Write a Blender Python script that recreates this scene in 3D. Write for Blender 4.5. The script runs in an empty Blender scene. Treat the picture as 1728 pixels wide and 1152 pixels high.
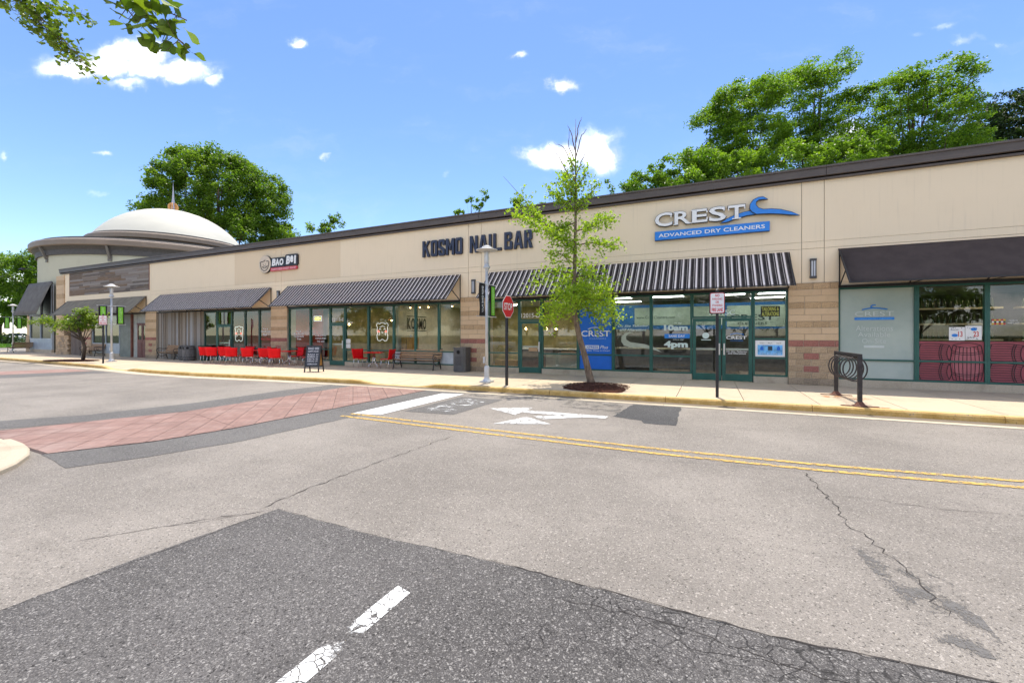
import bpy, bmesh, math, random
import numpy as np
from mathutils import Vector, Matrix

random.seed(7)
rng = np.random.default_rng(7)
SC = bpy.context.scene
COL = SC.collection
TH = math.radians(24.7)
CT, ST = math.cos(TH), math.sin(TH)

# ------------------------------------------------------------------ camera
cam_data = bpy.data.cameras.new('camera')
cam_data.sensor_width = 36.0
cam_data.lens = 725.0 / 1728.0 * 36.0
cam_data.shift_y = -11.5 / 1728.0
cam_data.clip_start = 0.05
cam_data.clip_end = 3000.0
cam = bpy.data.objects.new('camera', cam_data)
COL.objects.link(cam)
cam.location = (0, 0, 1.69)
cam.rotation_euler = (math.pi / 2, 0, TH)
SC.camera = cam

# ------------------------------------------------------------------ sky, sun, exposure
SUN_EL, SUN_AZ = math.radians(74.0), math.radians(-16.0)   # azimuth from +y towards +x: behind the shops, a little to the left
SC.view_settings.view_transform = 'Standard'
SC.view_settings.look = 'None'
SC.view_settings.exposure = 1.50
SC.view_settings.gamma = 1.0
SC.view_settings.use_curve_mapping = False
SC.cycles.sample_clamp_indirect = 3.0
world = bpy.data.worlds.new('World')
SC.world = world
world.use_nodes = True


class NT:
    """small node-tree writer"""
    def __init__(s, tree):
        s.t = tree
        s.n = tree.nodes
        s.l = tree.links

    def new(s, kind, **kw):
        nd = s.n.new(kind)
        for k, v in kw.items():
            setattr(nd, k, v)
        return nd

    def put(s, sock, v):
        if v is None:
            return
        if hasattr(v, 'is_linked'):
            s.l.new(v, sock)
        else:
            if isinstance(v, (tuple, list)) and len(v) == 3 and len(getattr(sock, 'default_value', (0,) * 3)) == 4:
                v = tuple(v) + (1.0,)
            sock.default_value = v

    def math(s, op, a, b=None, c=None, clamp=False):
        nd = s.new('ShaderNodeMath', operation=op, use_clamp=clamp)
        for i, v in enumerate((a, b, c)):
            s.put(nd.inputs[i], v)
        return nd.outputs[0]

    def vec(s, op, a, b=None):
        nd = s.new('ShaderNodeVectorMath', operation=op)
        s.put(nd.inputs[0], a)
        s.put(nd.inputs[1], b)
        return nd.outputs['Value'] if op in ('DOT_PRODUCT', 'LENGTH') else nd.outputs[0]

    def mix(s, fac, a, b, blend='MIX'):
        nd = s.new('ShaderNodeMix', data_type='RGBA', blend_type=blend)
        s.put(nd.inputs[0], fac)
        s.put(nd.inputs[6], a)
        s.put(nd.inputs[7], b)
        return nd.outputs[2]

    def noise(s, co, scale, detail=3.0, rough=0.55, dist=0.0):
        nd = s.new('ShaderNodeTexNoise')
        s.put(nd.inputs['Vector'], co)
        nd.inputs['Scale'].default_value = scale
        nd.inputs['Detail'].default_value = detail
        nd.inputs['Roughness'].default_value = rough
        nd.inputs['Distortion'].default_value = dist
        return nd.outputs[0]

    def ramp(s, fac, stops, interp='LINEAR'):
        nd = s.new('ShaderNodeValToRGB')
        nd.color_ramp.interpolation = interp
        el = nd.color_ramp.elements
        while len(el) < len(stops):
            el.new(0.5)
        for e, (p, c) in zip(el, stops):
            e.position = p
            e.color = (c, c, c, 1) if not isinstance(c, (tuple, list)) else tuple(c) + (1,)
        s.put(nd.inputs[0], fac)
        return nd.outputs[0]

    def smooth(s, v, a, b):
        nd = s.new('ShaderNodeMapRange', interpolation_type='SMOOTHSTEP')
        s.put(nd.inputs[0], v)
        nd.inputs[1].default_value = a
        nd.inputs[2].default_value = b
        return nd.outputs[0]

    def scaled(s, co, sc):
        return s.vec('MULTIPLY', co, sc)


def build_sky():
    T = NT(world.node_tree)
    T.n.clear()
    out = T.new('ShaderNodeOutputWorld')
    bg = T.new('ShaderNodeBackground')
    sky = T.new('ShaderNodeTexSky', sky_type='NISHITA')
    sky.sun_disc = False
    sky.sun_elevation = SUN_EL
    sky.sun_rotation = SUN_AZ
    sky.altitude = 100.0
    sky.air_density = 1.0
    sky.dust_density = 0.15
    sky.ozone_density = 3.0
    d = T.new('ShaderNodeTexCoord').outputs['Generated']
    f = T.math('MAXIMUM', T.vec('DOT_PRODUCT', d, (-ST, CT, 0.0)), 0.02)
    a = T.math('DIVIDE', T.vec('DOT_PRODUCT', d, (CT, ST, 0.0)), f)
    b = T.math('DIVIDE', T.vec('DOT_PRODUCT', d, (0.0, 0.0, 1.0)), f)
    cmb = T.new('ShaderNodeCombineXYZ')
    T.put(cmb.inputs[0], a)
    T.put(cmb.inputs[1], b)
    co = cmb.outputs[0]
    n1 = T.new('ShaderNodeTexNoise')
    T.put(n1.inputs['Vector'], co)
    n1.inputs['Scale'].default_value = 11.0
    n1.inputs['Detail'].default_value = 5.0
    n1.inputs['Roughness'].default_value = 0.6
    wob = T.vec('MULTIPLY', T.vec('SUBTRACT', n1.outputs[1], (0.5, 0.5, 0.5)), (0.11, 0.075, 0.0))
    co = T.vec('ADD', co, wob)
    # cumulus puffs: tangent-plane centre, half sizes, strength
    puffs = [(-0.98, 0.622, .16, .042, 1.0), (-0.92, 0.655, .085, .042, 1.0), (-0.85, 0.650, .085, .046, 1.0), (-0.81, 0.615, .15, .034, 1.0),
             (-1.03, 0.617, .12, .032, 1.0), (-0.90, 0.580, .075, .020, .75), (-0.98, 0.585, .05, .016, .5), (-0.70, 0.594, .032, .020, .8),
             (0.115, 0.415, .115, .040, 1.0), (0.19, 0.440, .075, .055, 1.0), (0.21, 0.415, .07, .045, 1.0), (0.06, 0.420, .06, .03, .9),
             (0.115, 0.580, .05, .022, .95), (-0.505, 0.682, .035, .017, .8), (0.015, 0.645, .03, .013, .75),
             (1.05, 0.690, .045, .014, .6), (1.005, 0.720, .05, .013, .5), (1.14, 0.676, .03, .012, .5), (0.94, 0.700, .03, .010, .4),
             (-0.955, 0.428, .03, .012, .7), (-0.435, 0.412, .022, .010, .7), (-1.19, 0.41, .02, .014, .6), (-0.15, 0.382, .012, .010, .45),
             (-0.95, 0.325, .035, .012, .45), (0.80, 0.45, .12, .06, .9), (0.95, 0.40, .16, .05, .7), (-1.15, 0.10, .16, .08, .85), (-1.0, 0.05, .3, .05, .5),
             (-0.72, 0.80, .05, .02, .5), (0.62, 0.88, .09, .02, .4)]
    tot = None
    for (x, y, rx, ry, k) in puffs:
        r = T.vec('LENGTH', T.vec('MULTIPLY', T.vec('SUBTRACT', co, (x, y, 0)), (1 / rx, 1 / ry, 0)))
        nd = T.new('ShaderNodeMapRange', interpolation_type='SMOOTHSTEP')
        T.put(nd.inputs[0], r)
        nd.inputs[1].default_value = 1.45
        nd.inputs[2].default_value = 0.15
        nd.inputs[3].default_value = 0.0
        nd.inputs[4].default_value = k
        tot = nd.outputs[0] if tot is None else T.math('MAXIMUM', tot, nd.outputs[0])
    fine = T.noise(co, 26.0, 6.0, 0.66)
    mask = T.math('MULTIPLY', T.smooth(tot, 0.0, 1.0), T.smooth(T.math('ADD', T.math('MULTIPLY', tot, 1.3), fine), 0.42, 2.15))
    wisp = T.noise(T.vec('MULTIPLY', co, (1.0, 2.6, 1.0)), 3.2, 7.0, 0.62)
    mask = T.math('MAXIMUM', mask, T.math('MULTIPLY', T.smooth(wisp, 0.48, 0.85), 0.30))
    # unseen bright cloud added overhead and behind the camera for more fill light
    back = T.smooth(T.math('MAXIMUM', T.vec('DOT_PRODUCT', d, (ST, -CT, 0.0)), T.math('SUBTRACT', T.vec('DOT_PRODUCT', d, (0.0, 0.0, 1.0)), 0.72)), 0.0, 0.12)
    bn = T.noise(T.vec('MULTIPLY', d, (1.0, 1.0, 1.7)), 3.4, 6.0, 0.55)
    mask = T.math('MAXIMUM', mask, T.math('MULTIPLY', back, T.smooth(bn, 0.495, 0.60)))
    hsv = T.new('ShaderNodeHueSaturation')
    hsv.inputs['Saturation'].default_value = 1.12
    hsv.inputs['Hue'].default_value = 0.509
    T.put(hsv.inputs['Color'], sky.outputs[0])
    shade = T.math('ADD', T.math('MULTIPLY', T.noise(co, 13.0, 5.0, 0.6), 0.75), T.math('MULTIPLY', tot, 0.25))
    white = T.mix(T.smooth(shade, 0.38, 0.72), (4.0, 4.2, 4.5), (11.5, 11.3, 11.0))
    white = T.mix(back, white, (11.2, 11.0, 10.7))      # added clouds kept evenly bright for fill, as if front-lit
    T.put(bg.inputs['Color'], T.mix(T.math('POWER', mask, 1.25), hsv.outputs[0], white))
    bg.inputs['Strength'].default_value = 0.086
    T.l.new(bg.outputs[0], out.inputs['Surface'])


build_sky()
sun_data = bpy.data.lights.new('sun', 'SUN')
sun_data.energy = 2.2
sun_data.angle = math.radians(0.5)
sun_data.color = (1.0, 0.925, 0.80)
sun = bpy.data.objects.new('sun', sun_data)
COL.objects.link(sun)
sd = Vector((math.sin(SUN_AZ) * math.cos(SUN_EL), math.cos(SUN_AZ) * math.cos(SUN_EL), math.sin(SUN_EL)))
sun.rotation_euler = sd.to_track_quat('Z', 'Y').to_euler()
sun.location = sd * 200


# ------------------------------------------------------------------ materials
MATS = {}


def mat(name, col, rough=0.6, metal=0.0, var=0.10, vscale=6.0, bump=0.0, bscale=60.0, spec=0.5, stretch=(1, 1, 1), rand=0.0, emit=None, estr=0.0, coat=0.0):
    """painted / plain surface: colour with a soft procedural variation, optional grain bump, optional per-piece tint"""
    if name in MATS:
        return MATS[name]
    m = bpy.data.materials.new(name)
    m.use_nodes = True
    T = NT(m.node_tree)
    p = T.n['Principled BSDF']
    co = T.new('ShaderNodeTexCoord').outputs['Object']
    cs = T.scaled(co, stretch)
    n = T.noise(cs, vscale, 4.0, 0.6)
    lo = tuple(c * (1 - var) for c in col)
    hi = tuple(min(1.0, c * (1 + var)) for c in col)
    c = T.mix(T.smooth(n, 0.3, 0.7), lo, hi)
    if rand > 0:
        oi = T.new('ShaderNodeObjectInfo').outputs['Random']
        k = T.math('ADD', T.math('MULTIPLY', oi, 2 * rand), 1 - rand)
        g = T.new('ShaderNodeCombineXYZ')
        for i in range(3):
            T.put(g.inputs[i], k)
        c = T.mix(1.0, c, g.outputs[0], 'MULTIPLY')
    T.put(p.inputs['Base Color'], c)
    p.inputs['Roughness'].default_value = rough
    p.inputs['Metallic'].default_value = metal
    p.inputs['Specular IOR Level'].default_value = spec
    if coat:
        p.inputs['Coat Weight'].default_value = coat
        p.inputs['Coat Roughness'].default_value = 0.05
    if emit:
        p.inputs['Emission Color'].default_value = tuple(emit) + (1,)
        p.inputs['Emission Strength'].default_value = estr
    if bump:
        b = T.new('ShaderNodeBump')
        b.inputs['Strength'].default_value = bump
        b.inputs['Distance'].default_value = 0.01
        T.put(b.inputs['Height'], T.noise(cs, bscale, 3.0, 0.65))
        T.l.new(b.outputs[0], p.inputs['Normal'])
    MATS[name] = m
    return m


def asphalt(name, base, light, dark, tint=1.0, cracks=0.0, stain=0.25):
    m = bpy.data.materials.new(name)
    m.use_nodes = True
    T = NT(m.node_tree)
    p = T.n['Principled BSDF']
    co = T.new('ShaderNodeTexCoord').outputs['Object']
    big = T.noise(co, 0.35, 5.0, 0.6)
    mid = T.noise(co, 2.2, 5.0, 0.65)
    drag = T.noise(T.scaled(co, (0.35, 3.0, 1)), 1.3, 4.0, 0.6)
    v = T.new('ShaderNodeTexVoronoi', feature='F1')
    T.put(v.inputs['Vector'], co)
    v.inputs['Scale'].default_value = 165.0
    sp = T.new('ShaderNodeSeparateColor')
    T.put(sp.inputs[0], v.outputs['Color'])
    stone = sp.outputs[0]
    v2 = T.new('ShaderNodeTexVoronoi', feature='F1')
    T.put(v2.inputs['Vector'], co)
    v2.inputs['Scale'].default_value = 95.0
    sp2 = T.new('ShaderNodeSeparateColor')
    T.put(sp2.inputs[0], v2.outputs['Color'])
    c = T.mix(T.smooth(big, 0.35, 0.65), tuple(x * (1 - stain * .45) for x in base), tuple(x * (1 + stain * .35) for x in base))
    c = T.mix(T.math('MULTIPLY', T.smooth(mid, 0.50, 0.76), 0.42), c, tuple(x * 0.62 for x in base))
    c = T.mix(T.math('MULTIPLY', T.smooth(drag, 0.52, 0.72), 0.34), c, tuple(x * 0.7 for x in base))
    c = T.mix(T.math('MULTIPLY', T.smooth(stone, 0.70, 0.95), 0.75), c, light)
    c = T.mix(T.math('MULTIPLY', T.smooth(stone, 0.30, 0.05), 0.75), c, dark)
    c = T.mix(T.math('MULTIPLY', T.smooth(sp2.outputs[1], 0.93, 0.97), 0.8), c, tuple(min(1, x * 1.25) for x in light))
    c = T.mix(T.math('MULTIPLY', T.smooth(sp2.outputs[0], 0.055, 0.03), 0.8), c, tuple(x * 0.5 for x in dark))
    pits = T.noise(co, 16.0, 3.0, 0.6)
    c = T.mix(T.math('MULTIPLY', T.smooth(pits, 0.68, 0.76), 0.55), c, tuple(x * 0.7 for x in dark))
    h = T.math('ADD', T.math('MULTIPLY', stone, 0.5), T.math('MULTIPLY', v.outputs['Distance'], -0.9))
    if cracks > 0:
        wv = T.vec('ADD', co, T.vec('MULTIPLY', T.new('ShaderNodeTexNoise').outputs[1], (0, 0, 0)))
        wn = T.new('ShaderNodeTexNoise')
        T.put(wn.inputs['Vector'], co)
        wn.inputs['Scale'].default_value = 6.0
        wn.inputs['Detail'].default_value = 4.0
        wv = T.vec('ADD', co, T.vec('MULTIPLY', wn.outputs[1], (0.12, 0.12, 0.0)))
        e = T.new('ShaderNodeTexVoronoi', feature='DISTANCE_TO_EDGE')
        T.put(e.inputs['Vector'], wv)
        e.inputs['Scale'].default_value = 7.5
        where = T.smooth(T.noise(co, 1.1, 3.0, 0.5), 0.50, 0.62)
        # alligator cracking is worst along the seam and towards the right-hand corner of the patch
        sep = T.new('ShaderNodeSeparateXYZ')
        T.put(sep.inputs[0], co)
        along = T.smooth(sep.outputs[1], 1.9, 2.8)
        corner = T.smooth(sep.outputs[0], -1.5, -0.4)
        where = T.math('MULTIPLY', T.math('MAXIMUM', where, T.math('MULTIPLY', along, 0.8)), T.math('ADD', T.math('MULTIPLY', corner, 0.85), 0.15))
        line = T.math('MULTIPLY', T.smooth(e.outputs['Distance'], 0.035, 0.008), where)
        c = T.mix(T.math('MULTIPLY', line, 0.85), c, tuple(x * 0.35 for x in dark))
        h = T.math('SUBTRACT', h, T.math('MULTIPLY', line, 1.5))
    T.put(p.inputs['Base Color'], c)
    p.inputs['Roughness'].default_value = 0.9
    p.inputs['Specular IOR Level'].default_value = 0.25
    b = T.new('ShaderNodeBump')
    b.inputs['Strength'].default_value = 0.7
    b.inputs['Distance'].default_value = 0.006
    T.put(b.inputs['Height'], h)
    T.l.new(b.outputs[0], p.inputs['Normal'])
    return m


M_ROAD = asphalt('road_asphalt', (.236, .213, .187), (.325, .295, .262), (.148, .134, .119), stain=.50)
M_PATCH = asphalt('patch_asphalt', (.098, .092, .088), (.245, .232, .218), (.048, .045, .043), cracks=1.0, stain=.6)
M_BAND = asphalt('band_asphalt', (.135, .129, .122), (.21, .20, .19), (.075, .072, .07), stain=.3)
M_HOLE = asphalt('pothole_asphalt', (.070, .069, .070), (.15, .15, .15), (.03, .03, .03), stain=.5)


def paint(name, col, wear=0.5, scale=9.0, crackle=False, stretch=(1, 1, 1)):
    """worn road paint: the film is really gone where the mask says so"""
    m = bpy.data.materials.new(name)
    m.use_nodes = True
    T = NT(m.node_tree)
    p = T.n['Principled BSDF']
    co = T.new('ShaderNodeTexCoord').outputs['Object']
    cs = T.scaled(co, stretch)
    n = T.noise(cs, scale, 6.0, 0.7)
    f = T.noise(co, 70.0, 3.0, 0.7)
    a = T.smooth(T.math('ADD', n, T.math('MULTIPLY', f, 0.45)), wear + 0.10, wear + 0.24)
    if crackle:
        wn = T.new('ShaderNodeTexNoise')
        T.put(wn.inputs['Vector'], co)
        wn.inputs['Scale'].default_value = 14.0
        wv = T.vec('ADD', co, T.vec('MULTIPLY', wn.outputs[1], (0.05, 0.05, 0.0)))
        e = T.new('ShaderNodeTexVoronoi', feature='DISTANCE_TO_EDGE')
        T.put(e.inputs['Vector'], wv)
        e.inputs['Scale'].default_value = 17.0
        a = T.math('MULTIPLY', a, T.smooth(e.outputs['Distance'], 0.02, 0.06))
        sep = T.new('ShaderNodeSeparateXYZ')
        T.put(sep.inputs[0], co)
        yy = T.math('ADD', sep.outputs[1], T.math('MULTIPLY', T.math('SUBTRACT', T.noise(co, 8.0, 4.0, .7), 0.5), 0.5))
        gap = T.math('MULTIPLY', T.smooth(yy, 1.62, 1.70), T.smooth(yy, 1.93, 1.83))
        a = T.math('MULTIPLY', a, T.math('SUBTRACT', 1.0, gap))
    c = T.mix(T.smooth(T.noise(co, 20.0), 0.3, 0.7), tuple(x * .85 for x in col), col)
    T.put(p.inputs['Base Color'], c)
    p.inputs['Roughness'].default_value = 0.75
    T.put(p.inputs['Alpha'], a)
    return m


M_WHITE_LINE = paint('white_road_paint', (.66, .66, .65), 0.38)
M_WHITE_WORN = paint('worn_white_road_paint', (.62, .62, .61), 0.50, 7.0)
M_WHITE_GHOST = paint('ghost_white_road_paint', (.55, .56, .56), 0.60, 5.0)
M_DASH = paint('crackled_white_road_paint', (.74, .74, .72), 0.30, 6.0, crackle=True)
M_YELLOW_LINE = paint('yellow_road_paint', (.60, .38, .085), 0.52, 16.0)
M_CRACK = mat('open_crack', (.050, .045, .042), 0.95, var=.3, spec=.1)
M_BLOTCH = paint('dark_blotch', (.125, .118, .110), 0.62, 4.0)  # patchy dark film laid over the road surface


def speckled(name, col, grain=120.0, var=.12, rough=.85, blotch=.15, bump=.25, streak=None, rand=0.0, dirt=(.5, .45, .4)):
    """concrete, block or render: fine grain, broad blotches, optional vertical run-off streaks"""
    m = bpy.data.materials.new(name)
    m.use_nodes = True
    T = NT(m.node_tree)
    p = T.n['Principled BSDF']
    co = T.new('ShaderNodeTexCoord').outputs['Object']
    g = T.noise(co, grain, 2.0, 0.7)
    c = T.mix(T.smooth(g, 0.25, 0.75), tuple(x * (1 - var) for x in col), tuple(min(1, x * (1 + var)) for x in col))
    bl = T.noise(co, 1.4, 5.0, 0.62)
    c = T.mix(T.math('MULTIPLY', T.smooth(bl, 0.48, 0.72), blotch), c, tuple(x * d for x, d in zip(col, dirt)))
    if streak:
        s = T.noise(T.scaled(co, (9.0, 1.0, 0.35)), 1.6, 4.0, 0.6)
        c = T.mix(T.math('MULTIPLY', T.smooth(s, 0.52, 0.78), streak), c, tuple(x * .62 for x in col))
    if rand:
        oi = T.new('ShaderNodeObjectInfo').outputs['Random']
        k = T.math('ADD', T.math('MULTIPLY', oi, 2 * rand), 1 - rand)
        gg = T.new('ShaderNodeCombineXYZ')
        for i in range(3):
            T.put(gg.inputs[i], k)
        c = T.mix(1.0, c, gg.outputs[0], 'MULTIPLY')
    T.put(p.inputs['Base Color'], c)
    p.inputs['Roughness'].default_value = rough
    p.inputs['Specular IOR Level'].default_value = 0.3
    b = T.new('ShaderNodeBump')
    b.inputs['Strength'].default_value = bump
    b.inputs['Distance'].default_value = 0.006
    T.put(b.inputs['Height'], g)
    T.l.new(b.outputs[0], p.inputs['Normal'])
    return m


M_WALK = speckled('sidewalk_concrete', (.47, .385, .28), 60.0, .10, blotch=.22, rand=.05)
M_WALKBASE = speckled('joint_grit', (.16, .13, .095), 60.0)
M_GUTTER = speckled('gutter_concrete', (.46, .395, .30), 70.0, .14, blotch=.3, rand=.06)
M_BASEWALL = speckled('base_wall_concrete', (.47, .395, .295), 50.0, .12, blotch=.45, streak=.25)
M_EIFS = speckled('cream_stucco', (.83, .680, .480), 150.0, .035, blotch=.10, bump=.12, streak=.20, dirt=(.82, .79, .73))
M_EIFS_TAN = speckled('tan_stucco', (.745, .590, .400), 150.0, .035, blotch=.10, bump=.12, streak=.10, dirt=(.85, .82, .76))
M_EIFS_BACK = speckled('joint_backing', (.22, .19, .15), 100.0)
M_BLK_SMOOTH = speckled('smooth_tan_block', (.60, .435, .272), 60.0, .08, blotch=.2, rand=.05, bump=.2, streak=.12)
M_BLK_BAND = speckled('rough_tan_block', (.44, .305, .175), 24.0, .25, blotch=.45, rand=.10, bump=.9, streak=.2)
M_BLK_SPLIT = speckled('split_face_block', (.43, .31, .195), 22.0, .28, blotch=.35, rand=.16, bump=1.0)
M_BLK_RED = speckled('red_split_block', (.32, .135, .105), 22.0, .28, blotch=.3, rand=.10, bump=1.0)
M_BLK_GREY = speckled('grey_brown_block', (.30, .23, .16), 22.0, .30, blotch=.5, rand=.16, bump=1.0)
M_MORTAR = speckled('mortar', (.50, .43, .33), 80.0)


def kerb_paint():
    m = bpy.data.materials.new('yellow_kerb_paint')
    m.use_nodes = True
    T = NT(m.node_tree)
    p = T.n['Principled BSDF']
    co = T.new('ShaderNodeTexCoord').outputs['Object']
    n = T.noise(co, 3.0, 6.0, 0.72)
    f = T.noise(co, 26.0, 4.0, 0.7)
    y = T.mix(T.smooth(n, 0.35, 0.7), (.45, .265, .055), (.62, .41, .15))
    conc = (.42, .35, .25)
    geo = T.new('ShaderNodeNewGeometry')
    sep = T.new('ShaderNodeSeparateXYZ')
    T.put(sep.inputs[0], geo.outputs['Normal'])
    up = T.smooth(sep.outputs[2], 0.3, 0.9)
    chip = T.smooth(T.math('ADD', T.math('MULTIPLY', n, 0.6), T.math('MULTIPLY', f, 0.6)), 0.70, 0.76)
    chip2 = T.smooth(f, 0.60, 0.66)
    c = T.mix(T.math('MULTIPLY', chip, 0.75), y, conc)
    c = T.mix(T.math('MULTIPLY', chip2, 0.75), c, (.13, .085, .04))
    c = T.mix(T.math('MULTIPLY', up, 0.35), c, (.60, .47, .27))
    T.put(p.inputs['Base Color'], c)
    p.inputs['Roughness'].default_value = 0.8
    b = T.new('ShaderNodeBump')
    b.inputs['Strength'].default_value = 0.5
    b.inputs['Distance'].default_value = 0.01
    T.put(b.inputs['Height'], f)
    T.l.new(b.outputs[0], p.inputs['Normal'])
    return m


M_KERB = kerb_paint()


def brick_stamp():
    """red stamped crossing: herringbone-like brick courses pressed into the tile face"""
    m = bpy.data.materials.new('stamped_red_asphalt')
    m.use_nodes = True
    T = NT(m.node_tree)
    p = T.n['Principled BSDF']
    co = T.new('ShaderNodeTexCoord').outputs['Object']
    rot = T.new('ShaderNodeMapping')
    T.put(rot.inputs[0], co)
    rot.inputs['Rotation'].default_value = (0, 0, math.radians(45))
    br = T.new('ShaderNodeTexBrick')
    T.put(br.inputs['Vector'], rot.outputs[0])
    br.inputs['Scale'].default_value = 1.0
    br.inputs['Brick Width'].default_value = 0.22
    br.inputs['Row Height'].default_value = 0.11
    br.inputs['Mortar Size'].default_value = 0.006
    br.inputs['Color1'].default_value = (.212, .124, .100, 1)
    br.inputs['Color2'].default_value = (.252, .154, .126, 1)
    br.inputs['Mortar'].default_value = (.20, .125, .11, 1)
    g = T.noise(co, 90.0, 2.0, 0.7)
    w = T.noise(co, 1.2, 6.0, 0.68)
    c = T.mix(T.math('MULTIPLY', T.smooth(w, 0.45, 0.75), 0.55), br.outputs[0], (.36, .27, .235))
    c = T.mix(T.math('MULTIPLY', T.smooth(g, 0.55, 0.75), 0.35), c, (.42, .31, .27))
    c = T.mix(T.math('MULTIPLY', T.smooth(g, 0.4, 0.25), 0.3), c, (.13, .08, .07))
    oi = T.new('ShaderNodeObjectInfo').outputs['Random']
    k = T.math('ADD', T.math('MULTIPLY', oi, .18), .91)
    gg = T.new('ShaderNodeCombineXYZ')
    for i in range(3):
        T.put(gg.inputs[i], k)
    c = T.mix(1.0, c, gg.outputs[0], 'MULTIPLY')
    T.put(p.inputs['Base Color'], c)
    p.inputs['Roughness'].default_value = 0.88
    b = T.new('ShaderNodeBump')
    b.inputs['Strength'].default_value = 0.5
    b.inputs['Distance'].default_value = 0.006
    T.put(b.inputs['Height'], T.math('ADD', T.math('MULTIPLY', br.outputs['Fac'], -1.0), T.math('MULTIPLY', g, .6)))
    T.l.new(b.outputs[0], p.inputs['Normal'])
    return m


M_STAMP = brick_stamp()


def stripes():
    m = bpy.data.materials.new('striped_awning_canvas')
    m.use_nodes = True
    T = NT(m.node_tree)
    p = T.n['Principled BSDF']
    co = T.new('ShaderNodeTexCoord').outputs['Object']
    sep = T.new('ShaderNodeSeparateXYZ')
    T.put(sep.inputs[0], co)
    fr = T.math('FRACT', T.math('DIVIDE', sep.outputs[0], 0.208))
    blk, gry, wht, mid = (.024, .019, .018), (.16, .133, .12), (.82, .72, .65), (.38, .325, .295)
    c = T.ramp(fr, [(0.0, blk), (.30, gry), (.36, wht), (.385, gry), (.41, blk), (.56, mid), (.61, wht), (.80, mid), (.86, blk), (.92, gry), (.95, blk)], 'CONSTANT')
    d = T.noise(co, 2.0, 5.0, 0.6)
    c = T.mix(T.math('MULTIPLY', T.smooth(d, 0.45, 0.75), 0.25), c, (.20, .17, .145))
    T.put(p.inputs['Base Color'], c)
    p.inputs['Roughness'].default_value = 0.85
    p.inputs['Specular IOR Level'].default_value = 0.2
    w = T.new('ShaderNodeTexWave', wave_type='BANDS', bands_direction='X')
    T.put(w.inputs['Vector'], co)
    w.inputs['Scale'].default_value = 1.5
    b = T.new('ShaderNodeBump')
    b.inputs['Strength'].default_value = 0.08
    T.put(b.inputs['Height'], T.noise(co, 5.0, 2.0))
    T.l.new(b.outputs[0], p.inputs['Normal'])
    return m


M_STRIPE = stripes()
M_CANVAS_DARK = mat('charcoal_canvas', (.064, .048, .043), .9, var=.12, vscale=3.0, bump=.12, bscale=9, spec=.2)
M_CANVAS_GREY = mat('faded_grey_canvas', (.20, .172, .128), .88, var=.16, vscale=2.0, bump=.12, bscale=7, spec=.2)
M_CANVAS_SLATE = mat('slate_canvas', (.150, .138, .124), .88, var=.14, vscale=2.0, bump=.12, bscale=7, spec=.2)
M_COPING = mat('brown_metal_coping', (.098, .078, .066), .5, var=.14, vscale=1.2, stretch=(1, 1, 5), spec=.4)
M_BLACK = mat('black_metal', (.018, .017, .018), .45, var=.2)
M_GREEN = mat('green_frame_paint', (.014, .092, .072), .38, var=.14, vscale=3.0, spec=.5)
M_GREEN_DK = mat('dark_green_frame_paint', (.010, .055, .047), .40, var=.14, vscale=3.0)
M_GALV = mat('silver_paint', (.50, .515, .53), .42, metal=.25, var=.10, vscale=5)
M_ALU = mat('brushed_aluminium', (.62, .62, .62), .32, metal=.9, var=.06)
M_RED_PLASTIC = mat('red_plastic', (.70, .004, .008), .55, var=.08, vscale=4, spec=.18)
M_CHROME = mat('chrome', (.66, .66, .67), .22, metal=1.0, var=.04)
M_BENCH = mat('weathered_teak', (.34, .205, .105), .7, var=.30, vscale=5, stretch=(1, 12, 12), bump=.3, bscale=14, rand=.14)
M_BIN = mat('bin_steel', (.085, .080, .078), .5, var=.16, vscale=3)
M_BINPANEL = mat('bin_panel', (.060, .057, .056), .55, var=.2, vscale=60)
M_RUST = mat('rusty_steel', (.105, .042, .026), .85, var=.45, vscale=14, bump=.4, bscale=60)
M_RACK = mat('chipped_black_paint', (.028, .022, .022), .5, var=.5, vscale=9, bump=.2, bscale=40)
M_BARK = mat('grey_brown_bark', (.185, .135, .095), .92, var=.40, vscale=9, stretch=(2.2, 2.2, .5), bump=1.0, bscale=22, spec=.15)
M_BARK_DK = mat('dark_bark', (.085, .066, .050), .95, var=.35, vscale=3, stretch=(2, 2, .5), bump=.8, bscale=12, spec=.1)
M_TWIG = mat('twig_bark', (.16, .105, .075), .9, var=.3, vscale=12, spec=.15)
M_MULCH = mat('brown_mulch', (.060, .024, .016), .95, var=.6, vscale=26, bump=1.0, bscale=60, spec=.1)
M_STOPRED = mat('stop_red', (.62, .012, .022), .42, var=.05)
M_SIGNWHITE = mat('sign_white', (.78, .78, .77), .45, var=.05)
M_SIGNRED = mat('sign_red', (.60, .035, .05), .5, var=.05)
M_LETTERBLUE = mat('navy_letter', (.026, .032, .062), .4, var=.15, vscale=4)
M_LETTERSIDE = mat('black_letter_return', (.012, .011, .014), .45, var=.1)
M_LETTERWHITE = mat('white_letter_face', (.80, .79, .76), .4, var=.05, vscale=3)
M_SIGNBLUE = mat('blue_sign_face', (.012, .205, .66), .38, var=.07, vscale=3)
M_CREAMFACE = mat('cream_sign_face', (.62, .50, .37), .5, var=.05)
M_PINKRED = mat('red_sign_face', (.58, .05, .075), .45, var=.08)
M_NEONRED = mat('red_letter', (.55, .03, .03), .5)
M_SCONCE = mat('sconce_housing', (.055, .053, .055), .45, var=.1)
M_OPAL = mat('opal_diffuser', (.55, .57, .60), .3, var=.05)
M_LAMPGLASS = mat('lamp_glass', (.72, .74, .74), .15, var=.05)
M_LIME = mat('lime_banner', (.20, .56, .035), .7, var=.15, vscale=3)
M_BANNER = mat('black_banner', (.014, .012, .013), .75, var=.2)
M_TEXTWHITE = mat('white_vinyl', (.78, .79, .78), .5, var=.04)
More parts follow.
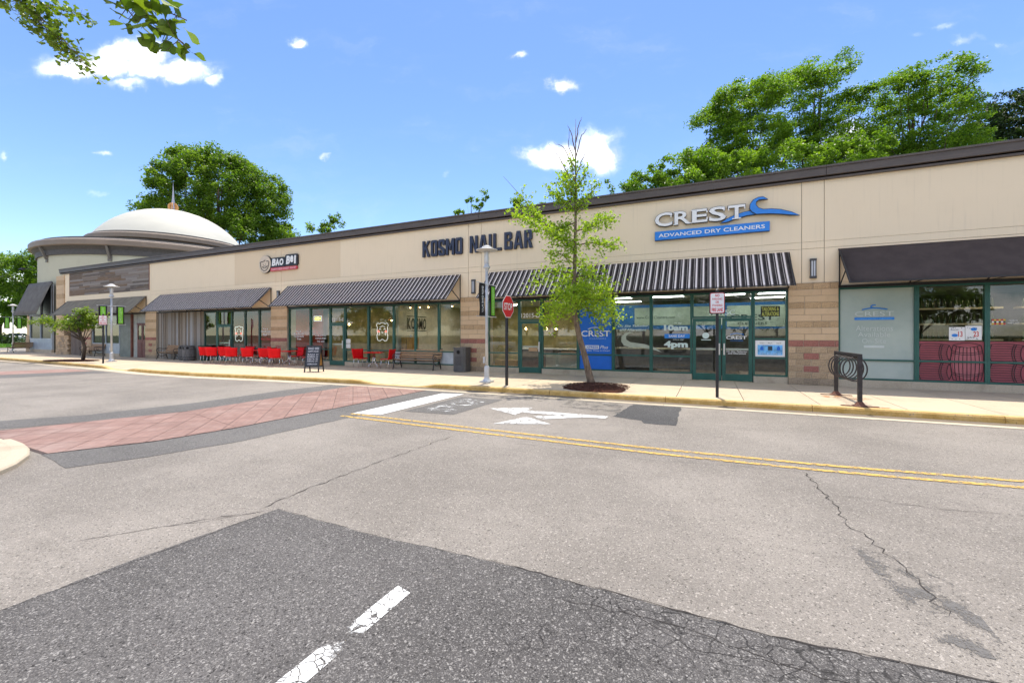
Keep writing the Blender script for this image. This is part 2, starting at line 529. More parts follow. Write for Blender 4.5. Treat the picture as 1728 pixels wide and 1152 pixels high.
M_TEXTMINT = mat('mint_vinyl', (.58, .70, .66), .5, var=.06)
M_TEXTDARK = mat('dark_vinyl', (.02, .035, .05), .5)
M_POSTERBLUE = mat('blue_poster', (.004, .135, .60), .5, var=.10, vscale=1.2)
M_POSTERSKY = mat('light_blue_print', (.14, .42, .80), .5, var=.35, vscale=7)
M_PALEBLUE = mat('pale_blue_text', (.26, .42, .74), .5)
M_BURGUNDY = mat('burgundy_window_film', (.285, .052, .068), .5, var=.12, vscale=1.3)
M_BURGLITE = mat('rose_window_print', (.36, .10, .115), .5, var=.16, vscale=1.5)
M_FILMLINE = mat('black_film_line', (.016, .008, .012), .5)
M_FROST = mat('frosted_film', (.36, .43, .39), .55, var=.12, vscale=1.1)
M_FROSTTEXT = mat('frost_text', (.55, .60, .57), .5, var=.04)
M_STEELBLUE = mat('pale_panel', (.34, .39, .43), .5, var=.12, vscale=2)
M_DOORRED = mat('oxblood_door_paint', (.145, .042, .032), .55, var=.22, vscale=4)
M_CEIL = mat('ceiling_tile', (.42, .43, .42), .9, var=.05)
M_BEIGEWALL = mat('beige_interior_wall', (.40, .36, .28), .9, var=.08)
M_OLIVEWALL = mat('olive_interior_wall', (.34, .29, .13), .9, var=.25, vscale=2)
M_REDWALL = mat('dark_red_interior_wall', (.27, .022, .024), .9, var=.2)
M_DARKWALL = mat('dark_interior_wall', (.10, .09, .08), .9, var=.2)
M_INTFLOOR = mat('interior_floor_tile', (.16, .13, .11), .5, var=.2)
M_INTBLUE = mat('blue_wall_band', (.008, .10, .30), .7, var=.1)
M_INTCREAM = mat('cream_wall_panel', (.26, .32, .27), .7, var=.2, vscale=1.5)
M_WOODCAB = mat('honey_wood', (.42, .22, .06), .55, var=.2, vscale=3, stretch=(6, 6, 1))
M_SHELF = mat('pale_shelf_board', (.50, .44, .30), .6, var=.1)
M_BOXES = mat('carton_mix', (.30, .16, .12), .7, var=.6, vscale=3.5, rand=.3)
M_LEAFPOT = mat('white_pot', (.6, .6, .58), .5)
M_TUBE = mat('light_panel', (.9, .9, .88), .4, emit=(1, .98, .93), estr=7.0)
M_BULB = mat('warm_bulb', (.9, .7, .4), .4, emit=(1, .62, .25), estr=14.0)
M_NEONYEL = mat('yellow_neon', (.8, .65, .1), .4, emit=(1, .82, .12), estr=2.2)
M_NEONWHITE = mat('white_neon', (.8, .8, .8), .4, emit=(1, .95, .95), estr=.35)
M_NEONPINK = mat('red_neon', (.8, .1, .1), .4, emit=(1, .12, .1), estr=1.2)
M_TAILOR = mat('yellow_marker', (.52, .55, .10), .6)
M_CHALKBOARD = mat('chalkboard', (.035, .042, .058), .7, var=.3, vscale=5)
M_CHALK = mat('chalk', (.55, .56, .60), .9, var=.3, vscale=30)
M_BARREL = mat('grey_barrel_wood', (.135, .128, .125), .75, var=.3, vscale=8, stretch=(4, 4, .6), rand=.15)
M_HOOP = mat('barrel_hoop', (.07, .07, .075), .5, metal=.6)
M_PLANTER = mat('green_planter', (.015, .05, .035), .5)
M_SAGE = speckled('sage_stucco', (.52, .495, .37), 90.0, .04, blotch=.12, bump=.12, streak=.06)
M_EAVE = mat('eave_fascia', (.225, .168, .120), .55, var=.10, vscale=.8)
M_EAVESUNLIT = mat('eave_sunlit_strip', (.42, .335, .26), .5, var=.08)  # sunlit top edge of the eaves put into the colour
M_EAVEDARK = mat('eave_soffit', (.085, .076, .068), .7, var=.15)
M_DOME = mat('white_dome_membrane', (.47, .455, .395), .7, var=.03, vscale=.6, stretch=(1, 1, 2.5))
M_VENT = mat('louver_vent', (.16, .12, .095), .6, var=.2)
M_GOLD = mat('gold_fin', (.62, .33, .12), .4, metal=.3, var=.1)
M_SPIRE = mat('spire_steel', (.50, .46, .48), .35, metal=.5, var=.06)
M_CORR = mat('green_grey_corrugated', (.20, .225, .20), .6, var=.15, vscale=2)
M_CORRLITE = mat('pale_corrugated', (.40, .415, .385), .6, var=.15, vscale=2)
M_BLOWN = mat('rust_trim', (.17, .06, .04), .7, var=.2)
M_ROOF = mat('flat_roof', (.25, .245, .235), .9, var=.1)
M_LAWN = mat('lawn_soil', (.10, .15, .03), .95, var=.3, vscale=1.0)
M_GROUND = mat('far_ground', (.075, .095, .04), .95, var=.3, vscale=.05)
M_PAVE = speckled('island_concrete', (.44, .37, .28), 60.0, .12, blotch=.3)
M_CARWHITE = mat('white_car_paint', (.75, .75, .75), .3, coat=.6, var=.02)
M_CARSILVER = mat('silver_car_paint', (.36, .37, .39), .3, metal=.4, coat=.6, var=.02)
M_CARRED = mat('dark_red_car_paint', (.16, .012, .014), .3, coat=.6, var=.02)
M_CARNAVY = mat('navy_car_paint', (.012, .016, .05), .3, coat=.6, var=.02)
M_CARGLASS = mat('car_glass', (.02, .025, .028), .06, var=.05)
M_TYRE = mat('tyre_rubber', (.02, .02, .02), .8)


def weathered(name, cols, scale=(1, 1, 1), rand_all=True):
    """old barn board: one of several greys and browns per board, long grain"""
    m = bpy.data.materials.new(name)
    m.use_nodes = True
    T = NT(m.node_tree)
    p = T.n['Principled BSDF']
    co = T.new('ShaderNodeTexCoord').outputs['Object']
    oi = T.new('ShaderNodeObjectInfo').outputs['Random']
    n = len(cols)
    base = T.ramp(oi, [(i / n, c) for i, c in enumerate(cols)], 'CONSTANT')
    off = T.new('ShaderNodeCombineXYZ')
    T.put(off.inputs[0], T.math('MULTIPLY', oi, 37.0))
    g = T.noise(T.vec('ADD', T.scaled(co, scale), off.outputs[0]), 3.0, 6.0, 0.72)
    c = T.mix(T.math('MULTIPLY', T.smooth(g, 0.45, 0.75), 0.7), base, (.30, .27, .24))
    c = T.mix(T.math('MULTIPLY', T.smooth(g, 0.42, 0.22), 0.8), c, (.05, .035, .027))
    T.put(p.inputs['Base Color'], c)
    p.inputs['Roughness'].default_value = 0.85
    p.inputs['Specular IOR Level'].default_value = 0.2
    return m


M_BARNH = weathered('barn_board_horizontal', [(.225, .180, .145), (.155, .115, .085), (.275, .240, .21), (.195, .130, .085), (.235, .20, .175), (.130, .105, .088)], (.6, 1, 12))
M_BARNV = weathered('barn_board_vertical', [(.30, .285, .265), (.215, .18, .145), (.36, .37, .385), (.245, .21, .17), (.185, .155, .125), (.33, .30, .265)], (10, 1, .4))
M_BARNV_DK = weathered('barn_board_brown', [(.165, .13, .11), (.135, .105, .09), (.19, .155, .135)], (10, 1, .4))


def glass(name, tint=(.86, .90, .88), k=1.7, base=0.0):
    m = bpy.data.materials.new(name)
    m.use_nodes = True
    T = NT(m.node_tree)
    T.n.clear()
    out = T.new('ShaderNodeOutputMaterial')
    tr = T.new('ShaderNodeBsdfTransparent')
    tr.inputs['Color'].default_value = tuple(tint) + (1,)
    gl = T.new('ShaderNodeBsdfGlossy')
    gl.inputs['Roughness'].default_value = 0.0
    gl.inputs['Color'].default_value = (.95, .97, .97, 1)
    fr = T.new('ShaderNodeFresnel')
    fr.inputs['IOR'].default_value = 1.52
    # the sheet's inner face must not mirror from inside (no refraction bends the ray here)
    front = T.math('SUBTRACT', 1.0, T.new('ShaderNodeNewGeometry').outputs['Backfacing'])
    fac = T.math('MULTIPLY', T.math('ADD', T.math('MULTIPLY', fr.outputs[0], k), base, clamp=True), front)
    mx = T.new('ShaderNodeMixShader')
    T.put(mx.inputs[0], fac)
    T.l.new(tr.outputs[0], mx.inputs[1])
    T.l.new(gl.outputs[0], mx.inputs[2])
    T.l.new(mx.outputs[0], out.inputs['Surface'])
    return m


M_GLASS = glass('shop_glass')
M_GLASS_DK = glass('tinted_glass', (.45, .5, .48), 1.3, .02)


def frosted():
    m = bpy.data.materials.new('frosted_glass')
    m.use_nodes = True
    T = NT(m.node_tree)
    p = T.n['Principled BSDF']
    co = T.new('ShaderNodeTexCoord').outputs['Object']
    n = T.noise(co, 1.0, 4.0, 0.6)
    T.put(p.inputs['Base Color'], T.mix(T.smooth(n, .3, .7), (.34, .41, .375), (.43, .49, .44)))
    p.inputs['Roughness'].default_value = 0.12
    p.inputs['Specular IOR Level'].default_value = 0.6
    return m


M_FROSTGLASS = frosted()


def leaf_mat(name, c0, c1, trans=0.45, shin=.45):
    m = bpy.data.materials.new(name)
    m.use_nodes = True
    T = NT(m.node_tree)
    T.n.clear()
    out = T.new('ShaderNodeOutputMaterial')
    at = T.new('ShaderNodeAttribute', attribute_name='tint')
    c = T.mix(at.outputs['Fac'], c0, c1)
    p = T.new('ShaderNodeBsdfPrincipled')
    T.put(p.inputs['Base Color'], c)
    p.inputs['Roughness'].default_value = shin
    p.inputs['Specular IOR Level'].default_value = 0.35
    t = T.new('ShaderNodeBsdfTranslucent')
    T.put(t.inputs['Color'], T.mix(1.0, c, (1.75, 1.9, .7), 'MULTIPLY'))
    mx = T.new('ShaderNodeMixShader')
    mx.inputs[0].default_value = trans
    T.l.new(p.outputs[0], mx.inputs[1])
    T.l.new(t.outputs[0], mx.inputs[2])
    T.l.new(mx.outputs[0], out.inputs['Surface'])
    return m


M_LEAF_DK = leaf_mat('maple_leaves', (.060, .120, .016), (.165, .250, .030), .45)
M_LEAF_LOC = leaf_mat('locust_leaves', (.060, .128, .014), (.190, .290, .030), .45)
M_LEAF_EVER = leaf_mat('dark_evergreen_leaves', (.018, .036, .014), (.045, .075, .024), .3)
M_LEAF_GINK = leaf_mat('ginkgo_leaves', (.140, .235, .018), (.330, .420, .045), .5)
M_LEAF_BOUGH = leaf_mat('shaded_ginkgo_leaves', (.085, .150, .014), (.175, .240, .026), .3)  # darker ginkgo copy: the bough's backlit shade is put into the colour
M_LEAF_SMALL = leaf_mat('small_tree_leaves', (.075, .135, .016), (.190, .255, .032), .4)
M_LEAF_SHRUB = leaf_mat('shrub_leaves', (.035, .075, .015), (.10, .12, .04), .35)
M_GRASS = leaf_mat('grass_blades', (.06, .14, .012), (.13, .24, .03), .4)


for mm_ in ('warm_bulb', 'yellow_neon', 'white_neon', 'red_neon'):
    MATS[mm_].cycles.emission_sampling = 'NONE'      # tiny emitters: seen, not sampled as lamps


# ------------------------------------------------------------------ mesh helpers
ORG = {}


class MB:
    def __init__(s):
        s.v = []
        s.f = []

    def add(s, vs, fs):
        k = len(s.v)
        s.v.extend([tuple(v) for v in vs])
        s.f.extend([[i + k for i in f] for f in fs])
        return s

    def box(s, x0, x1, y0, y1, z0, z1):
        return s.add([(x0, y0, z0), (x1, y0, z0), (x1, y1, z0), (x0, y1, z0), (x0, y0, z1), (x1, y0, z1), (x1, y1, z1), (x0, y1, z1)],
                     [(3, 2, 1, 0), (4, 5, 6, 7), (0, 1, 5, 4), (1, 2, 6, 5), (2, 3, 7, 6), (3, 0, 4, 7)])

    def cbox(s, x0, x1, y0, y1, z0, z1, c=.006):
        """box with a chamfered front face (towards -y)"""
        return s.add([(x0, y1, z0), (x1, y1, z0), (x1, y1, z1), (x0, y1, z1), (x0, y0 + c, z0), (x1, y0 + c, z0), (x1, y0 + c, z1), (x0, y0 + c, z1),
                      (x0 + c, y0, z0 + c), (x1 - c, y0, z0 + c), (x1 - c, y0, z1 - c), (x0 + c, y0, z1 - c)],
                     [(8, 9, 10, 11), (4, 5, 9, 8), (5, 6, 10, 9), (6, 7, 11, 10), (7, 4, 8, 11), (0, 1, 5, 4), (1, 2, 6, 5), (2, 3, 7, 6), (3, 0, 4, 7), (3, 2, 1, 0)])

    def bar(s, p, q, w, h, up=(0, 0, 1)):
        p, q = Vector(p), Vector(q)
        d = (q - p).normalized()
        u = Vector(up)
        if abs(d.dot(u)) > .98:
            u = Vector((1, 0, 0))
        a = d.cross(u).normalized() * (w / 2)
        b = a.cross(d).normalized() * (h / 2)
        vs = [p - a - b, p + a - b, p + a + b, p - a + b, q - a - b, q + a - b, q + a + b, q - a + b]
        return s.add(vs, [(3, 2, 1, 0), (4, 5, 6, 7), (0, 1, 5, 4), (1, 2, 6, 5), (2, 3, 7, 6), (3, 0, 4, 7)])

    def tube(s, pts, r, n=8, closed=False):
        pts = [Vector(p) for p in pts]
        rs = r if isinstance(r, (list, tuple)) else [r] * len(pts)
        k0 = len(s.v)
        N = len(pts)
        prev = None
        for i, p in enumerate(pts):
            if closed:
                d = pts[(i + 1) % N] - pts[i - 1]
            else:
                d = pts[min(i + 1, N - 1)] - pts[max(i - 1, 0)]
            d = d.normalized() if d.length > 1e-9 else Vector((0, 0, 1))
            if prev is None:
                a = d.orthogonal().normalized()
            else:
                a = (prev - d * prev.dot(d))
                a = a.normalized() if a.length > 1e-6 else d.orthogonal().normalized()
            prev = a
            b = d.cross(a)
            for j in range(n):
                t = 2 * math.pi * j / n
                s.v.append(tuple(p + (a * math.cos(t) + b * math.sin(t)) * rs[i]))
        for i in range(N if closed else N - 1):
            i2 = (i + 1) % N
            for j in range(n):
                j2 = (j + 1) % n
                s.f.append([k0 + i * n + j, k0 + i * n + j2, k0 + i2 * n + j2, k0 + i2 * n + j])
        if not closed:
            s.f.append([k0 + j for j in range(n)][::-1])
            s.f.append([k0 + (N - 1) * n + j for j in range(n)])
        return s

    def lathe(s, prof, cx, cy, n=24, a0=0.0, a1=2 * math.pi):
        full = abs(a1 - a0 - 2 * math.pi) < 1e-6
        m = n if full else n + 1
        k0 = len(s.v)
        for i in range(m):
            t = a0 + (a1 - a0) * i / n
            for (r, z) in prof:
                s.v.append((cx + r * math.cos(t), cy + r * math.sin(t), z))
        L = len(prof)
        for i in range(n):
            i2 = (i + 1) % m
            for j in range(L - 1):
                s.f.append([k0 + i * L + j, k0 + i2 * L + j, k0 + i2 * L + j + 1, k0 + i * L + j + 1])
        return s

    def prism(s, poly, fn, d0, d1):
        """polygon in (u, v), extruded from depth d0 to d1, placed by fn(u, v, w)"""
        n = len(poly)
        vs = [fn(u, v, d0) for u, v in poly] + [fn(u, v, d1) for u, v in poly]
        fs = [list(range(n)), list(range(2 * n - 1, n - 1, -1))]
        for i in range(n):
            j = (i + 1) % n
            fs.append([i, n + i, n + j, j])
        return s.add(vs, fs)

    def build(s, name, m, parent=None, smooth=False, fix=False, data_only=False, bevel=0.0):
        ox, oy, oz = ORG.get(parent.name, (0, 0, 0)) if parent else (0, 0, 0)
        me = bpy.data.meshes.new(name)
        me.from_pydata([(x - ox, y - oy, z - oz) for x, y, z in s.v], [], s.f)
        if fix or bevel:
            bm = bmesh.new()
            bm.from_mesh(me)
            bmesh.ops.recalc_face_normals(bm, faces=bm.faces)
            if bevel:
                bmesh.ops.bevel(bm, geom=list(bm.edges), offset=bevel, segments=2, affect='EDGES', clamp_overlap=True)
            bm.to_mesh(me)
            bm.free()
        for mm in (m if isinstance(m, (list, tuple)) else [m]):
            me.materials.append(mm)
        if smooth:
            me.polygons.foreach_set('use_smooth', [True] * len(me.polygons))
        if data_only:
            return me
        return place(name, me, parent)


def place(name, me, parent=None, loc=(0, 0, 0)):
    o = bpy.data.objects.new(name, me)
    COL.objects.link(o)
    o.location = loc
    if parent:
        o.parent = parent
        ORG[o.name] = ORG.get(parent.name, (0, 0, 0))
    return o


def tag(o, label=None, cat=None, group=None, kind=None):
    if label:
        o['label'] = label
    if cat:
        o['category'] = cat
    if group:
        o['group'] = group
    if kind:
        o['kind'] = kind
    return o


def thing(name, label, cat, loc=(0, 0, 0), group=None, local=False):
    """an Empty at the thing's base; with local=True the parts are modelled round (0,0,0), otherwise in world metres"""
    o = bpy.data.objects.new(name, None)
    o.empty_display_size = .2
    COL.objects.link(o)
    o.location = loc
    ORG[o.name] = (0, 0, 0) if local else tuple(loc)
    return tag(o, label, cat, group)


def part_empty(name, parent):
    o = bpy.data.objects.new(name, None)
    COL.objects.link(o)
    o.parent = parent
    ORG[o.name] = ORG[parent.name]
    return o


def kids(o):
    return list(o.children)


def dup(root, loc, rotz=0.0, label=None, group=None, name=None):
    r = root.copy()
    COL.objects.link(r)
    r.location = loc
    r.rotation_euler = (0, 0, rotz)
    if label:
        r['label'] = label
    if group:
        r['group'] = group
    for ch in kids(root):
        c = ch.copy()
        COL.objects.link(c)
        c.parent = r
        for g in kids(ch):
            d = g.copy()
            COL.objects.link(d)
            d.parent = c
    return r


GL = {}


def glyph(s, bold=0.0, shear=0.0, res=4):
    key = (s, bold, shear, res)
    if key not in GL:
        cu = bpy.data.curves.new('lettering', 'FONT')
        cu.body = s
        cu.offset = bold
        cu.shear = shear
        cu.resolution_u = res
        cu.fill_mode = 'FRONT'
        o = bpy.data.objects.new('lettering', cu)
        me = bpy.data.meshes.new_from_object(o)
        vs = np.array([v.co[:2] for v in me.vertices]) if len(me.vertices) else np.zeros((0, 2))
        fs = [list(p.vertices) for p in me.polygons]
        GL[key] = (vs, fs)
        bpy.data.objects.remove(o)
        bpy.data.curves.remove(cu)
        bpy.data.meshes.remove(me)
    return GL[key]


def text(mb, s, x0, z0, x1, z1, fn, bold=0.0, shear=0.0, depth=0.0, keep=False, res=3):
    """the word s filling the rectangle x0..x1, z0..z1 (keep: keep the letters' own width, centred), put into space by fn(u, v, w)"""
    vs, fs = glyph(s, bold, shear, res)
    if not len(vs):
        return mb
    lo, hi = vs.min(0), vs.max(0)
    sz = (z1 - z0) / max(hi[1] - lo[1], 1e-6)
    sx = (x1 - x0) / max(hi[0] - lo[0], 1e-6)
    ox = x0
    if keep:
        ox = (x0 + x1) / 2 - sz * (hi[0] - lo[0]) / 2
        sx = sz
    q = [((v[0] - lo[0]) * sx + ox, (v[1] - lo[1]) * sz + z0) for v in vs]
    if depth <= 0:
        return mb.add([fn(a, b, 0.0) for a, b in q], fs)
    n = len(q)
    edges = {}
    for f in fs:
        for i in range(len(f)):
            e = (f[i], f[(i + 1) % len(f)])
            if (e[1], e[0]) in edges:
                del edges[(e[1], e[0])]
            else:
                edges[e] = 1
    side = [[b, a, a + n, b + n] for a, b in edges]
    return mb.add([fn(a, b, 0.0) for a, b in q] + [fn(a, b, depth) for a, b in q], fs + side)


def on_wall(y):
    return lambda u, v, w: (u, y + w, v)


def decal(name, label, cat, words, m, y=15.966, group=None):
    """one set of vinyl letters or a print on the glass: words = [(text, x0, z0, x1, z1, bold, shear)]"""
    t = thing(name, label, cat, ((words[0][1] + words[0][3]) / 2, y, words[-1][2]), group)
    for wd in words:
        q, x0, z0, x1, z1 = wd[:5]
        mb = MB()
        text(mb, q, x0, z0, x1, z1, on_wall(y), wd[5] if len(wd) > 5 else 0.0, wd[6] if len(wd) > 6 else 0.0)
        mb.build('text_line', m, t)
    return t


# ------------------------------------------------------------------ ground, road, sidewalk
def sheet(name, pts, z, m, parent=None, kind='structure'):
    mb = MB()
    mb.add([(x, y, z) for x, y in pts], [list(range(len(pts)))])
    o = mb.build(name, m, parent, fix=False)
    if parent is None:
        o['kind'] = kind
    return o


sheet('ground', [(-900, -700), (900, -700), (900, 1100), (-900, 1100)], -.06, M_GROUND)
sheet('road', [(-63.0, -45), (60, -45), (60, 12.6), (-63.0, 12.6)], 0.0, M_ROAD)
sheet('cross_street', [(-82.0, -45), (-63.4, -45), (-63.4, 60), (-82.0, 60)], -.01, M_ROAD)
sheet('lawn', [(-150.0, 10), (-83, 10), (-83, 70), (-150.0, 70)], .02, M_LAWN)
sheet('verge', [(-63.3, 17.8), (-60.9, 17.8), (-60.9, 60), (-63.3, 60)], .03, M_LAWN)

KX = [-64, -43, -35.2, -29.3, -22.5, -18.9, -16.7, -14.3, -12.1, -9.8, 0, 40]
KY = [12.3, 11.9, 11.5, 11.1, 10.47, 10.47, 10.7, 10.94, 11.12, 11.28, 11.32, 11.32]


def yk(x):
    return float(np.interp(x, KX, KY))


def drop(x):
    """how far the kerb is lowered at the two ramps"""
    a = float(np.interp(x, [-11.0, -10.2, -8.5, -7.8], [0, 1, 1, 0]))
    b = float(np.interp(x, [-27.6, -26.6, -24.9, -24.1], [0, 1, 1, 0]))
    return 0.122 * max(a, b)


def zwalk(x, y):
    t = max(0.0, min(1.0, (yk(x) + 1.7 - y) / 1.55))
    return 0.14 - drop(x) * t


walk = sheet('sidewalk', [(-63.0, 10.9), (-63.0, 16.6), (16.0, 16.6), (16.0, 10.9)], .008, M_WALKBASE)
xs = list(np.arange(-62.48, 16.0, 1.495))
shift = -0.76 - min(xs, key=lambda q: abs(q + 0.76))
xs = [q + shift for q in xs]
for a, b in zip(xs[:-1], xs[1:]):
    nx, ny = (5, 8) if max(drop(a), drop(b), drop((a + b) / 2)) > 0 else (3, 3)
    mb = MB()
    g = .007
    rim = []
    for i in range(nx + 1):
        x = a + g + (b - a - 2 * g) * i / nx
        yb = 16.45 if x > -47 else 17.8
        for j in range(ny + 1):
            y = yk(x) + .165 + (yb - yk(x) - .165) * j / ny
            rim.append((x, y, zwalk(x, y)))
    top = len(rim)
    fs = [[i * (ny + 1) + j, (i + 1) * (ny + 1) + j, (i + 1) * (ny + 1) + j + 1, i * (ny + 1) + j + 1] for i in range(nx) for j in range(ny)]
    loop = [i * (ny + 1) for i in range(nx + 1)] + [nx * (ny + 1) + j for j in range(1, ny + 1)] + [i * (ny + 1) + ny for i in range(nx - 1, -1, -1)] + [j for j in range(ny - 1, 0, -1)]
    low = [(rim[k][0], rim[k][1], .009) for k in loop]
    n = len(loop)
    fs += [[loop[i], top + i, top + (i + 1) % n, loop[(i + 1) % n]] for i in range(n)]
    mb.add(rim + low, fs)
    mb.build('slab', M_WALK, walk)

kerb = MB()
kerb.add([(-62.9, yk(-62.9) + .05, .006), (15.9, yk(15.9) + .05, .006), (15.9, yk(15.9) + .12, .006), (-62.9, yk(-62.9) + .12, .006)], [[0, 1, 2, 3]])
kerb = tag(kerb.build('kerb', M_WALKBASE), kind='structure')
gut = MB()
gut.add([(-62.9, yk(-62.9) - .3, .0035), (15.9, yk(15.9) - .3, .0035), (15.9, yk(15.9) - .25, .0035), (-62.9, yk(-62.9) - .25, .0035)], [[0, 1, 2, 3]])
gut = tag(gut.build('gutter', M_WALKBASE), kind='structure')
kx = [-4.05 + 3.05 * i for i in range(-19, 7)]
for a, b in zip(kx[:-1], kx[1:]):
    n = 8
    prof = [(-.015, .004), (0.0, .10), (.02, .134), (.045, .14), (.16, .14), (.16, .004)]
    mb = MB()
    for i in range(n + 1):
        x = a + .006 + (b - a - .012) * i / n
        d = drop(x)
        for (py, pz) in prof:
            mb.v.append((x, yk(x) + py, max(.004 + pz * .02, pz - d) if pz > .01 else .004))
    L = len(prof)
    for i in range(n):
        for j in range(L - 1):
            mb.f.append([i * L + j, (i + 1) * L + j, (i + 1) * L + j + 1, i * L + j + 1])
    mb.f.append(list(range(L)))
    mb.f.append([n * L + j for j in range(L)][::-1])
    mb.build('kerb_stone', M_KERB, kerb, fix=True)
    mb = MB()
    for i in range(n + 1):
        x = a + .005 + (b - a - .01) * i / n
        for (py, pz) in [(-.56, .004), (-.555, .010), (-.02, .005), (-.016, .003)]:
            mb.v.append((x, yk(x) + py, pz))
    for i in range(n):
        for j in range(3):
            mb.f.append([i * 4 + j, (i + 1) * 4 + j, (i + 1) * 4 + j + 1, i * 4 + j + 1])
    mb.build('gutter_slab', M_GUTTER, gut)


def ragged(pts, step=.12, amp=.02, closed=True):
    out = []
    n = len(pts)
    for i in range(n if closed else n - 1):
        p, q = Vector(pts[i]), Vector(pts[(i + 1) % n])
        k = max(1, int((q - p).length / step))
        nrm = Vector((-(q - p).y, (q - p).x)).normalized()
        for j in range(k):
            t = j / k
            w = 0 if j == 0 else random.uniform(-amp, amp)
            out.append(tuple(p.lerp(q, t) + nrm * w))
    if not closed:
        out.append(pts[-1])
    return out


# crossing: two dark bands and the red stamped strip between them, diamond tiles
sheet('dark_band', ragged([(-7.78, 10.74), (-6.45, 10.70), (-6.66, 6.9), (-6.75, 4.4), (-7.05, 3.3), (-7.40, 2.58), (-8.55, 2.72), (-7.95, 3.8), (-7.76, 5.0)], .25, .015), .0045, M_BAND)
sheet('dark_band', ragged([(-10.66, 10.7), (-10.5, 8.1), (-10.40, 5.9), (-10.78, 4.5), (-11.6, 3.0), (-12.9, 3.0), (-11.9, 4.5), (-11.6, 6.4), (-11.75, 9.1), (-11.5, 10.62)], .25, .02), .0045, M_BAND)
cw_poly = [(-7.79, 10.74), (-7.76, 8.6), (-7.77, 5.0), (-7.97, 3.8), (-8.56, 2.74), (-11.5, 2.85), (-10.80, 4.5), (-10.42, 5.9), (-10.52, 8.1), (-10.68, 10.7)]
crossing = sheet('crossing', cw_poly, .0055, mat('crossing_joint', (.065, .045, .04), .95, var=.3))


def clip(poly, clipper):
    """Sutherland-Hodgman; clipper is convex-ish and counter-clockwise"""
    out = poly
    n = len(clipper)
    for i in range(n):
        a, b = clipper[i], clipper[(i + 1) % n]
        inp, out = out, []
        if not inp:
            return []
        side = lambda p: (b[0] - a[0]) * (p[1] - a[1]) - (b[1] - a[1]) * (p[0] - a[0])
        for j in range(len(inp)):
            p, q = inp[j - 1], inp[j]
            sp_, sq = side(p), side(q)
            if (sp_ >= 0) != (sq >= 0):
                t = sp_ / (sp_ - sq)
                out.append((p[0] + (q[0] - p[0]) * t, p[1] + (q[1] - p[1]) * t))
            if sq >= 0:
                out.append(q)
    return out


strips = [[(-10.44, 5.6), (-7.80, 5.0), (-7.80, 10.72), (-10.64, 10.69)], [(-10.45, 5.595), (-10.82, 4.5), (-11.45, 2.92), (-8.52, 2.78), (-7.94, 3.9), (-7.80, 4.99)]]
hw, c0 = .308, -.62
for i in range(-16, 8):
    for j in range(-38, -15):
        s_, d_ = c0 + .616 * i, .616 * j           # s = x + y, d = x - y
        cell = []
        for (es, ed) in [(.007, .007), (.609, .007), (.609, .609), (.007, .609)]:
            S, Dd = s_ + es, d_ + ed
            cell.append(((S + Dd) / 2, (S - Dd) / 2))
        cell = cell[::-1]
        for strip in strips:
            sa = sum(strip[k - 1][0] * strip[k][1] - strip[k][0] * strip[k - 1][1] for k in range(len(strip)))
            pc = clip(cell, strip if sa > 0 else strip[::-1])
            if len(pc) < 3:
                continue
            area = abs(sum(pc[k - 1][0] * pc[k][1] - pc[k][0] * pc[k - 1][1] for k in range(len(pc)))) / 2
            if area < .004:
                continue
            mb = MB()
            mb.prism(pc, lambda u, v, w: (u, v, w), .0105 + random.uniform(-.001, .001), .006)
            mb.build('paving_tile', M_STAMP, crossing, fix=True)

sheet('far_crossing_band', [(-24.2, 10.0), (-25.9, 10.0), (-28.2, 4.0), (-25.6, 4.0)], .0045, M_BAND)
sheet('far_crossing', [(-26.0, 10.0), (-28.6, 10.1), (-31.5, 4.0), (-28.3, 4.0)], .0045, M_STAMP)
# resurfaced foreground and the square repair by the kerb
sheet('asphalt_patch', ragged([(-3.98, -9.0), (-3.96, 0.6), (-3.93, 1.7), (-3.80, 2.84), (-2.63, 2.80), (-1.31, 2.85), (-.51, 2.83), (.31, 2.79), (1.35, 2.88), (9.0, 2.95), (9.0, -9.0)], .09, .012), .0045, M_PATCH)
sheet('asphalt_repair', ragged([(-1.68, 10.66), (-.60, 10.72), (-.57, 8.52), (-1.14, 8.48), (-1.22, 8.74), (-1.82, 8.93)], .12, .02), .0045, M_HOLE)
sheet('faded_stop_panel', [(-6.14, 10.05), (-4.86, 10.0), (-4.92, 7.72), (-6.12, 7.62)], .0045, M_BAND)
sheet('stop_line', [(-6.98, 10.35), (-6.32, 10.5), (-6.29, 7.05), (-6.95, 6.93)], .0085, M_WHITE_LINE)
mb = MB()
text(mb, 'STOP', 7.95, -5.85, 9.75, -5.10, lambda u, v, w: (-10.95 - v, u, .0090), .03)
tag(mb.build('stop_lettering', M_WHITE_GHOST), kind='structure')
arrow = MB()
for poly in ([(-1.9, 8.62), (-1.9, 8.88), (-3.70, 8.84), (-3.70, 8.55)], [(-4.58, 8.72), (-3.71, 8.22), (-3.71, 9.22)],
             [(-2.25, 8.61), (-3.05, 8.02), (-3.30, 8.26), (-2.80, 8.61)], [(-3.72, 7.22), (-2.72, 7.66), (-3.42, 8.14)]):
    arrow.add([(x, y, .0085) for x, y in poly], [list(range(len(poly)))])
tag(arrow.build('lane_arrow', M_WHITE_WORN), kind='structure')
for off in (0.0, -.27):
    mb = MB()
    xsn = np.linspace(-6.95, 30, 60)
    f = lambda x: float(np.interp(x, [-7, -3.9, -.8, 1.4, 3.3, 30], [6.90, 6.76, 6.66, 6.73, 6.95, 10.5])) + off
    for x in xsn:
        mb.v += [(x, f(x) - .045, .0085), (x, f(x) + .045, .0085)]
    mb.f = [[2 * i, 2 * i + 2, 2 * i + 3, 2 * i + 1] for i in range(len(xsn) - 1)]
    tag(mb.build('yellow_line', M_YELLOW_LINE), kind='structure')
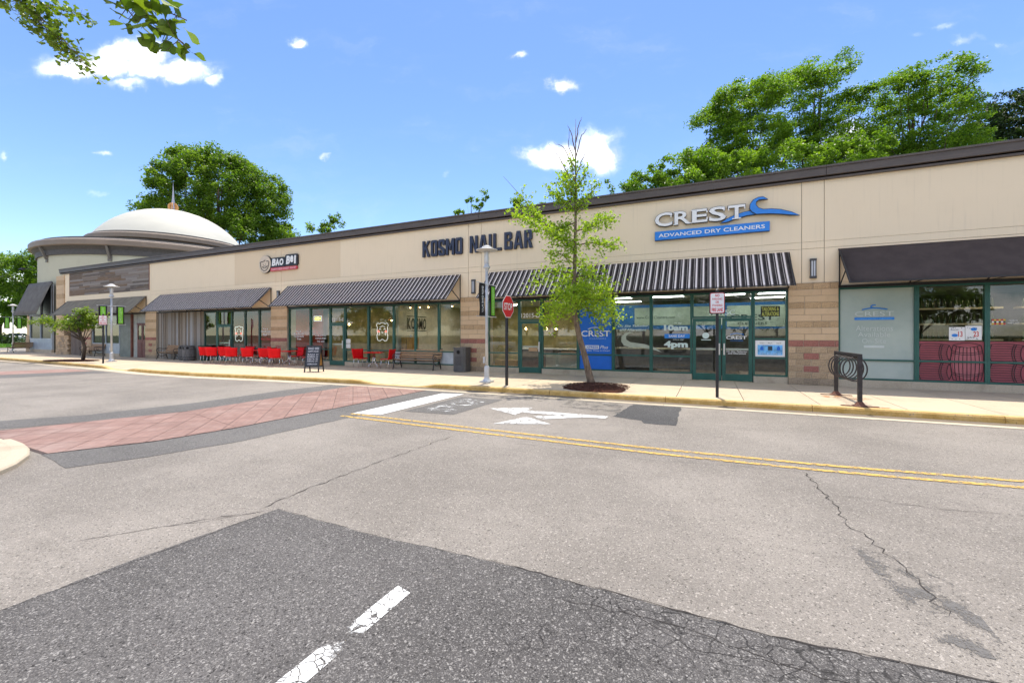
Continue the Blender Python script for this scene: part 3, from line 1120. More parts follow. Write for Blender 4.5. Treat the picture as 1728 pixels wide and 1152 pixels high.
sheet('white_lane_dash', [(-1.955, -3.0), (-1.785, -3.0), (-1.775, 2.27), (-1.90, 2.30)], .0085, M_DASH)

cr = MB()


def crack(pts, w, z, jit=.03, step=.07):
    p = ragged(pts, step, jit, closed=False)
    n = len(p)
    k = len(cr.v)
    for i, (x, y) in enumerate(p):
        a = p[min(i + 1, n - 1)]
        b = p[max(i - 1, 0)]
        t = Vector((a[0] - b[0], a[1] - b[1])).normalized()
        ww = w * .55 * random.uniform(.15, 1.0) * (.3 if i in (0, n - 1) else 1)
        cr.v += [(x - t.y * ww, y + t.x * ww, z), (x + t.y * ww, y - t.x * ww, z)]
    cr.f += [[k + 2 * i, k + 2 * i + 2, k + 2 * i + 3, k + 2 * i + 1] for i in range(n - 1)]


crack([(-3.9, 6.11), (-3.98, 4.43), (-4.0, 3.3), (-3.96, 2.80)], .013, .004)
crack([(-4.02, 2.62), (-4.5, 1.97), (-4.7, 1.7)], .010, .004, .02)
crack([(-3.88, 2.75), (-4.15, 2.35), (-4.35, 2.2)], .012, .004, .02)
crack([(1.07, 6.29), (1.12, 5.25), (1.11, 4.78)], .014, .004)
crack([(1.11, 4.78), (1.28, 4.09), (1.30, 3.43)], .010, .004, .04)
crack([(1.16, 5.56), (1.92, 5.52), (2.67, 5.64), (4.2, 5.9)], .008, .004)
crack([(-2.7, 6.12), (-1.2, 5.95), (.2, 6.22), (1.07, 6.29)], .006, .004)
crack([(-3.80, 2.84), (-2.63, 2.80), (-1.31, 2.85)], .006, .0065, .008)
crack([(-1.31, 2.85), (-.51, 2.83), (.31, 2.79), (1.35, 2.88), (4.0, 2.92)], .017, .0065, .012)
crack([(-.9, 2.62), (-.2, 2.66), (.5, 2.55), (1.1, 2.68)], .007, .0065, .02)
crack([(-.55, 2.74), (-.1, 2.5), (.6, 2.62)], .005, .0065, .02)
crack([(-.75, 1.9), (-.55, 1.82), (-.42, 1.62), (-.3, 1.55)], .012, .0065, .02, .04)
crack([(-7.79, 10.7), (-7.76, 8.6), (-7.78, 5.0), (-7.96, 3.85), (-8.5, 2.8)], .012, .0125, .012)
crack([(-3.95, 1.0), (-3.86, 2.0), (-3.80, 2.8)], .009, .0065, .008)
crack([(12, 10.72), (4, 10.74), (-4, 10.74), (-6.4, 10.72)], .010, .0115, .010)
tag(cr.build('road_cracks', M_CRACK), kind='structure')
sheet('dark_blotch', [(-3.3, 10.6), (-1.9, 10.65), (-1.75, 9.3), (-3.2, 9.6)], .0065, M_BLOTCH)
sheet('dark_blotch', [(-6.2, 10.72), (-3.8, 10.7), (-3.9, 10.2), (-6.1, 10.3)], .0068, M_BLOTCH)
sheet('dark_blotch', [(1.0, 4.4), (1.5, 3.9), (1.45, 3.1), (1.15, 3.05)], .0030, M_BLOTCH)

# concrete island at the left with its kerb
isl = [(-30, 2.95), (-9.9, 2.84), (-9.35, 2.80), (-8.9, 2.72), (-8.45, 2.58), (-8.0, 2.33), (-7.7, 2.08), (-7.45, 1.75), (-7.3, 1.3), (-7.2, .6), (-7.2, -6), (-30, -6)]
mb = MB()
mb.prism([(x - .09, y - .09) for x, y in isl], lambda u, v, w: (u, v, w), .075, -.02)
island = tag(mb.build('traffic_island', M_PAVE, fix=True), kind='structure')
mb = MB()
prof = [(0, .0), (.0, .05), (-.02, .068), (-.14, .0775), (-.17, .0775)]
for i, (x, y) in enumerate(isl[1:11]):
    a, b = isl[max(1, i)], isl[min(10, i + 2)]
    t = Vector((b[0] - a[0], b[1] - a[1])).normalized()
    nn = (-t.y, t.x) if t.x * 0 - t.y * -1 > 99 else (-t.y, t.x)
    for r, z in prof:
        mb.v.append((x + nn[0] * r, y + nn[1] * r, z))
L = len(prof)
for i in range(9):
    for j in range(L - 1):
        mb.f.append([i * L + j, (i + 1) * L + j, (i + 1) * L + j + 1, i * L + j + 1])
mb.build('island_kerb', M_GUTTER, island, fix=True)

# ------------------------------------------------------------------ the long shop building
B = thing('shop_building', 'long single storey row of cream shops with brown roof edge', 'building', (-16, 24, .14))
Y0 = 15.90


def bpart(name, m, *boxes, parent=None, cb=0.0, fix=False):
    mb = MB()
    for b in boxes:
        mb.cbox(*b, cb) if cb else mb.box(*b)
    return mb.build(name, m, parent or B, fix=fix)


bpart('wall', M_EIFS_BACK, (-46.2, 15.0, Y0 + .025, Y0 + .32, 3.16, 6.62))
bpart('rear_wall', M_EIFS, (-46.2, 15.0, 29.7, 30.0, .0, 6.62))
bpart('end_wall', M_EIFS, (15.0, 15.3, Y0, 30.0, .0, 6.62))
bpart('end_wall', M_EIFS, (-46.5, -46.2, Y0 + .3, 30.0, .0, 6.62))
bpart('roof', M_ROOF, (-46.2, 15.0, Y0 + .3, 29.7, 6.3, 6.42))
JX = [-33.70, -25.0, -21.48, -21.04, -16.75, -9.36, -8.74, 2.60, 3.18, 14.98]
for a, b in zip(JX[:-1], JX[1:]):
    tan = a in (-25.0, -21.48, -21.04)
    tight = .0015 if (a in (-25.0, -16.75)) else .007
    tight2 = .0015 if (b in (-25.0, -16.75)) else .007
    bpart('wall_panel', M_EIFS_TAN if tan else M_EIFS, (a + tight, b - tight2, Y0, Y0 + .024, 4.556, 6.43), cb=.004)
    bpart('frieze_panel', M_EIFS, (a + tight, b - tight2, Y0 - .004, Y0 + .024, 4.346, 4.548), cb=.004)
    bpart('lower_panel', M_EIFS, (a + tight, b - tight2, Y0, Y0 + .024, 3.285, 4.338), cb=.004)
cs = [-46.3, -33.3, -21.05, -8.78, 3.2, 15.1]
bpart('coping_core', M_LETTERSIDE, (-46.25, 15.05, Y0 - .10, Y0 + .4, 6.46, 6.70))
for a, b in zip(cs[:-1], cs[1:]):
    mb = MB()
    prof = [(Y0 + .01, 6.405), (Y0 - .10, 6.405), (Y0 - .10, 6.50), (Y0 - .155, 6.515), (Y0 - .155, 6.735), (Y0 - .19, 6.745), (Y0 - .19, 6.80), (Y0 + .45, 6.83), (Y0 + .45, 6.72), (Y0 + .02, 6.72)]
    mb.prism(prof, lambda u, v, w: (w, u, v), a + .006, b - .006)
    mb.build('coping', M_COPING, B, fix=True)

# block piers
BLK = {}


def block_mesh(L, h, m, key):
    if key not in BLK:
        k = (random.uniform(0, .008), random.uniform(0, .008))
        mb = MB()
        mb.cbox(0, L - .010, -k[0], .09, 0, h - .010, .008)
        BLK[key] = mb.build('block', m, data_only=True)
    return BLK[key]


def pier(cx, half=.645, top=3.28, ncourse=16):
    core = bpart('pier', M_MORTAR, (cx - half + .004, cx + half - .004, Y0 - .034, Y0 + .5, .14, top - .004))
    h = (top - .14) / ncourse
    for c in range(ncourse):
        z = .14 + c * h + .005
        if c in (0, 1):
            m, nm, L = M_BLK_GREY if c == 0 else M_BLK_SPLIT, 'split_block', .4
        elif c < 6:
            m, nm, L = M_BLK_SPLIT, 'split_block', .4
        elif c == 6:
            m, nm, L = M_BLK_RED, 'band_block', .4
        elif c in (9, 12, 15):
            m, nm, L = M_BLK_BAND, 'band_block', .43
        else:
            m, nm, L = M_BLK_SMOOTH, 'smooth_block', .86
        x = cx - half - (L / 2 if c % 2 else 0)
        while x < cx + half - .03:
            a, b = max(x, cx - half), min(x + L, cx + half)
            mm = m
            if c in (2, 4) and abs((a + b) / 2 - cx - .02) < .22:
                mm = M_BLK_RED
            if b - a > .05:
                key = (round(b - a, 3), mm.name, random.randint(0, 2))
                me = block_mesh(b - a, h, mm, key)
                o = place('block', me, core)
                ox, oy, oz = ORG[core.name]
                proud = random.uniform(-.006, .006) if c < 7 else random.uniform(-.002, .002)
                o.location = (a + .005 - ox, Y0 - .046 + proud - oy, z - oz)
            x += L
    return core


for cx in (2.885, -9.09, -21.19, -33.65):
    pier(cx)
pier(-42.3, .70)
bpart('pier_cap', M_BLK_BAND, (-47.1, -44.9, Y0 - .10, Y0 + .6, 1.53, 1.62))
for zz in range(7):
    for k in range(5):
        a = -47.08 + k * .43 - (.215 if zz % 2 else 0)
        b = min(a + .425, -44.92)
        a = max(a, -47.08)
        if b - a > .06:
            o = bpart('block', random.choice([M_BLK_SPLIT, M_BLK_SPLIT, M_BLK_GREY]), (a, b - .01, Y0 - .08 + random.uniform(-.008, .008), Y0 + .5, .14 + zz * .198, .14 + zz * .198 + .19), cb=.008)
for k in range(13):
    z = 1.63 + k * .36
    bpart('block', M_BLK_BAND if k % 3 == 2 else M_BLK_SMOOTH, (-47.05, -45.75, Y0 - .06, Y0 + .6, z, z + .352), cb=.006)


# windows and doors
def frame_bars(mb, x0, x1, z0, z1, w=.058, y0=15.93, y1=16.05, rails=()):
    mb.box(x0, x0 + w, y0, y1, z0, z1)
    mb.box(x1 - w, x1, y0, y1, z0, z1)
    for (a, b) in [(z0, z0 + w), (z1 - w, z1)] + [(r - w / 2, r + w / 2) for r in rails]:
        mb.box(x0 + w, x1 - w, y0, y1, a, b)


def shop_window(x0, x1, rails=(.94,), z0=.35, z1=3.10, gm=M_GLASS, fm=M_GREEN, w=.052, lower=None):
    mb = MB()
    frame_bars(mb, x0 + .001, x1 - .001, z0, z1, w, rails=rails)
    f = mb.build('shop_window', fm, B)
    zz = [z0] + list(rails) + [z1]
    for i, (a, b) in enumerate(zip(zz[:-1], zz[1:])):
        lo = a + (w if i == 0 else w / 2) - .004
        hi = b - (w if i == len(zz) - 2 else w / 2) + .004
        g = gm if not (lower and i == 0) else lower
        MB().box(x0 + w - .004, x1 - w + .004, 15.976, 15.984, lo, hi).build('pane', g, f)
    return f


def door(x0, x1, z0=.15, z1=2.25, fm=M_GREEN, gm=M_GLASS, hinge=1, stile=.105, y0=15.915):
    mb = MB()
    frame_bars(mb, x0 + .012, x1 - .012, z0 + .012, z1 - .012, stile, y0, y0 + .055)
    mb.box(x0 + .012 + stile, x1 - .012 - stile, y0, y0 + .055, z0 + .012 + stile, z0 + .24)
    d = mb.build('door', fm, B)
    MB().box(x0 + stile + .008, x1 - stile - .008, y0 + .024, y0 + .032, z0 + .235, z1 - stile - .008).build('pane', gm, d)
    hx = x1 - .07 if hinge > 0 else x0 + .07
    MB().box(hx - .024, hx + .024, y0 - .065, y0 - .02, 1.02, 1.40).build('handle', M_ALU, d)
    MB().box(x0 + stile, x1 - stile, y0 + .07, y0 + .10, 1.18, 1.235).build('push_bar', M_ALU, d)
    return d


def transom(x0, x1, z0=2.25, z1=3.10):
    mb = MB()
    frame_bars(mb, x0 + .001, x1 - .001, z0, z1, .055)
    f = mb.build('transom_window', M_GREEN, B)
    MB().box(x0 + .05, x1 - .05, 15.976, 15.984, z0 + .05, z1 - .05).build('pane', M_GLASS, f)


def door_frame(x0, x1):
    bpart('door_frame', M_GREEN_DK, (x0 - .001, x0 + .012, 15.925, 16.06, .15, 2.25), (x1 - .012, x1 + .001, 15.925, 16.06, .15, 2.25))


def base_wall(x0, x1):
    bpart('base_wall', M_BASEWALL, (x0, x1, Y0 + .012, Y0 + .30, .13, .348), cb=.006)


def head(x0, x1):
    bpart('awning_header', M_BLACK, (x0, x1, Y0 - .02, Y0 + .20, 3.102, 3.175))
    bpart('header_band', M_EIFS, (x0, x1, Y0 + .002, Y0 + .024, 3.178, 3.28))


for a, b in ((3.53, 5.36), (5.36, 6.83), (6.83, 8.30), (8.30, 9.78), (9.78, 11.26), (11.26, 12.74), (12.74, 14.6)):
    shop_window(a, b, gm=M_FROSTGLASS if a < 4 else M_GLASS)
base_wall(3.53, 14.98)
head(3.53, 14.98)
for a, b in ((-8.44, -7.01), (-6.04, -4.56), (-4.56, -3.23), (-3.23, -1.89), (-1.89, -.55)):
    shop_window(a, b)
shop_window(1.28, 2.24, rails=(.94, 1.55))
transom(-7.01, -6.04)
door_frame(-7.01, -6.04)
door(-7.0, -6.05)
transom(-.55, 1.28)
door_frame(-.55, 1.28)
door(-.54, .362, hinge=1)
door(.368, 1.27, hinge=-1)
for a, b in ((-8.44, -7.02), (-6.03, -.56), (1.29, 2.24)):
    base_wall(a, b)
head(-8.44, 2.24)
for a, b in ((-20.52, -18.9), (-18.9, -17.49), (-16.48, -14.97), (-14.97, -13.43), (-13.43, -12.18), (-12.18, -10.91), (-10.91, -9.74)):
    shop_window(a, b, lower=mat('marble_panel', (.50, .53, .54), .4, var=.14, vscale=2.5) if a >= -13.43 else None)
transom(-17.49, -16.48)
door_frame(-17.49, -16.48)
door(-17.48, -16.49)
for a, b in ((-20.52, -17.5), (-16.47, -9.74)):
    base_wall(a, b)
head(-20.52, -9.74)
for a, b in ((-27.97, -26.73), (-25.34, -24.14), (-24.14, -22.91), (-22.91, -21.84)):
    shop_window(a, b, fm=M_GREEN_DK)
transom(-26.73, -25.34)
door_frame(-26.73, -25.34)
door(-26.72, -25.35)
for a, b in ((-27.97, -26.74), (-25.33, -21.84)):
    base_wall(a, b)
head(-33.0, -21.84)
# vertical barn boards beside the restaurant door
bpart('board_backing', M_BARNV_DK, (-33.0, -27.98, 15.99, 16.08, .14, 3.10))
x = -33.0
while x < -28.05:
    w = random.uniform(.10, .19)
    x2 = min(x + w, -27.99)
    p_ = random.uniform(0, .022)
    bpart('plank', M_BARNV, (x + .003, x2 - .003, 15.955 - p_, 15.988, .145, 3.095))
    x = x2
# the barn-clad unit at the left end
bpart('sign_surround', M_EIFS, (-46.2, -44.96, Y0, Y0 + .024, 4.30, 6.43), (-33.86, -33.71, Y0, Y0 + .024, 4.30, 6.43), (-44.958, -33.862, Y0, Y0 + .024, 4.30, 4.66))
bpart('panel_trim', M_BLOWN, (-33.90, -33.865, Y0 - .03, Y0 + .02, 4.662, 6.42), (-44.955, -44.92, Y0 - .03, Y0 + .02, 4.662, 6.42))
for r in range(13):
    z = 4.665 + r * .1345
    x = -44.915
    while x < -33.95:
        w = random.uniform(1.2, 3.2)
        x2 = min(x + w, -33.905)
        if -33.905 - x2 < .5:
            x2 = -33.905
        q = random.uniform(0, .014)
        bpart('plank', M_BARNH, (x + .003, x2 - .003, Y0 - .012 - q, Y0 + .02, z + .003, z + .1315))
        x = x2
head(-45.7, -34.3)
bpart('lintel', M_EIFS, (-46.2, -33.71, Y0 + .001, Y0 + .024, 3.285, 4.296))
x = -44.9
while x < -43.05:
    x2 = min(x + random.uniform(.13, .2), -43.0)
    bpart('plank', M_BARNV_DK, (x + .003, x2 - .003, 15.95 - random.uniform(0, .02), 15.99, .145, 3.095))
    x = x2
mb = MB()
frame_bars(mb, -41.58, -37.75, 1.02, 3.09, .06)
mb.box(-39.70, -39.63, 15.93, 16.05, 1.08, 3.03)
f = mb.build('shop_window', M_STEELBLUE, B)
MB().box(-41.53, -39.70, 15.976, 15.984, 1.07, 3.04).build('pane', M_GLASS_DK, f)
MB().box(-39.63, -37.80, 15.976, 15.984, 1.07, 3.04).build('pane', M_GLASS_DK, f)
bpart('panel_below_window', M_STEELBLUE, (-41.58, -37.75, 15.94, 16.03, .34, 1.015))
base_wall(-41.58, -37.75)


def corrugated(x0, x1, z0, z1, m, y=15.95):
    mb = MB()
    n = int((x1 - x0) / .038)
    for i in range(n + 1):
        x = x0 + (x1 - x0) * i / n
        yy = y + (.012 if i % 2 else 0) + .006 * ((i // 2) % 2)
        mb.v += [(x, yy, z0), (x, yy, z1)]
    mb.f = [[2 * i, 2 * i + 2, 2 * i + 3, 2 * i + 1] for i in range(n)]
    return mb.build('corrugated_panel', m, B)


corrugated(-37.70, -36.25, .14, 3.09, M_CORR)
bpart('trim_post', M_BLOWN, (-36.24, -36.12, 15.9, 16.03, .14, 3.09))
corrugated(-36.10, -35.62, .14, 3.09, M_CORRLITE, 16.02)
corrugated(-35.60, -34.32, 2.42, 3.09, M_CORRLITE, 16.02)
for (a, b) in ((-35.60, -34.97), (-34.96, -34.33)):
    mb = MB()
    mb.box(a + .01, b - .01, 16.0, 16.05, .15, 1.25)
    frame_bars(mb, a + .01, b - .01, 1.25, 2.40, .10, 16.0, 16.05)
    d = mb.build('door', M_DOORRED, B)
    MB().box(a + .10, b - .10, 16.02, 16.028, 1.34, 2.31).build('pane', M_GLASS_DK, d)
    MB().cbox(a + .12, b - .12, 15.985, 16.0, .35, 1.12, .008).build('door_panel', M_DOORRED, d)
bpart('door_header', M_DOORRED, (-35.61, -34.32, 15.97, 16.06, 2.402, 2.47))

# interiors
bpart('interior_floor', M_INTFLOOR, (-46.1, 14.9, 16.25, 29.6, .10, .16))
bpart('ceiling', M_CEIL, (-46.1, 14.9, 16.25, 29.6, 3.22, 3.28))
for x in (-33.62, -13.47, -4.62, 2.9):
    bpart('party_wall', M_BEIGEWALL if x > -14 else M_REDWALL, (x - .06, x + .06, 16.26, 29.6, .16, 3.22))
bpart('back_wall', M_DARKWALL, (3.0, 14.9, 22.0, 22.1, .16, 3.22))
bpart('back_wall', M_DARKWALL, (-4.5, 2.8, 20.6, 20.7, .16, 3.22))
bpart('back_wall', M_OLIVEWALL, (-13.4, -4.7, 22.0, 22.1, .16, 3.22))
bpart('back_wall', M_OLIVEWALL, (-21.5, -13.6, 19.4, 19.5, .16, 3.22))
bpart('back_wall', M_REDWALL, (-33.5, -21.5, 19.0, 19.1, .16, 3.22))
bpart('back_wall', M_DARKWALL, (-46.1, -33.7, 18.5, 18.6, .16, 3.22))
bpart('column', M_BARNV_DK, (-11.9, -11.5, 20.4, 20.8, .16, 3.22))
g = bpart('ceiling_grid', M_SHELF, *[(-4.5 + i * 1.22, -4.47 + i * 1.22, 16.3, 20.6, 3.210, 3.218) for i in range(6)], *[(-4.5, 2.8, 16.9 + j * .61, 16.925 + j * .61, 3.206, 3.2095) for j in range(6)])
bulk = bpart('wall_band', M_INTBLUE, (-4.0, 2.75, 19.0, 19.06, 1.92, 2.95))
bpart('band_panel', M_INTCREAM, (-2.93, .55, 18.985, 18.998, 2.08, 2.83), (.62, 2.7, 18.985, 18.998, 2.0, 2.83), parent=B)


# ------------------------------------------------------------------ awnings
def awning(name, x0, x1, m, label, group, yt=Y0 - .02, zt=4.28, ytip=14.72, ztip=3.12, nstrut=None):
    a = thing(name, label, 'awning', ((x0 + x1) / 2, yt, ztip), group)
    mb = MB()
    n = max(8, int((x1 - x0) / .5))
    m_ = 8
    for i in range(n + 1):
        x = x0 + (x1 - x0) * i / n
        for j in range(m_ + 1):
            t = j / m_
            sag = .018 * math.sin(math.pi * t) + (.006 * math.sin(i * 1.7 + j) if 0 < j < m_ else 0)
            mb.v.append((x, yt + (ytip - yt) * t + sag * .7, zt + (ztip - zt) * t - sag * .7))
    for i in range(n):
        for j in range(m_):
            mb.f.append([i * (m_ + 1) + j, i * (m_ + 1) + j + 1, (i + 1) * (m_ + 1) + j + 1, (i + 1) * (m_ + 1) + j])
    o = mb.build('canopy', m, a, smooth=True)
    md = o.modifiers.new('thickness', 'SOLIDIFY')
    md.thickness = .006
    md.offset = -1
    MB().box(x0 + .01, x1 - .01, ytip + .012, ytip + .042, ztip + .012, ztip + .042).build('front_rail', M_BLACK, a)
    MB().box(x0 + .01, x1 - .01, yt - .035, yt - .005, ztip + .02, ztip + .05).build('wall_rail', M_BLACK, a)
    k = nstrut or max(2, int(round((x1 - x0) / 1.53)))
    for i in range(k + 1):
        x = x0 + .03 + (x1 - x0 - .06) * i / k
        mb = MB()
        mb.bar((x, yt + (ytip - yt) * .60, zt + (ztip - zt) * .60 - .03), (x, yt - .02, ztip + .03), .028, .028)
        if i in (0, k):
            mb.bar((x, yt - .018, ztip + .055), (x, yt - .018, zt - .05), .028, .028, (0, 1, 0))
            mb.bar((x, yt - .03, zt - .045), (x, ytip + .05, ztip + .035), .024, .024)
        else:
            mb.bar((x, ytip + .03, ztip + .03), (x, yt - .03, ztip + .036), .022, .022)
        mb.build('strut', M_BLACK, a)
    return a


GA = 'striped awnings over the shopfronts'
awning('awning', 3.52, 14.9, M_CANVAS_DARK, 'plain charcoal awning over the frosted and burgundy windows', None)
awning('awning', -8.35, 2.28, M_STRIPE, 'striped awning behind the street tree, over the dry cleaner windows', GA)
awning('awning', -20.53, -9.72, M_STRIPE, 'striped awning between two piers, above the bench and the open sign', GA)
awning('awning', -32.57, -21.8, M_STRIPE, 'striped awning over the vertical barn boards and the red chairs', GA)
awning('awning', -45.33, -34.18, M_CANVAS_GREY, 'faded grey awning under the weathered wood panel', None, ytip=14.86)

# ------------------------------------------------------------------ shop signs
S = thing('dry_cleaner_sign', 'white letters with blue wave above a blue strip on cream wall', 'sign', (0.4, 15.85, 5.0))
SY = 15.78
for ch, x0, x1, z0, z1 in (('C', -1.74, -1.17, 5.455, 5.925), ('R', -1.10, -.59, 5.47, 5.91), ('E', -.54, -.07, 5.47, 5.91), ('S', -.02, .49, 5.455, 5.925), ('T', .55, 1.05, 5.47, 5.91)):
    mb = MB()
    text(mb, ch, x0, z0, x1, z1, on_wall(SY), .018, depth=.012)
    wq = x1 - x0
    sf = []
    if ch == 'T':
        sf = [(x0, x0 + .03, z1 - .15, z1 - .072), (x1 - .03, x1, z1 - .15, z1 - .072), (x0 + wq * .5 - .13, x0 + wq * .5 + .13, z0 - .012, z0 + .022)]
    if ch == 'E':
        sf = [(x1 - .03, x1 + .005, z1 - .14, z1 - .072), (x1 - .03, x1 + .01, z0 + .072, z0 + .15), (x0 - .03, x0 + .01, z1 - .03, z1), (x0 - .03, x0 + .01, z0, z0 + .03)]
    if ch == 'R':
        sf = [(x0 - .03, x0 + .12, z0 - .010, z0 + .022), (x0 - .03, x0 + .01, z1 - .03, z1), (x1 - .10, x1 + .035, z0 - .010, z0 + .022)]
    if ch == 'S':
        sf = [(x1 - .075, x1 - .045, z1 - .16, z1 - .02), (x0 + .02, x0 + .05, z0 + .02, z0 + .16)]
    if ch == 'C':
        sf = [(x1 - .06, x1 - .028, z1 - .19, z1 - .03)]
    for q in sf:
        mb.box(q[0], q[1], SY - .0012, SY + .0122, q[2], q[3])
    L_ = mb.build('letter', M_LETTERWHITE, S)
    mb = MB()
    text(mb, ch, x0 - .016, z0 - .016, x1 + .016, z1 + .016, on_wall(SY + .013), .026, depth=.10)
    mb.build('letter_return', M_LETTERSIDE, L_)
SWA = [(1.67, 5.98), (1.55, 6.07), (1.42, 6.07), (1.28, 6.01), (1.19, 5.88), (1.18, 5.74), (1.24, 5.64), (1.36, 5.55), (1.55, 5.54), (1.76, 5.52), (2.02, 5.48), (2.29, 5.42), (2.52, 5.38), (2.32, 5.49), (2.02, 5.61), (1.76, 5.66), (1.55, 5.67), (1.42, 5.73), (1.34, 5.84), (1.35, 5.94), (1.43, 6.0), (1.55, 6.0)]
SWB = [(.34, 5.38), (.53, 5.50), (.75, 5.59), (1.03, 5.66), (1.205, 5.675), (1.215, 5.64), (1.335, 5.555), (1.10, 5.55), (.82, 5.49), (.53, 5.40)]


def grow(poly, d):
    out = []
    n = len(poly)
    ar = sum(poly[i - 1][0] * poly[i][1] - poly[i][0] * poly[i - 1][1] for i in range(n))
    sg = 1 if ar > 0 else -1
    for i in range(n):
        a, b = Vector(poly[i - 1]), Vector(poly[(i + 1) % n])
        t = (b - a).normalized()
        out.append((poly[i][0] + sg * t.y * d, poly[i][1] - sg * t.x * d))
    return out


def catmull(poly, k=3):
    n = len(poly)
    out = []
    for i in range(n):
        p0, p1, p2, p3 = [Vector(poly[(i + j - 1) % n]) for j in range(4)]
        for q in range(k):
            t = q / k
            v = .5 * ((2 * p1) + (p2 - p0) * t + (2 * p0 - 5 * p1 + 4 * p2 - p3) * t * t + (3 * p1 - p0 - 3 * p2 + p3) * t ** 3)
            out.append(tuple(v))
    return out


for poly, yy in ((SWA, SY - .03), (SWB, SY + .02)):
    o = MB().prism(poly, on_wall(0), yy, yy + .012).build('wave', M_SIGNBLUE, S, fix=True)
    MB().prism(grow(poly, .018), on_wall(0), yy + .0125, yy + .10).build('wave_return', M_LETTERSIDE, o, fix=True)
st = bpart('strip', M_SIGNBLUE, (-1.74, 1.73, SY, SY + .012, 4.99, 5.285), parent=S)
MB().box(-1.745, 1.735, SY + .013, SY + .115, 4.975, 5.29).build('strip_return', mat('dark_blue_return', (.01, .06, .20), .5), st)
mb = MB()
text(mb, 'ADVANCED DRY CLEANERS', -1.62, 5.075, 1.60, 5.20, on_wall(SY - .004), .012)
mb.build('lettering', M_LETTERWHITE, S)

K = thing('nail_bar_sign', 'dark condensed capital letters spaced along the cream wall above the lamp post', 'sign', (-9.1, 15.87, 5.1))


def block_letter(ch, x, w, z0, z1, y0, y1):
    """condensed angular capital from butted bars; returns its mesh builder"""
    mb = MB()
    s = .115
    H = z1 - z0
    X = lambda q: x + q
    Zb = z0

    def slab(poly, o=0.0):
        mb.prism([(X(a), Zb + b) for a, b in poly], on_wall(0), y0 + o, y1 - o)
    c = .05
    if ch == 'O':
        slab([(0, c), (s, c + .02), (s, H - c - .02), (0, H - c)])
        slab([(w - s, c + .02), (w, c), (w, H - c), (w - s, H - c - .02)])
        slab([(c, H), (0, H - c - .001), (s, H - s), (w - s, H - s), (w, H - c - .001), (w - c, H)], .001)
        slab([(0, c + .001), (c, 0), (w - c, 0), (w, c + .001), (w - s, s), (s, s)], .001)
    elif ch == 'S':
        m1, m2 = H * .46, H * .60
        slab([(0, m2 - .06), (s, m2), (s, H - s), (0, H - c)])
        slab([(c, H), (0, H - c - .001), (s, H - s), (w - s, H - s), (w, H - c), (w - c, H)], .001)
        slab([(w - s, H - s - .13), (w, H - s - .13), (w, H - c), (w - s, H - s)], .002)
        slab([(0, m2 - .07), (w - s * .7, m1 - .12), (w, m1 - .04), (s * .8, m2 + .03)], .003)
        slab([(w - s, s), (w, c), (w, m1 - .04), (w - s, m1 - .09)], .001)
        slab([(0, c + .001), (c, 0), (w - c, 0), (w, c + .001), (w - s, s), (s, s)], .002)
        slab([(0, c), (s, s), (s, s + .13), (0, s + .13)], .001)
    elif ch == 'K':
        slab([(0, 0), (s, 0), (s, H), (0, H)])
        slab([(s + .001, H * .40), (s + .001, H * .58), (w - s * .9, H), (w, H), (w - .01, H * .96)], .001)
        slab([(s + .03, H * .52), (s + .10, H * .64), (w + .01, 0), (w - s * 1.0, 0)], .002)
    elif ch == 'M':
        slab([(0, 0), (s, 0), (s, H), (0, H)])
        slab([(w - s, 0), (w, 0), (w, H), (w - s, H)])
        slab([(s + .001, H), (s + .001, H * .70), (w / 2 - .02, H * .28), (w / 2 + .045, H * .34)], .001)
        slab([(w - s - .001, H), (w - s - .001, H * .70), (w / 2 + .02, H * .28), (w / 2 - .045, H * .34)], .002)
    elif ch == 'N':
        slab([(0, 0), (s, 0), (s, H), (0, H)])
        slab([(w - s, 0), (w, 0), (w, H), (w - s, H)])
        slab([(s + .001, H), (s + .001, H * .68), (w - s - .001, 0), (w - s - .001, H * .30)], .001)
    elif ch == 'A':
        slab([(0, 0), (s * .95, 0), (w / 2 + .02, H), (w / 2 - .075, H)])
        slab([(w, 0), (w - s * .95, 0), (w / 2 - .02, H), (w / 2 + .075, H)], .001)
        slab([(s * .9, H * .20), (w - s * .9, H * .20), (w - s * 1.15, H * .34), (s * 1.15, H * .34)], .002)
    elif ch == 'I':
        slab([(0, 0), (s, 0), (s, H), (0, H)])
    elif ch == 'L':
        slab([(0, 0), (s, 0), (s, H), (0, H)])
        slab([(s + .001, 0), (w, 0), (w, s), (s + .001, s)])
    elif ch == 'B':
        slab([(0, 0), (s, 0), (s, H), (0, H)])
        slab([(s + .001, H - s), (w - s - .02, H - s), (w - .03, H - c), (w - .08, H), (s + .001, H)])
        slab([(s + .001, H * .47), (w - s, H * .47), (w - s, H * .61), (s + .001, H * .61)])
        slab([(s + .001, 0), (w - c, 0), (w, c), (w - s, s), (s + .001, s)])
        slab([(w - s - .018, H * .612), (w - .05, H * .60), (w - .028, H * .66), (w - .028, H - c - .002), (w - s - .018, H - s - .002)], .001)
        slab([(w - s, s + .002), (w, c + .002), (w, H * .42), (w - .05, H * .48), (w - s + .002, H * .468)], .002)
    elif ch == 'R':
        slab([(0, 0), (s, 0), (s, H), (0, H)])
        slab([(s + .001, H - s), (w - s - .01, H - s), (w, H - c), (w - c, H), (s + .001, H)])
        slab([(s + .001, H * .42), (w - s, H * .42), (w - s, H * .56), (s + .001, H * .56)])
        slab([(w - s - .008, H * .50), (w - c, H * .44), (w, H * .51), (w, H - c - .002), (w - s - .008, H - s - .002)], .001)
        slab([(w * .45, H * .418), (w * .45 + s, H * .418), (w + .02, 0), (w - s, 0)], .002)
    return mb


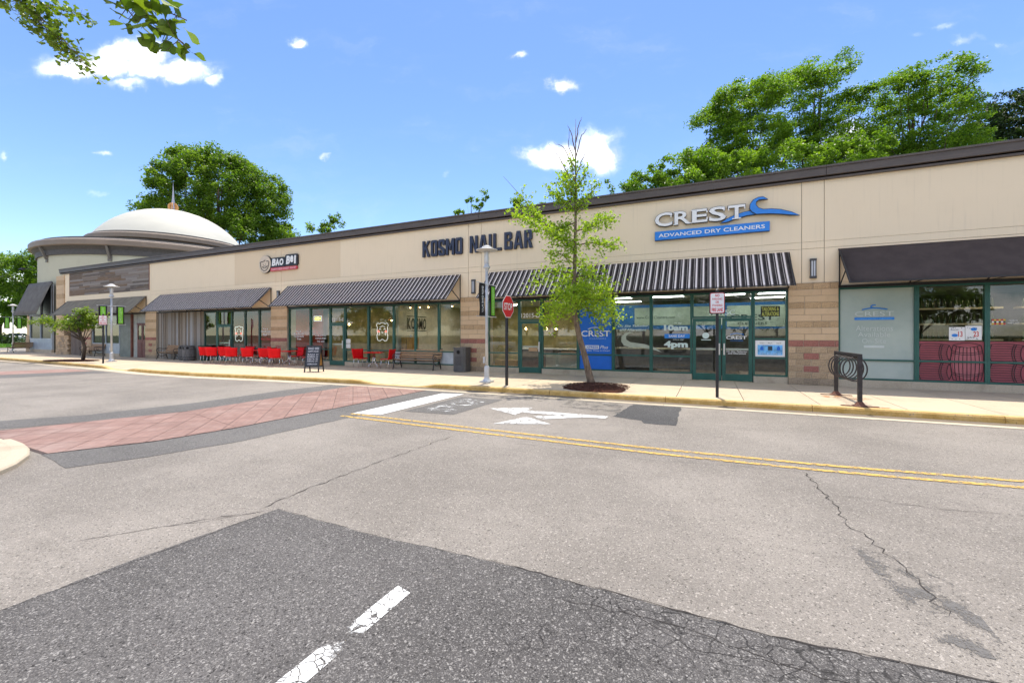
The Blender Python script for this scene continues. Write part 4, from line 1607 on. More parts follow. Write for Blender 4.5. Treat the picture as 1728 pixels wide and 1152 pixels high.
lx = [('K', -11.69, .46), ('O', -11.17, .37), ('S', -10.72, .36), ('M', -10.29, .50), ('O', -9.98 + .30, .37)]
lx = [('K', -11.69, .38), ('O', -11.24, .34), ('S', -10.84, .33), ('M', -10.45, .42), ('O', -9.97, .35),
      ('N', -9.25, .38), ('A', -8.82, .42), ('I', -8.34, .12), ('L', -8.13, .37), ('B', -7.62, .36), ('A', -7.20, .40), ('R', -6.74, .34)]
for ch, x, w in lx:
    o = block_letter(ch, x, w, 5.15, 5.86, 15.80, 15.812).build('letter', M_LETTERBLUE, K, fix=True)
    block_letter(ch, x, w, 5.15, 5.86, 15.8125, 15.90).build('letter_return', M_LETTERSIDE, o, fix=True)

R_ = thing('restaurant_sign', 'round bowl face emblem beside white letters on black with red strip', 'sign', (-21.2, 15.87, 5.1))
N = 36


def ell(cx, cz, rx, rz, n=N):
    return [(cx + rx * math.cos(2 * math.pi * i / n), cz + rz * math.sin(2 * math.pi * i / n)) for i in range(n)]


o = MB().prism(ell(-22.22, 5.555, .49, .475), on_wall(0), 15.78, 15.79).build('emblem', M_CREAMFACE, R_, fix=True)
MB().prism(ell(-22.22, 5.555, .50, .485), on_wall(0), 15.791, 15.885).build('emblem_return', M_LETTERSIDE, o, fix=True)
face = MB()
fy = 15.775


def stroke(mb, pts, r, y):
    mb.tube([(a, y, b) for a, b in pts], r, 5)


stroke(face, [(-22.60, 5.68), (-22.45, 5.70), (-22.30, 5.72), (-22.18, 5.78)], .018, fy)
stroke(face, [(-21.86, 5.66), (-21.96, 5.72), (-22.08, 5.71)], .018, fy)
stroke(face, [(-22.58, 5.66), (-22.56, 5.48), (-22.48, 5.30), (-22.30, 5.20), (-22.14, 5.21), (-21.98, 5.32), (-21.90, 5.48), (-21.88, 5.64)], .018, fy)
stroke(face, [(-22.44, 5.44), (-22.34, 5.36), (-22.20, 5.34), (-22.06, 5.40), (-22.0, 5.48)], .014, fy)
stroke(face, [(-22.36, 5.42), (-22.24, 5.46), (-22.10, 5.42)], .012, fy)
stroke(face, [(-22.33, 5.54), (-22.31, 5.55)], .02, fy)
stroke(face, [(-22.17, 5.54), (-22.15, 5.55)], .02, fy)
face.build('emblem_line', M_LETTERSIDE, o)
bk = MB()
bk.prism([(-21.74, 5.34), (-20.70, 5.34), (-20.66, 5.40), (-20.66, 5.80), (-20.72, 5.86), (-21.70, 5.86), (-21.76, 5.80), (-21.76, 5.38)], on_wall(0), 15.80, 15.88)
bk.prism([(-20.64, 5.36), (-19.74, 5.36), (-19.68, 5.42), (-19.68, 5.90), (-19.74, 5.96), (-20.56, 5.96), (-20.62, 5.90), (-20.655, 5.40)], on_wall(0), 15.80, 15.88)
bk.build('backing', M_LETTERSIDE, R_, fix=True)
for ch, x0, x1, z0, z1, sh in (('B', -21.66, -21.36, 5.42, 5.80, .15), ('A', -21.36, -21.06, 5.42, 5.78, .0), ('O', -21.05, -20.74, 5.42, 5.78, .1), ('B', -20.54, -20.24, 5.44, 5.88, .15), ('e', -20.22, -19.98, 5.52, 5.88, .1), ('i', -19.92, -19.78, 5.44, 5.88, .05)):
    mb = MB()
    text(mb, ch, x0, z0, x1, z1, on_wall(15.785), .045, sh, depth=.016)
    mb.build('letter', M_LETTERWHITE, R_)
o = MB().prism([(-21.80, 5.14), (-19.80, 5.16), (-19.73, 5.20), (-19.73, 5.29), (-19.80, 5.325), (-21.78, 5.325)], on_wall(0), 15.805, 15.88).build('tagline_strip', M_PINKRED, R_, fix=True)
mb = MB()
text(mb, 'TAIWANESE STREET FOOD', -21.74, 5.18, -19.80, 5.29, on_wall(15.80), .02)
mb.build('lettering', mat('pink_letter', (.78, .45, .45), .5), R_)


def sconce(x, z, label):
    s = thing('wall_light', label, 'wall light', (x, 15.88, z), 'box wall lights beside the awnings')
    MB().box(x - .085, x + .085, 15.80, 15.898, z - .30, z - .235).build('cap', M_SCONCE, s)
    MB().box(x - .085, x + .085, 15.80, 15.898, z + .235, z + .30).build('cap', M_SCONCE, s)
    mb = MB()
    mb.box(x - .075, x + .075, 15.86, 15.898, z - .235, z + .235)
    for q in (-.075, .055):
        mb.box(x + q, x + q + .02, 15.802, 15.86, z - .235, z + .235)
    mb.build('housing', M_SCONCE, s)
    MB().box(x - .052, x + .052, 15.815, 15.855, z - .234, z + .234).build('diffuser', M_OPAL, s)
    MB().box(x - .008, x + .008, 15.803, 15.8145, z - .234, z + .234).build('bar', M_SCONCE, s)


sconce(2.89, 3.72, 'box wall light beside the plain charcoal awning')
sconce(-9.09, 3.72, 'box wall light just left of the lamp post, between two striped awnings')
sconce(-21.22, 3.76, 'box wall light below the bowl emblem sign, between two striped awnings')

# ------------------------------------------------------------------ window graphics
MB_ = MB
pb = thing('window_poster', 'tall blue window poster with white cleaner lettering behind the tree trunk', 'poster', (-3.9, 16.0, .4))
MB().box(-4.50, -3.29, 15.968, 15.972, .40, 3.04).build('sheet', M_POSTERBLUE, pb)
mb = MB()
text(mb, 'CREST', -4.44, 1.62, -3.35, 1.84, on_wall(15.964), .01)
text(mb, 'Plus', -3.72, 1.165, -3.42, 1.285, on_wall(15.964), .0, .3)
text(mb, 'The Best Thing in Clean!', -4.40, 1.06, -3.36, 1.12, on_wall(15.964))
stroke(mb, [(-4.18, 1.90), (-4.05, 1.95), (-3.88, 1.965), (-3.70, 1.94), (-3.58, 1.90)], .012, 15.962)
mb.build('lettering', M_TEXTWHITE, pb)
MB().box(-4.28, -3.76, 15.962, 15.966, 1.155, 1.29).build('word_box', M_TEXTWHITE, pb)
mb = MB()
text(mb, 'XPRESS', -4.25, 1.18, -3.79, 1.265, on_wall(15.959), .03)
mb.build('box_lettering', M_POSTERBLUE, pb)
mb = MB()
text(mb, 'CLEANERS', -4.12, 1.515, -3.50, 1.575, on_wall(15.964))
mb.build('small_lettering', M_PALEBLUE, pb)

decal('window_lettering', 'white italic tailoring lettering above the pale wave on the glass', 'lettering',
      [('On Site Tailoring', -3.06, 1.945, -2.0, 2.045, .02, .35), ('and Alterations', -3.0, 1.82, -2.05, 1.915, .02, .35)], M_TEXTMINT)
SWD = [(-2.45, 1.72), (-2.62, 1.79), (-2.8, 1.75), (-2.93, 1.61), (-2.94, 1.44), (-2.84, 1.29), (-2.62, 1.23), (-2.3, 1.24), (-1.92, 1.19), (-1.53, 1.07), (-1.79, 1.24), (-2.11, 1.35), (-2.41, 1.39), (-2.62, 1.42), (-2.76, 1.51), (-2.77, 1.63), (-2.68, 1.72), (-2.57, 1.75)]
mb = MB()
for lo_, hi_ in ((-9, -1.95), (-1.83, 9)):
    pc = SWD
    for (sg, lim) in ((1, lo_), (-1, hi_)):
        out = []
        for j in range(len(pc)):
            p, q = pc[j - 1], pc[j]
            a_, b_ = sg * (p[0] - lim), sg * (q[0] - lim)
            if (a_ >= 0) != (b_ >= 0):
                t = a_ / (a_ - b_)
                out.append((p[0] + (q[0] - p[0]) * t, p[1] + (q[1] - p[1]) * t))
            if b_ >= 0:
                out.append(q)
        pc = out
    if len(pc) > 2:
        mb.prism(pc, on_wall(0), 15.966, 15.970)
tag(mb.build('window_wave', mat('sage_vinyl', (.40, .44, .36), .55, var=.08), fix=True), 'pale sage wave emblem across two dry cleaner window panes', 'decal')
decal('window_lettering', 'large mint opening hours lettering around a blue same day bar', 'lettering',
      [('In by', -1.12, 2.055, -.86, 2.115, 0, .3), ('10am', -1.46, 1.83, -.68, 2.035, .05), ('4pm', -1.46, 1.185, -.68, 1.47, .05), ('Out by', -1.16, 1.485, -.80, 1.545, 0, .3)], M_TEXTMINT)
sdy = thing('same_day_bar', 'blue same day bar between the opening hours on the glass', 'decal', (-1.0, 15.966, 1.57))
MB().box(-1.44, -.62, 15.964, 15.970, 1.565, 1.715).build('bar', M_SIGNBLUE, sdy)
mb = MB()
text(mb, 'SAME DAY', -1.30, 1.60, -.77, 1.68, on_wall(15.961), .02)
mb.build('lettering', M_TEXTWHITE, sdy)
decal('shop_number', 'pale serif shop number over the double green doors', 'number', [('12015C', .0, 2.345, .76, 2.515, .015)], M_TEXTMINT)
decal('shop_number', 'white shop number over the single green door left of the tree', 'number', [('12015-D', -6.93, 2.37, -6.12, 2.55, .012)], M_TEXTWHITE)
decal('shop_number', 'white shop number over the single green door behind the chalkboard', 'number', [('12015-E', -17.36, 2.37, -16.60, 2.53, .01)], M_TEXTWHITE)
stk = MB().prism(ell(-.12, 1.66, .105, .105, 20), on_wall(0), 15.934, 15.937)
stk.box(-.26, .04, 15.934, 15.937, 1.505, 1.53)
tag(stk.build('door_sticker', M_TEXTMINT, fix=True), 'round mint sticker on the left leaf of the double doors', 'sticker')
dl = thing('door_lettering', 'small white cleaner logo and tailoring words on right double door leaf', 'lettering', (.8, 15.93, 1.05))
mb = MB()
text(mb, 'CREST', .50, 1.54, 1.10, 1.645, on_wall(15.935), .02)
text(mb, 'On Site Tailoring', .50, 1.105, 1.12, 1.155, on_wall(15.935), .02, .3)
text(mb, 'and Alterations', .55, 1.05, 1.08, 1.095, on_wall(15.935), .02, .3)
mb.build('white_words', M_TEXTWHITE, dl)
mb = MB()
stroke(mb, [(.62, 1.69), (.72, 1.725), (.82, 1.735), (.94, 1.715), (1.02, 1.69)], .010, 15.934)
text(mb, 'CLEANERS', .62, 1.475, 1.0, 1.51, on_wall(15.935))
mb.build('blue_mark', M_SIGNBLUE, dl)
ts = thing('tailoring_sign', 'black sign with yellow hand lettering hanging in narrow side window', 'sign', (1.76, 16.02, 2.2))
MB().box(1.50, 2.03, 15.960, 15.972, 2.27, 2.60).build('board', mat('black_board', (.01, .012, .008), .6), ts)
mb = MB()
text(mb, 'TAILORING &', 1.53, 2.45, 2.0, 2.575, on_wall(15.956), .02)
text(mb, 'ALTERATIONS', 1.53, 2.29, 2.0, 2.42, on_wall(15.956), .02)
mb.build('lettering', M_TAILOR, ts)
hp = thing('how_to_poster', 'white framed poster with blue laundry pictures in narrow side window', 'poster', (1.75, 15.95, .96))
MB().box(1.345, 2.165, 15.952, 15.972, .985, 1.505).build('frame', M_SIGNWHITE, hp)
MB().box(1.41, 2.10, 15.946, 15.951, 1.04, 1.36).build('print', M_POSTERSKY, hp)
mb = MB()
for cx in (1.53, 1.99):
    mb.prism([(cx - .05, 1.19), (cx + .05, 1.19), (cx + .04, 1.28), (cx, 1.33), (cx - .04, 1.28)], on_wall(0), 15.940, 15.945)
mb.build('picture', M_POSTERBLUE, hp, fix=True)
mb = MB()
mb.prism([(1.70, 1.19), (1.82, 1.19), (1.82, 1.32), (1.70, 1.32)], on_wall(0), 15.940, 15.945)
text(mb, 'Drop It', 1.47, 1.40, 1.60, 1.44, on_wall(15.946))
text(mb, 'Bag It', 1.70, 1.40, 1.82, 1.44, on_wall(15.946))
text(mb, 'Love It', 1.93, 1.40, 2.06, 1.44, on_wall(15.946))
mb.build('dark_print', M_TEXTDARK, hp, fix=True)
mb = MB()
text(mb, '24 Hour Secure Drop Off', 1.46, 1.06, 2.05, 1.105, on_wall(15.944))
mb.build('white_words', M_TEXTWHITE, hp)
decal('wall_lettering', 'dark web address on the pale band deep inside the cleaner', 'lettering', [('www.CrestCleaners.com', -2.86, 2.36, -1.30, 2.48, .0)], M_TEXTDARK, 18.98)
decal('wall_lettering', 'dark cleaner name on the pale panel deep inside behind the side window', 'lettering', [('CREST', .72, 2.25, 2.25, 2.48, .01), ('CLEANERS', 1.0, 2.08, 2.0, 2.17, .0)], M_TEXTDARK, 18.98)
cd = MB().box(-6.58, -6.20, 15.90, 15.906, 1.03, 1.17)
o = cd.build('door_card', mat('tan_card', (.42, .27, .14), .7))
tag(o, 'tan hanging card on the single green door left of the tree', 'card')
o.rotation_euler = (0, 0, 0)

# frosted window logo
fl = thing('frosted_window_logo', 'pale cleaner logo and alterations words on the frosted window', 'lettering', (4.4, 15.966, 1.4))
mb = MB()
text(mb, 'CREST', 3.95, 2.235, 4.86, 2.375, on_wall(15.966), .0)
text(mb, 'Alterations', 3.97, 1.80, 4.84, 1.955, on_wall(15.966), -.004)
text(mb, 'Available', 4.02, 1.625, 4.78, 1.765, on_wall(15.966), -.004)
text(mb, 'On-Site', 4.12, 1.44, 4.68, 1.575, on_wall(15.966), -.004)
mb.box(4.16, 4.64, 15.962, 15.967, 1.30, 1.37)
mb.build('pale_words', M_FROSTTEXT, fl)
st = MB().box(3.94, 4.87, 15.962, 15.967, 2.125, 2.20).build('strip', M_SIGNBLUE, fl)
mb = MB()
text(mb, 'ADVANCED DRY CLEANERS', 3.99, 2.14, 4.82, 2.18, on_wall(15.960))
mb.build('strip_words', M_POSTERSKY, st)
mb = MB()
stroke(mb, [(4.12, 2.43), (4.25, 2.46), (4.38, 2.475), (4.52, 2.465), (4.71, 2.43)], .016, 15.962)
stroke(mb, [(4.44, 2.56), (4.37, 2.56), (4.33, 2.52), (4.35, 2.48), (4.42, 2.47)], .018, 15.962)
mb.build('wave', M_SIGNBLUE, fl)


# burgundy film with drawn barrels
def barrel_lines(mb, cx, cz, rx, rz, y, upright=True, cl=None):
    def add(pts):
        pts = [(a, b) for a, b in pts]
        if cl:
            pts = [(min(max(a, cl[0]), cl[1]), min(max(b, cl[2]), cl[3])) for a, b in pts]
        stroke(mb, pts, .0075, y)
    def T(u, v):
        return (cx + u * rx, cz + v * rz) if upright else (cx + v * rx, cz + u * rz)
    for u in np.linspace(-1, 1, 9):
        add([T(u * (.74 + .26 * math.cos(v * 1.3)), v + .10 * (u * u - 1) * 1.0) for v in np.linspace(-.92, .92, 9)])
    for v in (-.92, -.62, -.52, .52, .62, .92):
        k = .74 + .26 * math.cos(v * 1.3)
        add([T(u * k, v + .12 * (u * u - 1)) for u in np.linspace(-1, 1, 11)])
    k = .74 + .26 * math.cos(.92 * 1.3)
    add([T(u * k, .92 - .12 * (u * u - 1)) for u in np.linspace(-1, 1, 11)])


for i, (a, b, lab) in enumerate(((5.40, 6.79, 'burgundy window film of drawn barrels below the price posters'), (6.87, 8.26, 'burgundy window film of drawn barrels right of the price posters'), (8.34, 9.74, 'burgundy window film of drawn barrels, farthest right'))):
    fm_ = thing('barrel_window_film', lab, 'window film', ((a + b) / 2, 16.0, .40), 'burgundy barrel films in the right hand windows')
    MB().box(a, b, 15.970, 15.974, .40, 1.50).build('film', M_BURGUNDY, fm_)
    mb = MB()
    cl = (a + .01, b - .01, .41, 1.49)
    barrel_lines(mb, a + 1.03, .92, .34, .52, 15.964, True, cl)
    barrel_lines(mb, a + .28, 1.18, .42, .26, 15.964, False, cl)
    barrel_lines(mb, a + .28, .66, .42, .26, 15.964, False, cl)
    mb.build('drawn_lines', M_FILMLINE, fm_)
    pr = MB()
    pr.prism(ell(a + 1.03, .92, .30, .46, 20), on_wall(0), 15.9665, 15.9695)
    pr.build('barrel_print', M_BURGLITE, fm_, fix=True)
for k, (a, b, num, lab) in enumerate(((6.06, 6.39, '13', 'white price poster reading thirteen above the burgundy film'), (6.40, 6.73, '23', 'white price poster reading twenty three above the burgundy film'))):
    pp = thing('price_poster', lab, 'poster', ((a + b) / 2, 16.0, 1.53), 'white price posters in the right hand window')
    MB().box(a, b, 15.966, 15.971, 1.53 + .015 * k, 1.90 + .03 * k).build('sheet', M_SIGNWHITE, pp)
    mb = MB()
    text(mb, num, a + (.19 if k == 0 else .16), 1.63, a + (.28 if k == 0 else .27), 1.78, on_wall(15.963), .02)
    mb.build('price', M_NEONRED, pp)
    mb = MB()
    mb.prism(ell(a + (.12 if k == 0 else .17), 1.67 + .17 * k, .065, .045, 16), on_wall(0), 15.961, 15.965)
    mb.build('badge', M_SIGNBLUE, pp, fix=True)
    mb = MB()
    text(mb, 'Specials' if k == 0 else 'SALE', a + .03, 1.80 - .21 * k, a + .20, 1.85 - .21 * k, on_wall(15.963), 0, .3)
    for q in range(9):
        xx, zz = a + random.uniform(.03, .30), random.choice([1.57, 1.87]) + random.uniform(-.015, .02)
        mb.prism(ell(xx, zz, .009, .009, 8), on_wall(0), 15.961, 15.965)
    mb.build('small_print', M_TEXTDARK, pp, fix=True)
mm = thing('maryland_decal', 'small red, yellow and black flag decal with white words on glass', 'decal', (7.15, 15.966, 1.95))
for q in range(18):
    i, j = q % 6, q // 6
    MB().box(6.93 + i * .045, 6.97 + i * .045, 15.965, 15.969, 1.96 + j * .05, 2.005 + j * .05).build('patch', [mat('flag_yellow', (.7, .45, .03), .5), M_TEXTDARK, M_NEONRED, M_SIGNWHITE][(i * 2 + j * 3) % 4], mm)
mb = MB()
text(mb, 'MADE IN', 7.26, 2.05, 7.42, 2.09, on_wall(15.966))
text(mb, 'MARYLAND', 7.24, 1.98, 7.46, 2.02, on_wall(15.966))
mb.build('lettering', M_TEXTWHITE, mm)

# restaurant glass
on = thing('open_sign', 'lit yellow open sign with white border in restaurant window', 'sign', (-18.4, 16.0, 2.38))
mb = MB()
mb.tube([(x, 16.01, z) for x, z in [(-18.70, 2.40), (-18.70, 2.64), (-18.16, 2.64), (-18.16, 2.40)]], .016, 6, closed=True)
mb.build('border', M_NEONWHITE, on)
mb = MB()
text(mb, 'OPEN', -18.63, 2.45, -18.23, 2.59, on_wall(16.0), .02, .2)
mb.build('lettering', M_NEONYEL, on)


def panda(cx, cz, label):
    p = thing('bear_neon', label, 'neon sign', (cx, 16.0, cz - .45), 'white bear outline signs in the restaurant windows')
    mb = MB()
    L = lambda pts, r=.012: stroke(mb, [(cx + a, cz + b) for a, b in pts], r, 16.01)
    L([(-.30, .20), (-.36, .30), (-.32, .40), (-.22, .40), (-.17, .36), (-.08, .43), (.08, .43), (.17, .36), (.22, .40), (.32, .40), (.36, .30), (.30, .20)])
    L([(-.30, .20), (-.33, .05), (-.28, -.08), (-.33, -.16), (-.32, -.30), (-.26, -.42), (-.14, -.44), (-.06, -.38), (0, -.36), (.06, -.38), (.14, -.44), (.26, -.42), (.32, -.30), (.33, -.16), (.28, -.08), (.33, .05), (.30, .20)])
    L([(-.16, .22), (0, .27), (.16, .22)], .010)
    L([(-.22, -.18), (-.16, -.10), (-.20, -.02)], .010)
    L([(.22, -.18), (.16, -.10), (.20, -.02)], .010)
    L([(-.05, -.02), (0, -.06), (.05, -.02)], .010)
    L([(-.20, .10), (-.14, .16), (-.08, .10)])
    L([(.08, .10), (.14, .16), (.20, .10)])
    mb.build('outline', M_NEONWHITE, p)
    mb = MB()
    L2 = lambda pts: stroke(mb, [(cx + a, cz + b) for a, b in pts], .016, 15.998)
    L2([(-.26, -.02), (-.22, .06), (-.17, -.02)])
    L2([(.17, -.02), (.22, .06), (.26, -.02)])
    mb.build('cheek', M_NEONPINK, p)


panda(-14.16, 1.83, 'white bear outline sign above the two red chairs by the bench')
panda(-24.78, 1.74, 'white bear outline sign behind the long row of red chairs')
decal('window_lettering', 'white three line slogan beside the pier in restaurant window', 'lettering',
      [("It's a", -22.62, 1.98, -22.22, 2.08, .01), ('Good Day', -22.80, 1.80, -22.02, 1.92, .01), ('for', -22.60, 1.62, -22.30, 1.74, .01)], M_TEXTWHITE)
decal('window_lettering', 'red name beneath the white slogan in restaurant window', 'lettering', [('Bao Bei', -22.78, 1.40, -22.05, 1.50, .01)], M_NEONRED)
decal('window_lettering', 'white stacked menu words in restaurant window beside the pier', 'lettering',
      [('Bao', -19.95, 1.83, -19.62, 1.91, .01), ('Rice Bowls', -20.15, 1.69, -19.42, 1.78, .01), ('Noodle Bowls', -20.15, 1.56, -19.42, 1.65, .01), ('Tea', -19.95, 1.42, -19.60, 1.51, .01)], M_TEXTWHITE)
decal('window_lettering', 'white stacked ordering words under the lit open sign', 'lettering',
      [('ORDER', -18.55, 1.60, -17.80, 1.66, .0), ('ONLINE', -18.55, 1.46, -17.80, 1.54, .01), ('TO GO', -18.45, 1.30, -17.90, 1.39, .01)], M_TEXTWHITE)
decal('door_lettering', 'small white opening times on the green restaurant door', 'lettering',
      [('HOURS', -17.22, 1.62, -16.82, 1.66, .0), ('Mon - Sat', -17.25, 1.52, -16.78, 1.57, .0), ('11 - 9', -17.2, 1.42, -16.84, 1.47, .0)], M_TEXTWHITE, 15.936)
for k, z in enumerate((1.27, 1.03)):
    o = MB().box(-16.42, -16.14, 15.962, 15.967, z, z + .20).build('paper_notice', M_SIGNWHITE)
    tag(o, ['white paper notice taped beside the restaurant door, upper of two', 'white paper notice taped beside the restaurant door, lower of two'][k], 'notice', 'paper notices beside the restaurant door')
    mb = MB()
    for q in range(4):
        mb.box(-16.39, -16.17, 15.958, 15.9615, z + .035 + q * .04, z + .045 + q * .04)
    mb.build('print_line', mat('grey_print', (.3, .3, .3), .6), o)

# ------------------------------------------------------------------ things inside the shops
ls = thing('wall_letters', 'black capital letters between two bars on the nail bar side wall', 'sign', (-13.38, 17.6, 1.9))
side = lambda u, v, w: (-13.39 - w, u, v)
mb = MB()
mb.box(-13.395, -13.385, 16.88, 18.45, 2.575, 2.61)
mb.box(-13.395, -13.385, 16.88, 18.45, 1.86, 1.895)
mb.build('bar', M_LETTERSIDE, ls)
for i, ch in enumerate('KOSMO'):
    mb = MB()
    text(mb, ch, 16.90 + i * .315, 1.95, 17.17 + i * .315, 2.52, side, .03)
    mb.build('letter', M_LETTERSIDE, ls)
lamp_i = 0


def troffer(x, y, label):
    t = thing('ceiling_light', label, 'ceiling light', (x, y, 3.2), 'fluorescent ceiling lights in the dry cleaner')
    MB().box(x - .61, x + .61, y - .30, y + .30, 3.192, 3.204).build('tray', M_CEIL, t)
    for k in (-.15, .15):
        MB().box(x - .58, x + .58, y + k - .09, y + k + .09, 3.182, 3.190).build('tube', M_TUBE, t)


def downlight(x, y, m, label):
    t = thing('downlight', label, 'ceiling light', (x, y, 3.2), 'round recessed downlights in the shop ceilings')
    MB().lathe([(.001, 3.206), (.135, 3.206)], x, y, 16).build('lens', m, t)
    MB().lathe([(.135, 3.2065), (.17, 3.2)], x, y, 16).build('trim_ring', M_CEIL, t)


M_DOWN = mat('downlight_lens', (.9, .9, .88), .4, emit=(1, .90, .74), estr=55.0)
M_DOWNWARM = mat('warm_downlight_lens', (.9, .8, .6), .4, emit=(1, .74, .45), estr=32.0)
for i in range(3):
    for j in range(2):
        downlight(-12.2 + i * 3.0, 17.8 + j * 2.4, M_DOWN, 'round downlight in the nail bar ceiling, %s row, %s' % (['front', 'rear'][j], ['above the bench', 'behind the lamp post', 'left of the blue poster'][i]))
for i in range(5):
    downlight(-27.0 + i * 2.9, 17.6, M_DOWNWARM, 'warm round downlight in the restaurant ceiling, ' + ['above the barrels', 'above the first red table', 'behind the stone pier', 'over the open sign', 'over the small red table'][i])
for i in range(3):
    downlight(5.2 + i * 3.0, 17.6, M_DOWNWARM, 'round downlight over the wine shelves, ' + ['behind the price posters', 'second from the frosted window', 'farthest right'][i])
for x, y, w in ((-3.5, 18.0, 'leftmost of the row nearest the glass'), (-1.5, 18.0, 'over the opening hours lettering'), (.6, 18.0, 'above the double doors'), (2.2, 18.0, 'above the narrow side window'),
                (-3.4, 20.0, 'leftmost of the row by the back wall'), (2.1, 20.0, 'rightmost of the row by the back wall')):
    troffer(x, y, 'lit fluorescent ceiling panel in the cleaner, ' + w)


def pendant(x, y, z, label, shade=False):
    t = thing('pendant_lamp', label, 'lamp', (x, y, z), 'small pendant bulbs inside the shops')
    MB().tube([(x, y, 3.22), (x, y, z + .06)], .006, 5).build('cord', M_BLACK, t)
    MB().lathe([(.001, z - .05), (.035, z - .03), (.045, z), (.03, z + .04), (.012, z + .07)], x, y, 10).build('bulb', M_BULB, t, smooth=True)
    if shade:
        MB().lathe([(.20, z), (.17, z + .06), (.05, z + .14), (.02, z + .15)], x, y, 16).build('shade', M_WOODCAB, t, smooth=True)


pendant(-14.6, 17.2, 2.42, 'shaded pendant lamp beside the bear outline above red chairs', True)
pendant(-18.5, 18.2, 2.26, 'small bulb hanging just below the open sign')
pendant(-24.3, 17.8, 2.12, 'small bulb hanging beside the far bear outline')
pendant(-22.5, 17.8, 2.14, 'small bulb hanging above the white slogan')
pendant(-7.75, 18.4, 1.95, 'small bulb seen through glass left of the single green door')
pendant(-6.8, 18.6, 1.95, 'small bulb seen through the single green door, left of two')
pendant(-6.35, 18.6, 1.95, 'small bulb seen through the single green door, right of two')
pendant(-5.4, 18.6, 1.95, 'small bulb seen through the pane between door and tree')
pendant(-11.6, 19.2, 2.05, 'small bulb over the nail tables, left of two')
pendant(-10.7, 19.2, 2.05, 'small bulb over the nail tables, right of two')


def spot(x, label):
    t = thing('track_spot', label, 'spotlight', (x, 16.6, 3.1), 'black track spotlights along the nail bar glass')
    MB().box(x - .012, x + .012, 16.59, 16.61, 3.10, 3.22).build('stem', M_BLACK, t)
    MB().tube([(x, 16.6, 3.12), (x + .02, 16.54, 2.98)], .035, 8).build('can', M_BLACK, t)
    MB().tube([(x + .021, 16.538, 2.976), (x + .023, 16.532, 2.962)], .028, 8).build('lens', M_BULB, t)


for x, w in ((-12.95, 'first from the left'), (-12.4, 'left of the first mullion'), (-11.9, 'right of the first mullion'), (-10.6, 'second from the right pier'), (-10.0, 'beside the right pier'), (-8.0, 'beyond the stop sign'), (-7.4, 'left of the shop number')):
    spot(x, 'black track spotlight inside the nail bar, ' + w)
cb = thing('wood_cabinet', 'honey coloured wooden cabinet behind the glass left of the bench', 'cabinet', (-13.0, 16.7, .16))
MB().box(-13.35, -12.75, 16.4, 16.95, .16, 1.56).build('body', M_WOODCAB, cb)
MB().box(-13.05, -13.042, 16.39, 16.4, .25, 1.5).build('door_gap', M_BLACK, cb)
pl = thing('pot_plant', 'small green plant in white pot on the wooden cabinet', 'plant', (-12.95, 16.65, 1.56))
MB().lathe([(.001, 1.562), (.06, 1.562), (.085, 1.70), (.001, 1.70)], -12.95, 16.65, 12).build('pot', M_LEAFPOT, pl)
ct = thing('service_counter', 'long dark counter inside the dry cleaner', 'counter', (-1.0, 18.2, .16))
MB().box(-3.6, 1.0, 18.0, 18.6, .16, 1.10).build('body', M_DARKWALL, ct)
MB().box(-3.65, 1.05, 17.95, 18.65, 1.10, 1.15).build('worktop', M_SHELF, ct)
nt = thing('nail_counter', 'white topped counter inside behind the single green door', 'counter', (-6.5, 19.0, .16))
MB().box(-8.2, -5.0, 18.8, 19.4, .16, 1.0).build('body', M_DARKWALL, nt)
MB().box(-8.25, -4.95, 18.75, 19.45, 1.0, 1.05).build('worktop', M_SIGNWHITE, nt)
bxo = thing('display_ledge', 'pale box ledge with cartons behind the pane left of the blue poster', 'ledge', (-5.3, 16.4, .36))
MB().box(-6.0, -4.72, 16.3, 16.7, .36, .92).build('body', M_BEIGEWALL, bxo)
MB().box(-5.3, -4.75, 16.12, 16.28, .88, 1.05).build('carton', mat('brown_carton', (.30, .15, .06), .7), bxo)
MB().box(-8.3, -7.15, 16.3, 16.6, .36, .62).build('bench_box', M_WOODCAB, bxo)
for r, zz in enumerate((1.55, 2.05, 2.55)):
    for s_ in range(2):
        sh = thing('wine_shelf', 'pale shelf of bottles inside the right hand shop, %s %s' % (['lowest', 'middle', 'top'][r], ['left run', 'right run'][s_]), 'shelf', (5 + s_ * 4, 18.5, zz), 'wine shelves inside the right hand shop')
        MB().box(4.4 + s_ * 4.2, 8.2 + s_ * 4.2, 18.3, 18.7, zz - .05, zz).build('board', M_SHELF, sh)
        mb = MB()
        for b_ in range(26):
            xx = 4.5 + s_ * 4.2 + b_ * .14
            mb.lathe([(.035, zz + .002), (.037, zz + .2), (.015, zz + .25), (.014, zz + .31), (.001, zz + .312)], xx, 18.42, 7)
        o = mb.build('bottle', mat('bottle_glass', (.03, .05, .02), .15, rand=.3), sh, smooth=True)
        o['kind'] = 'stuff'

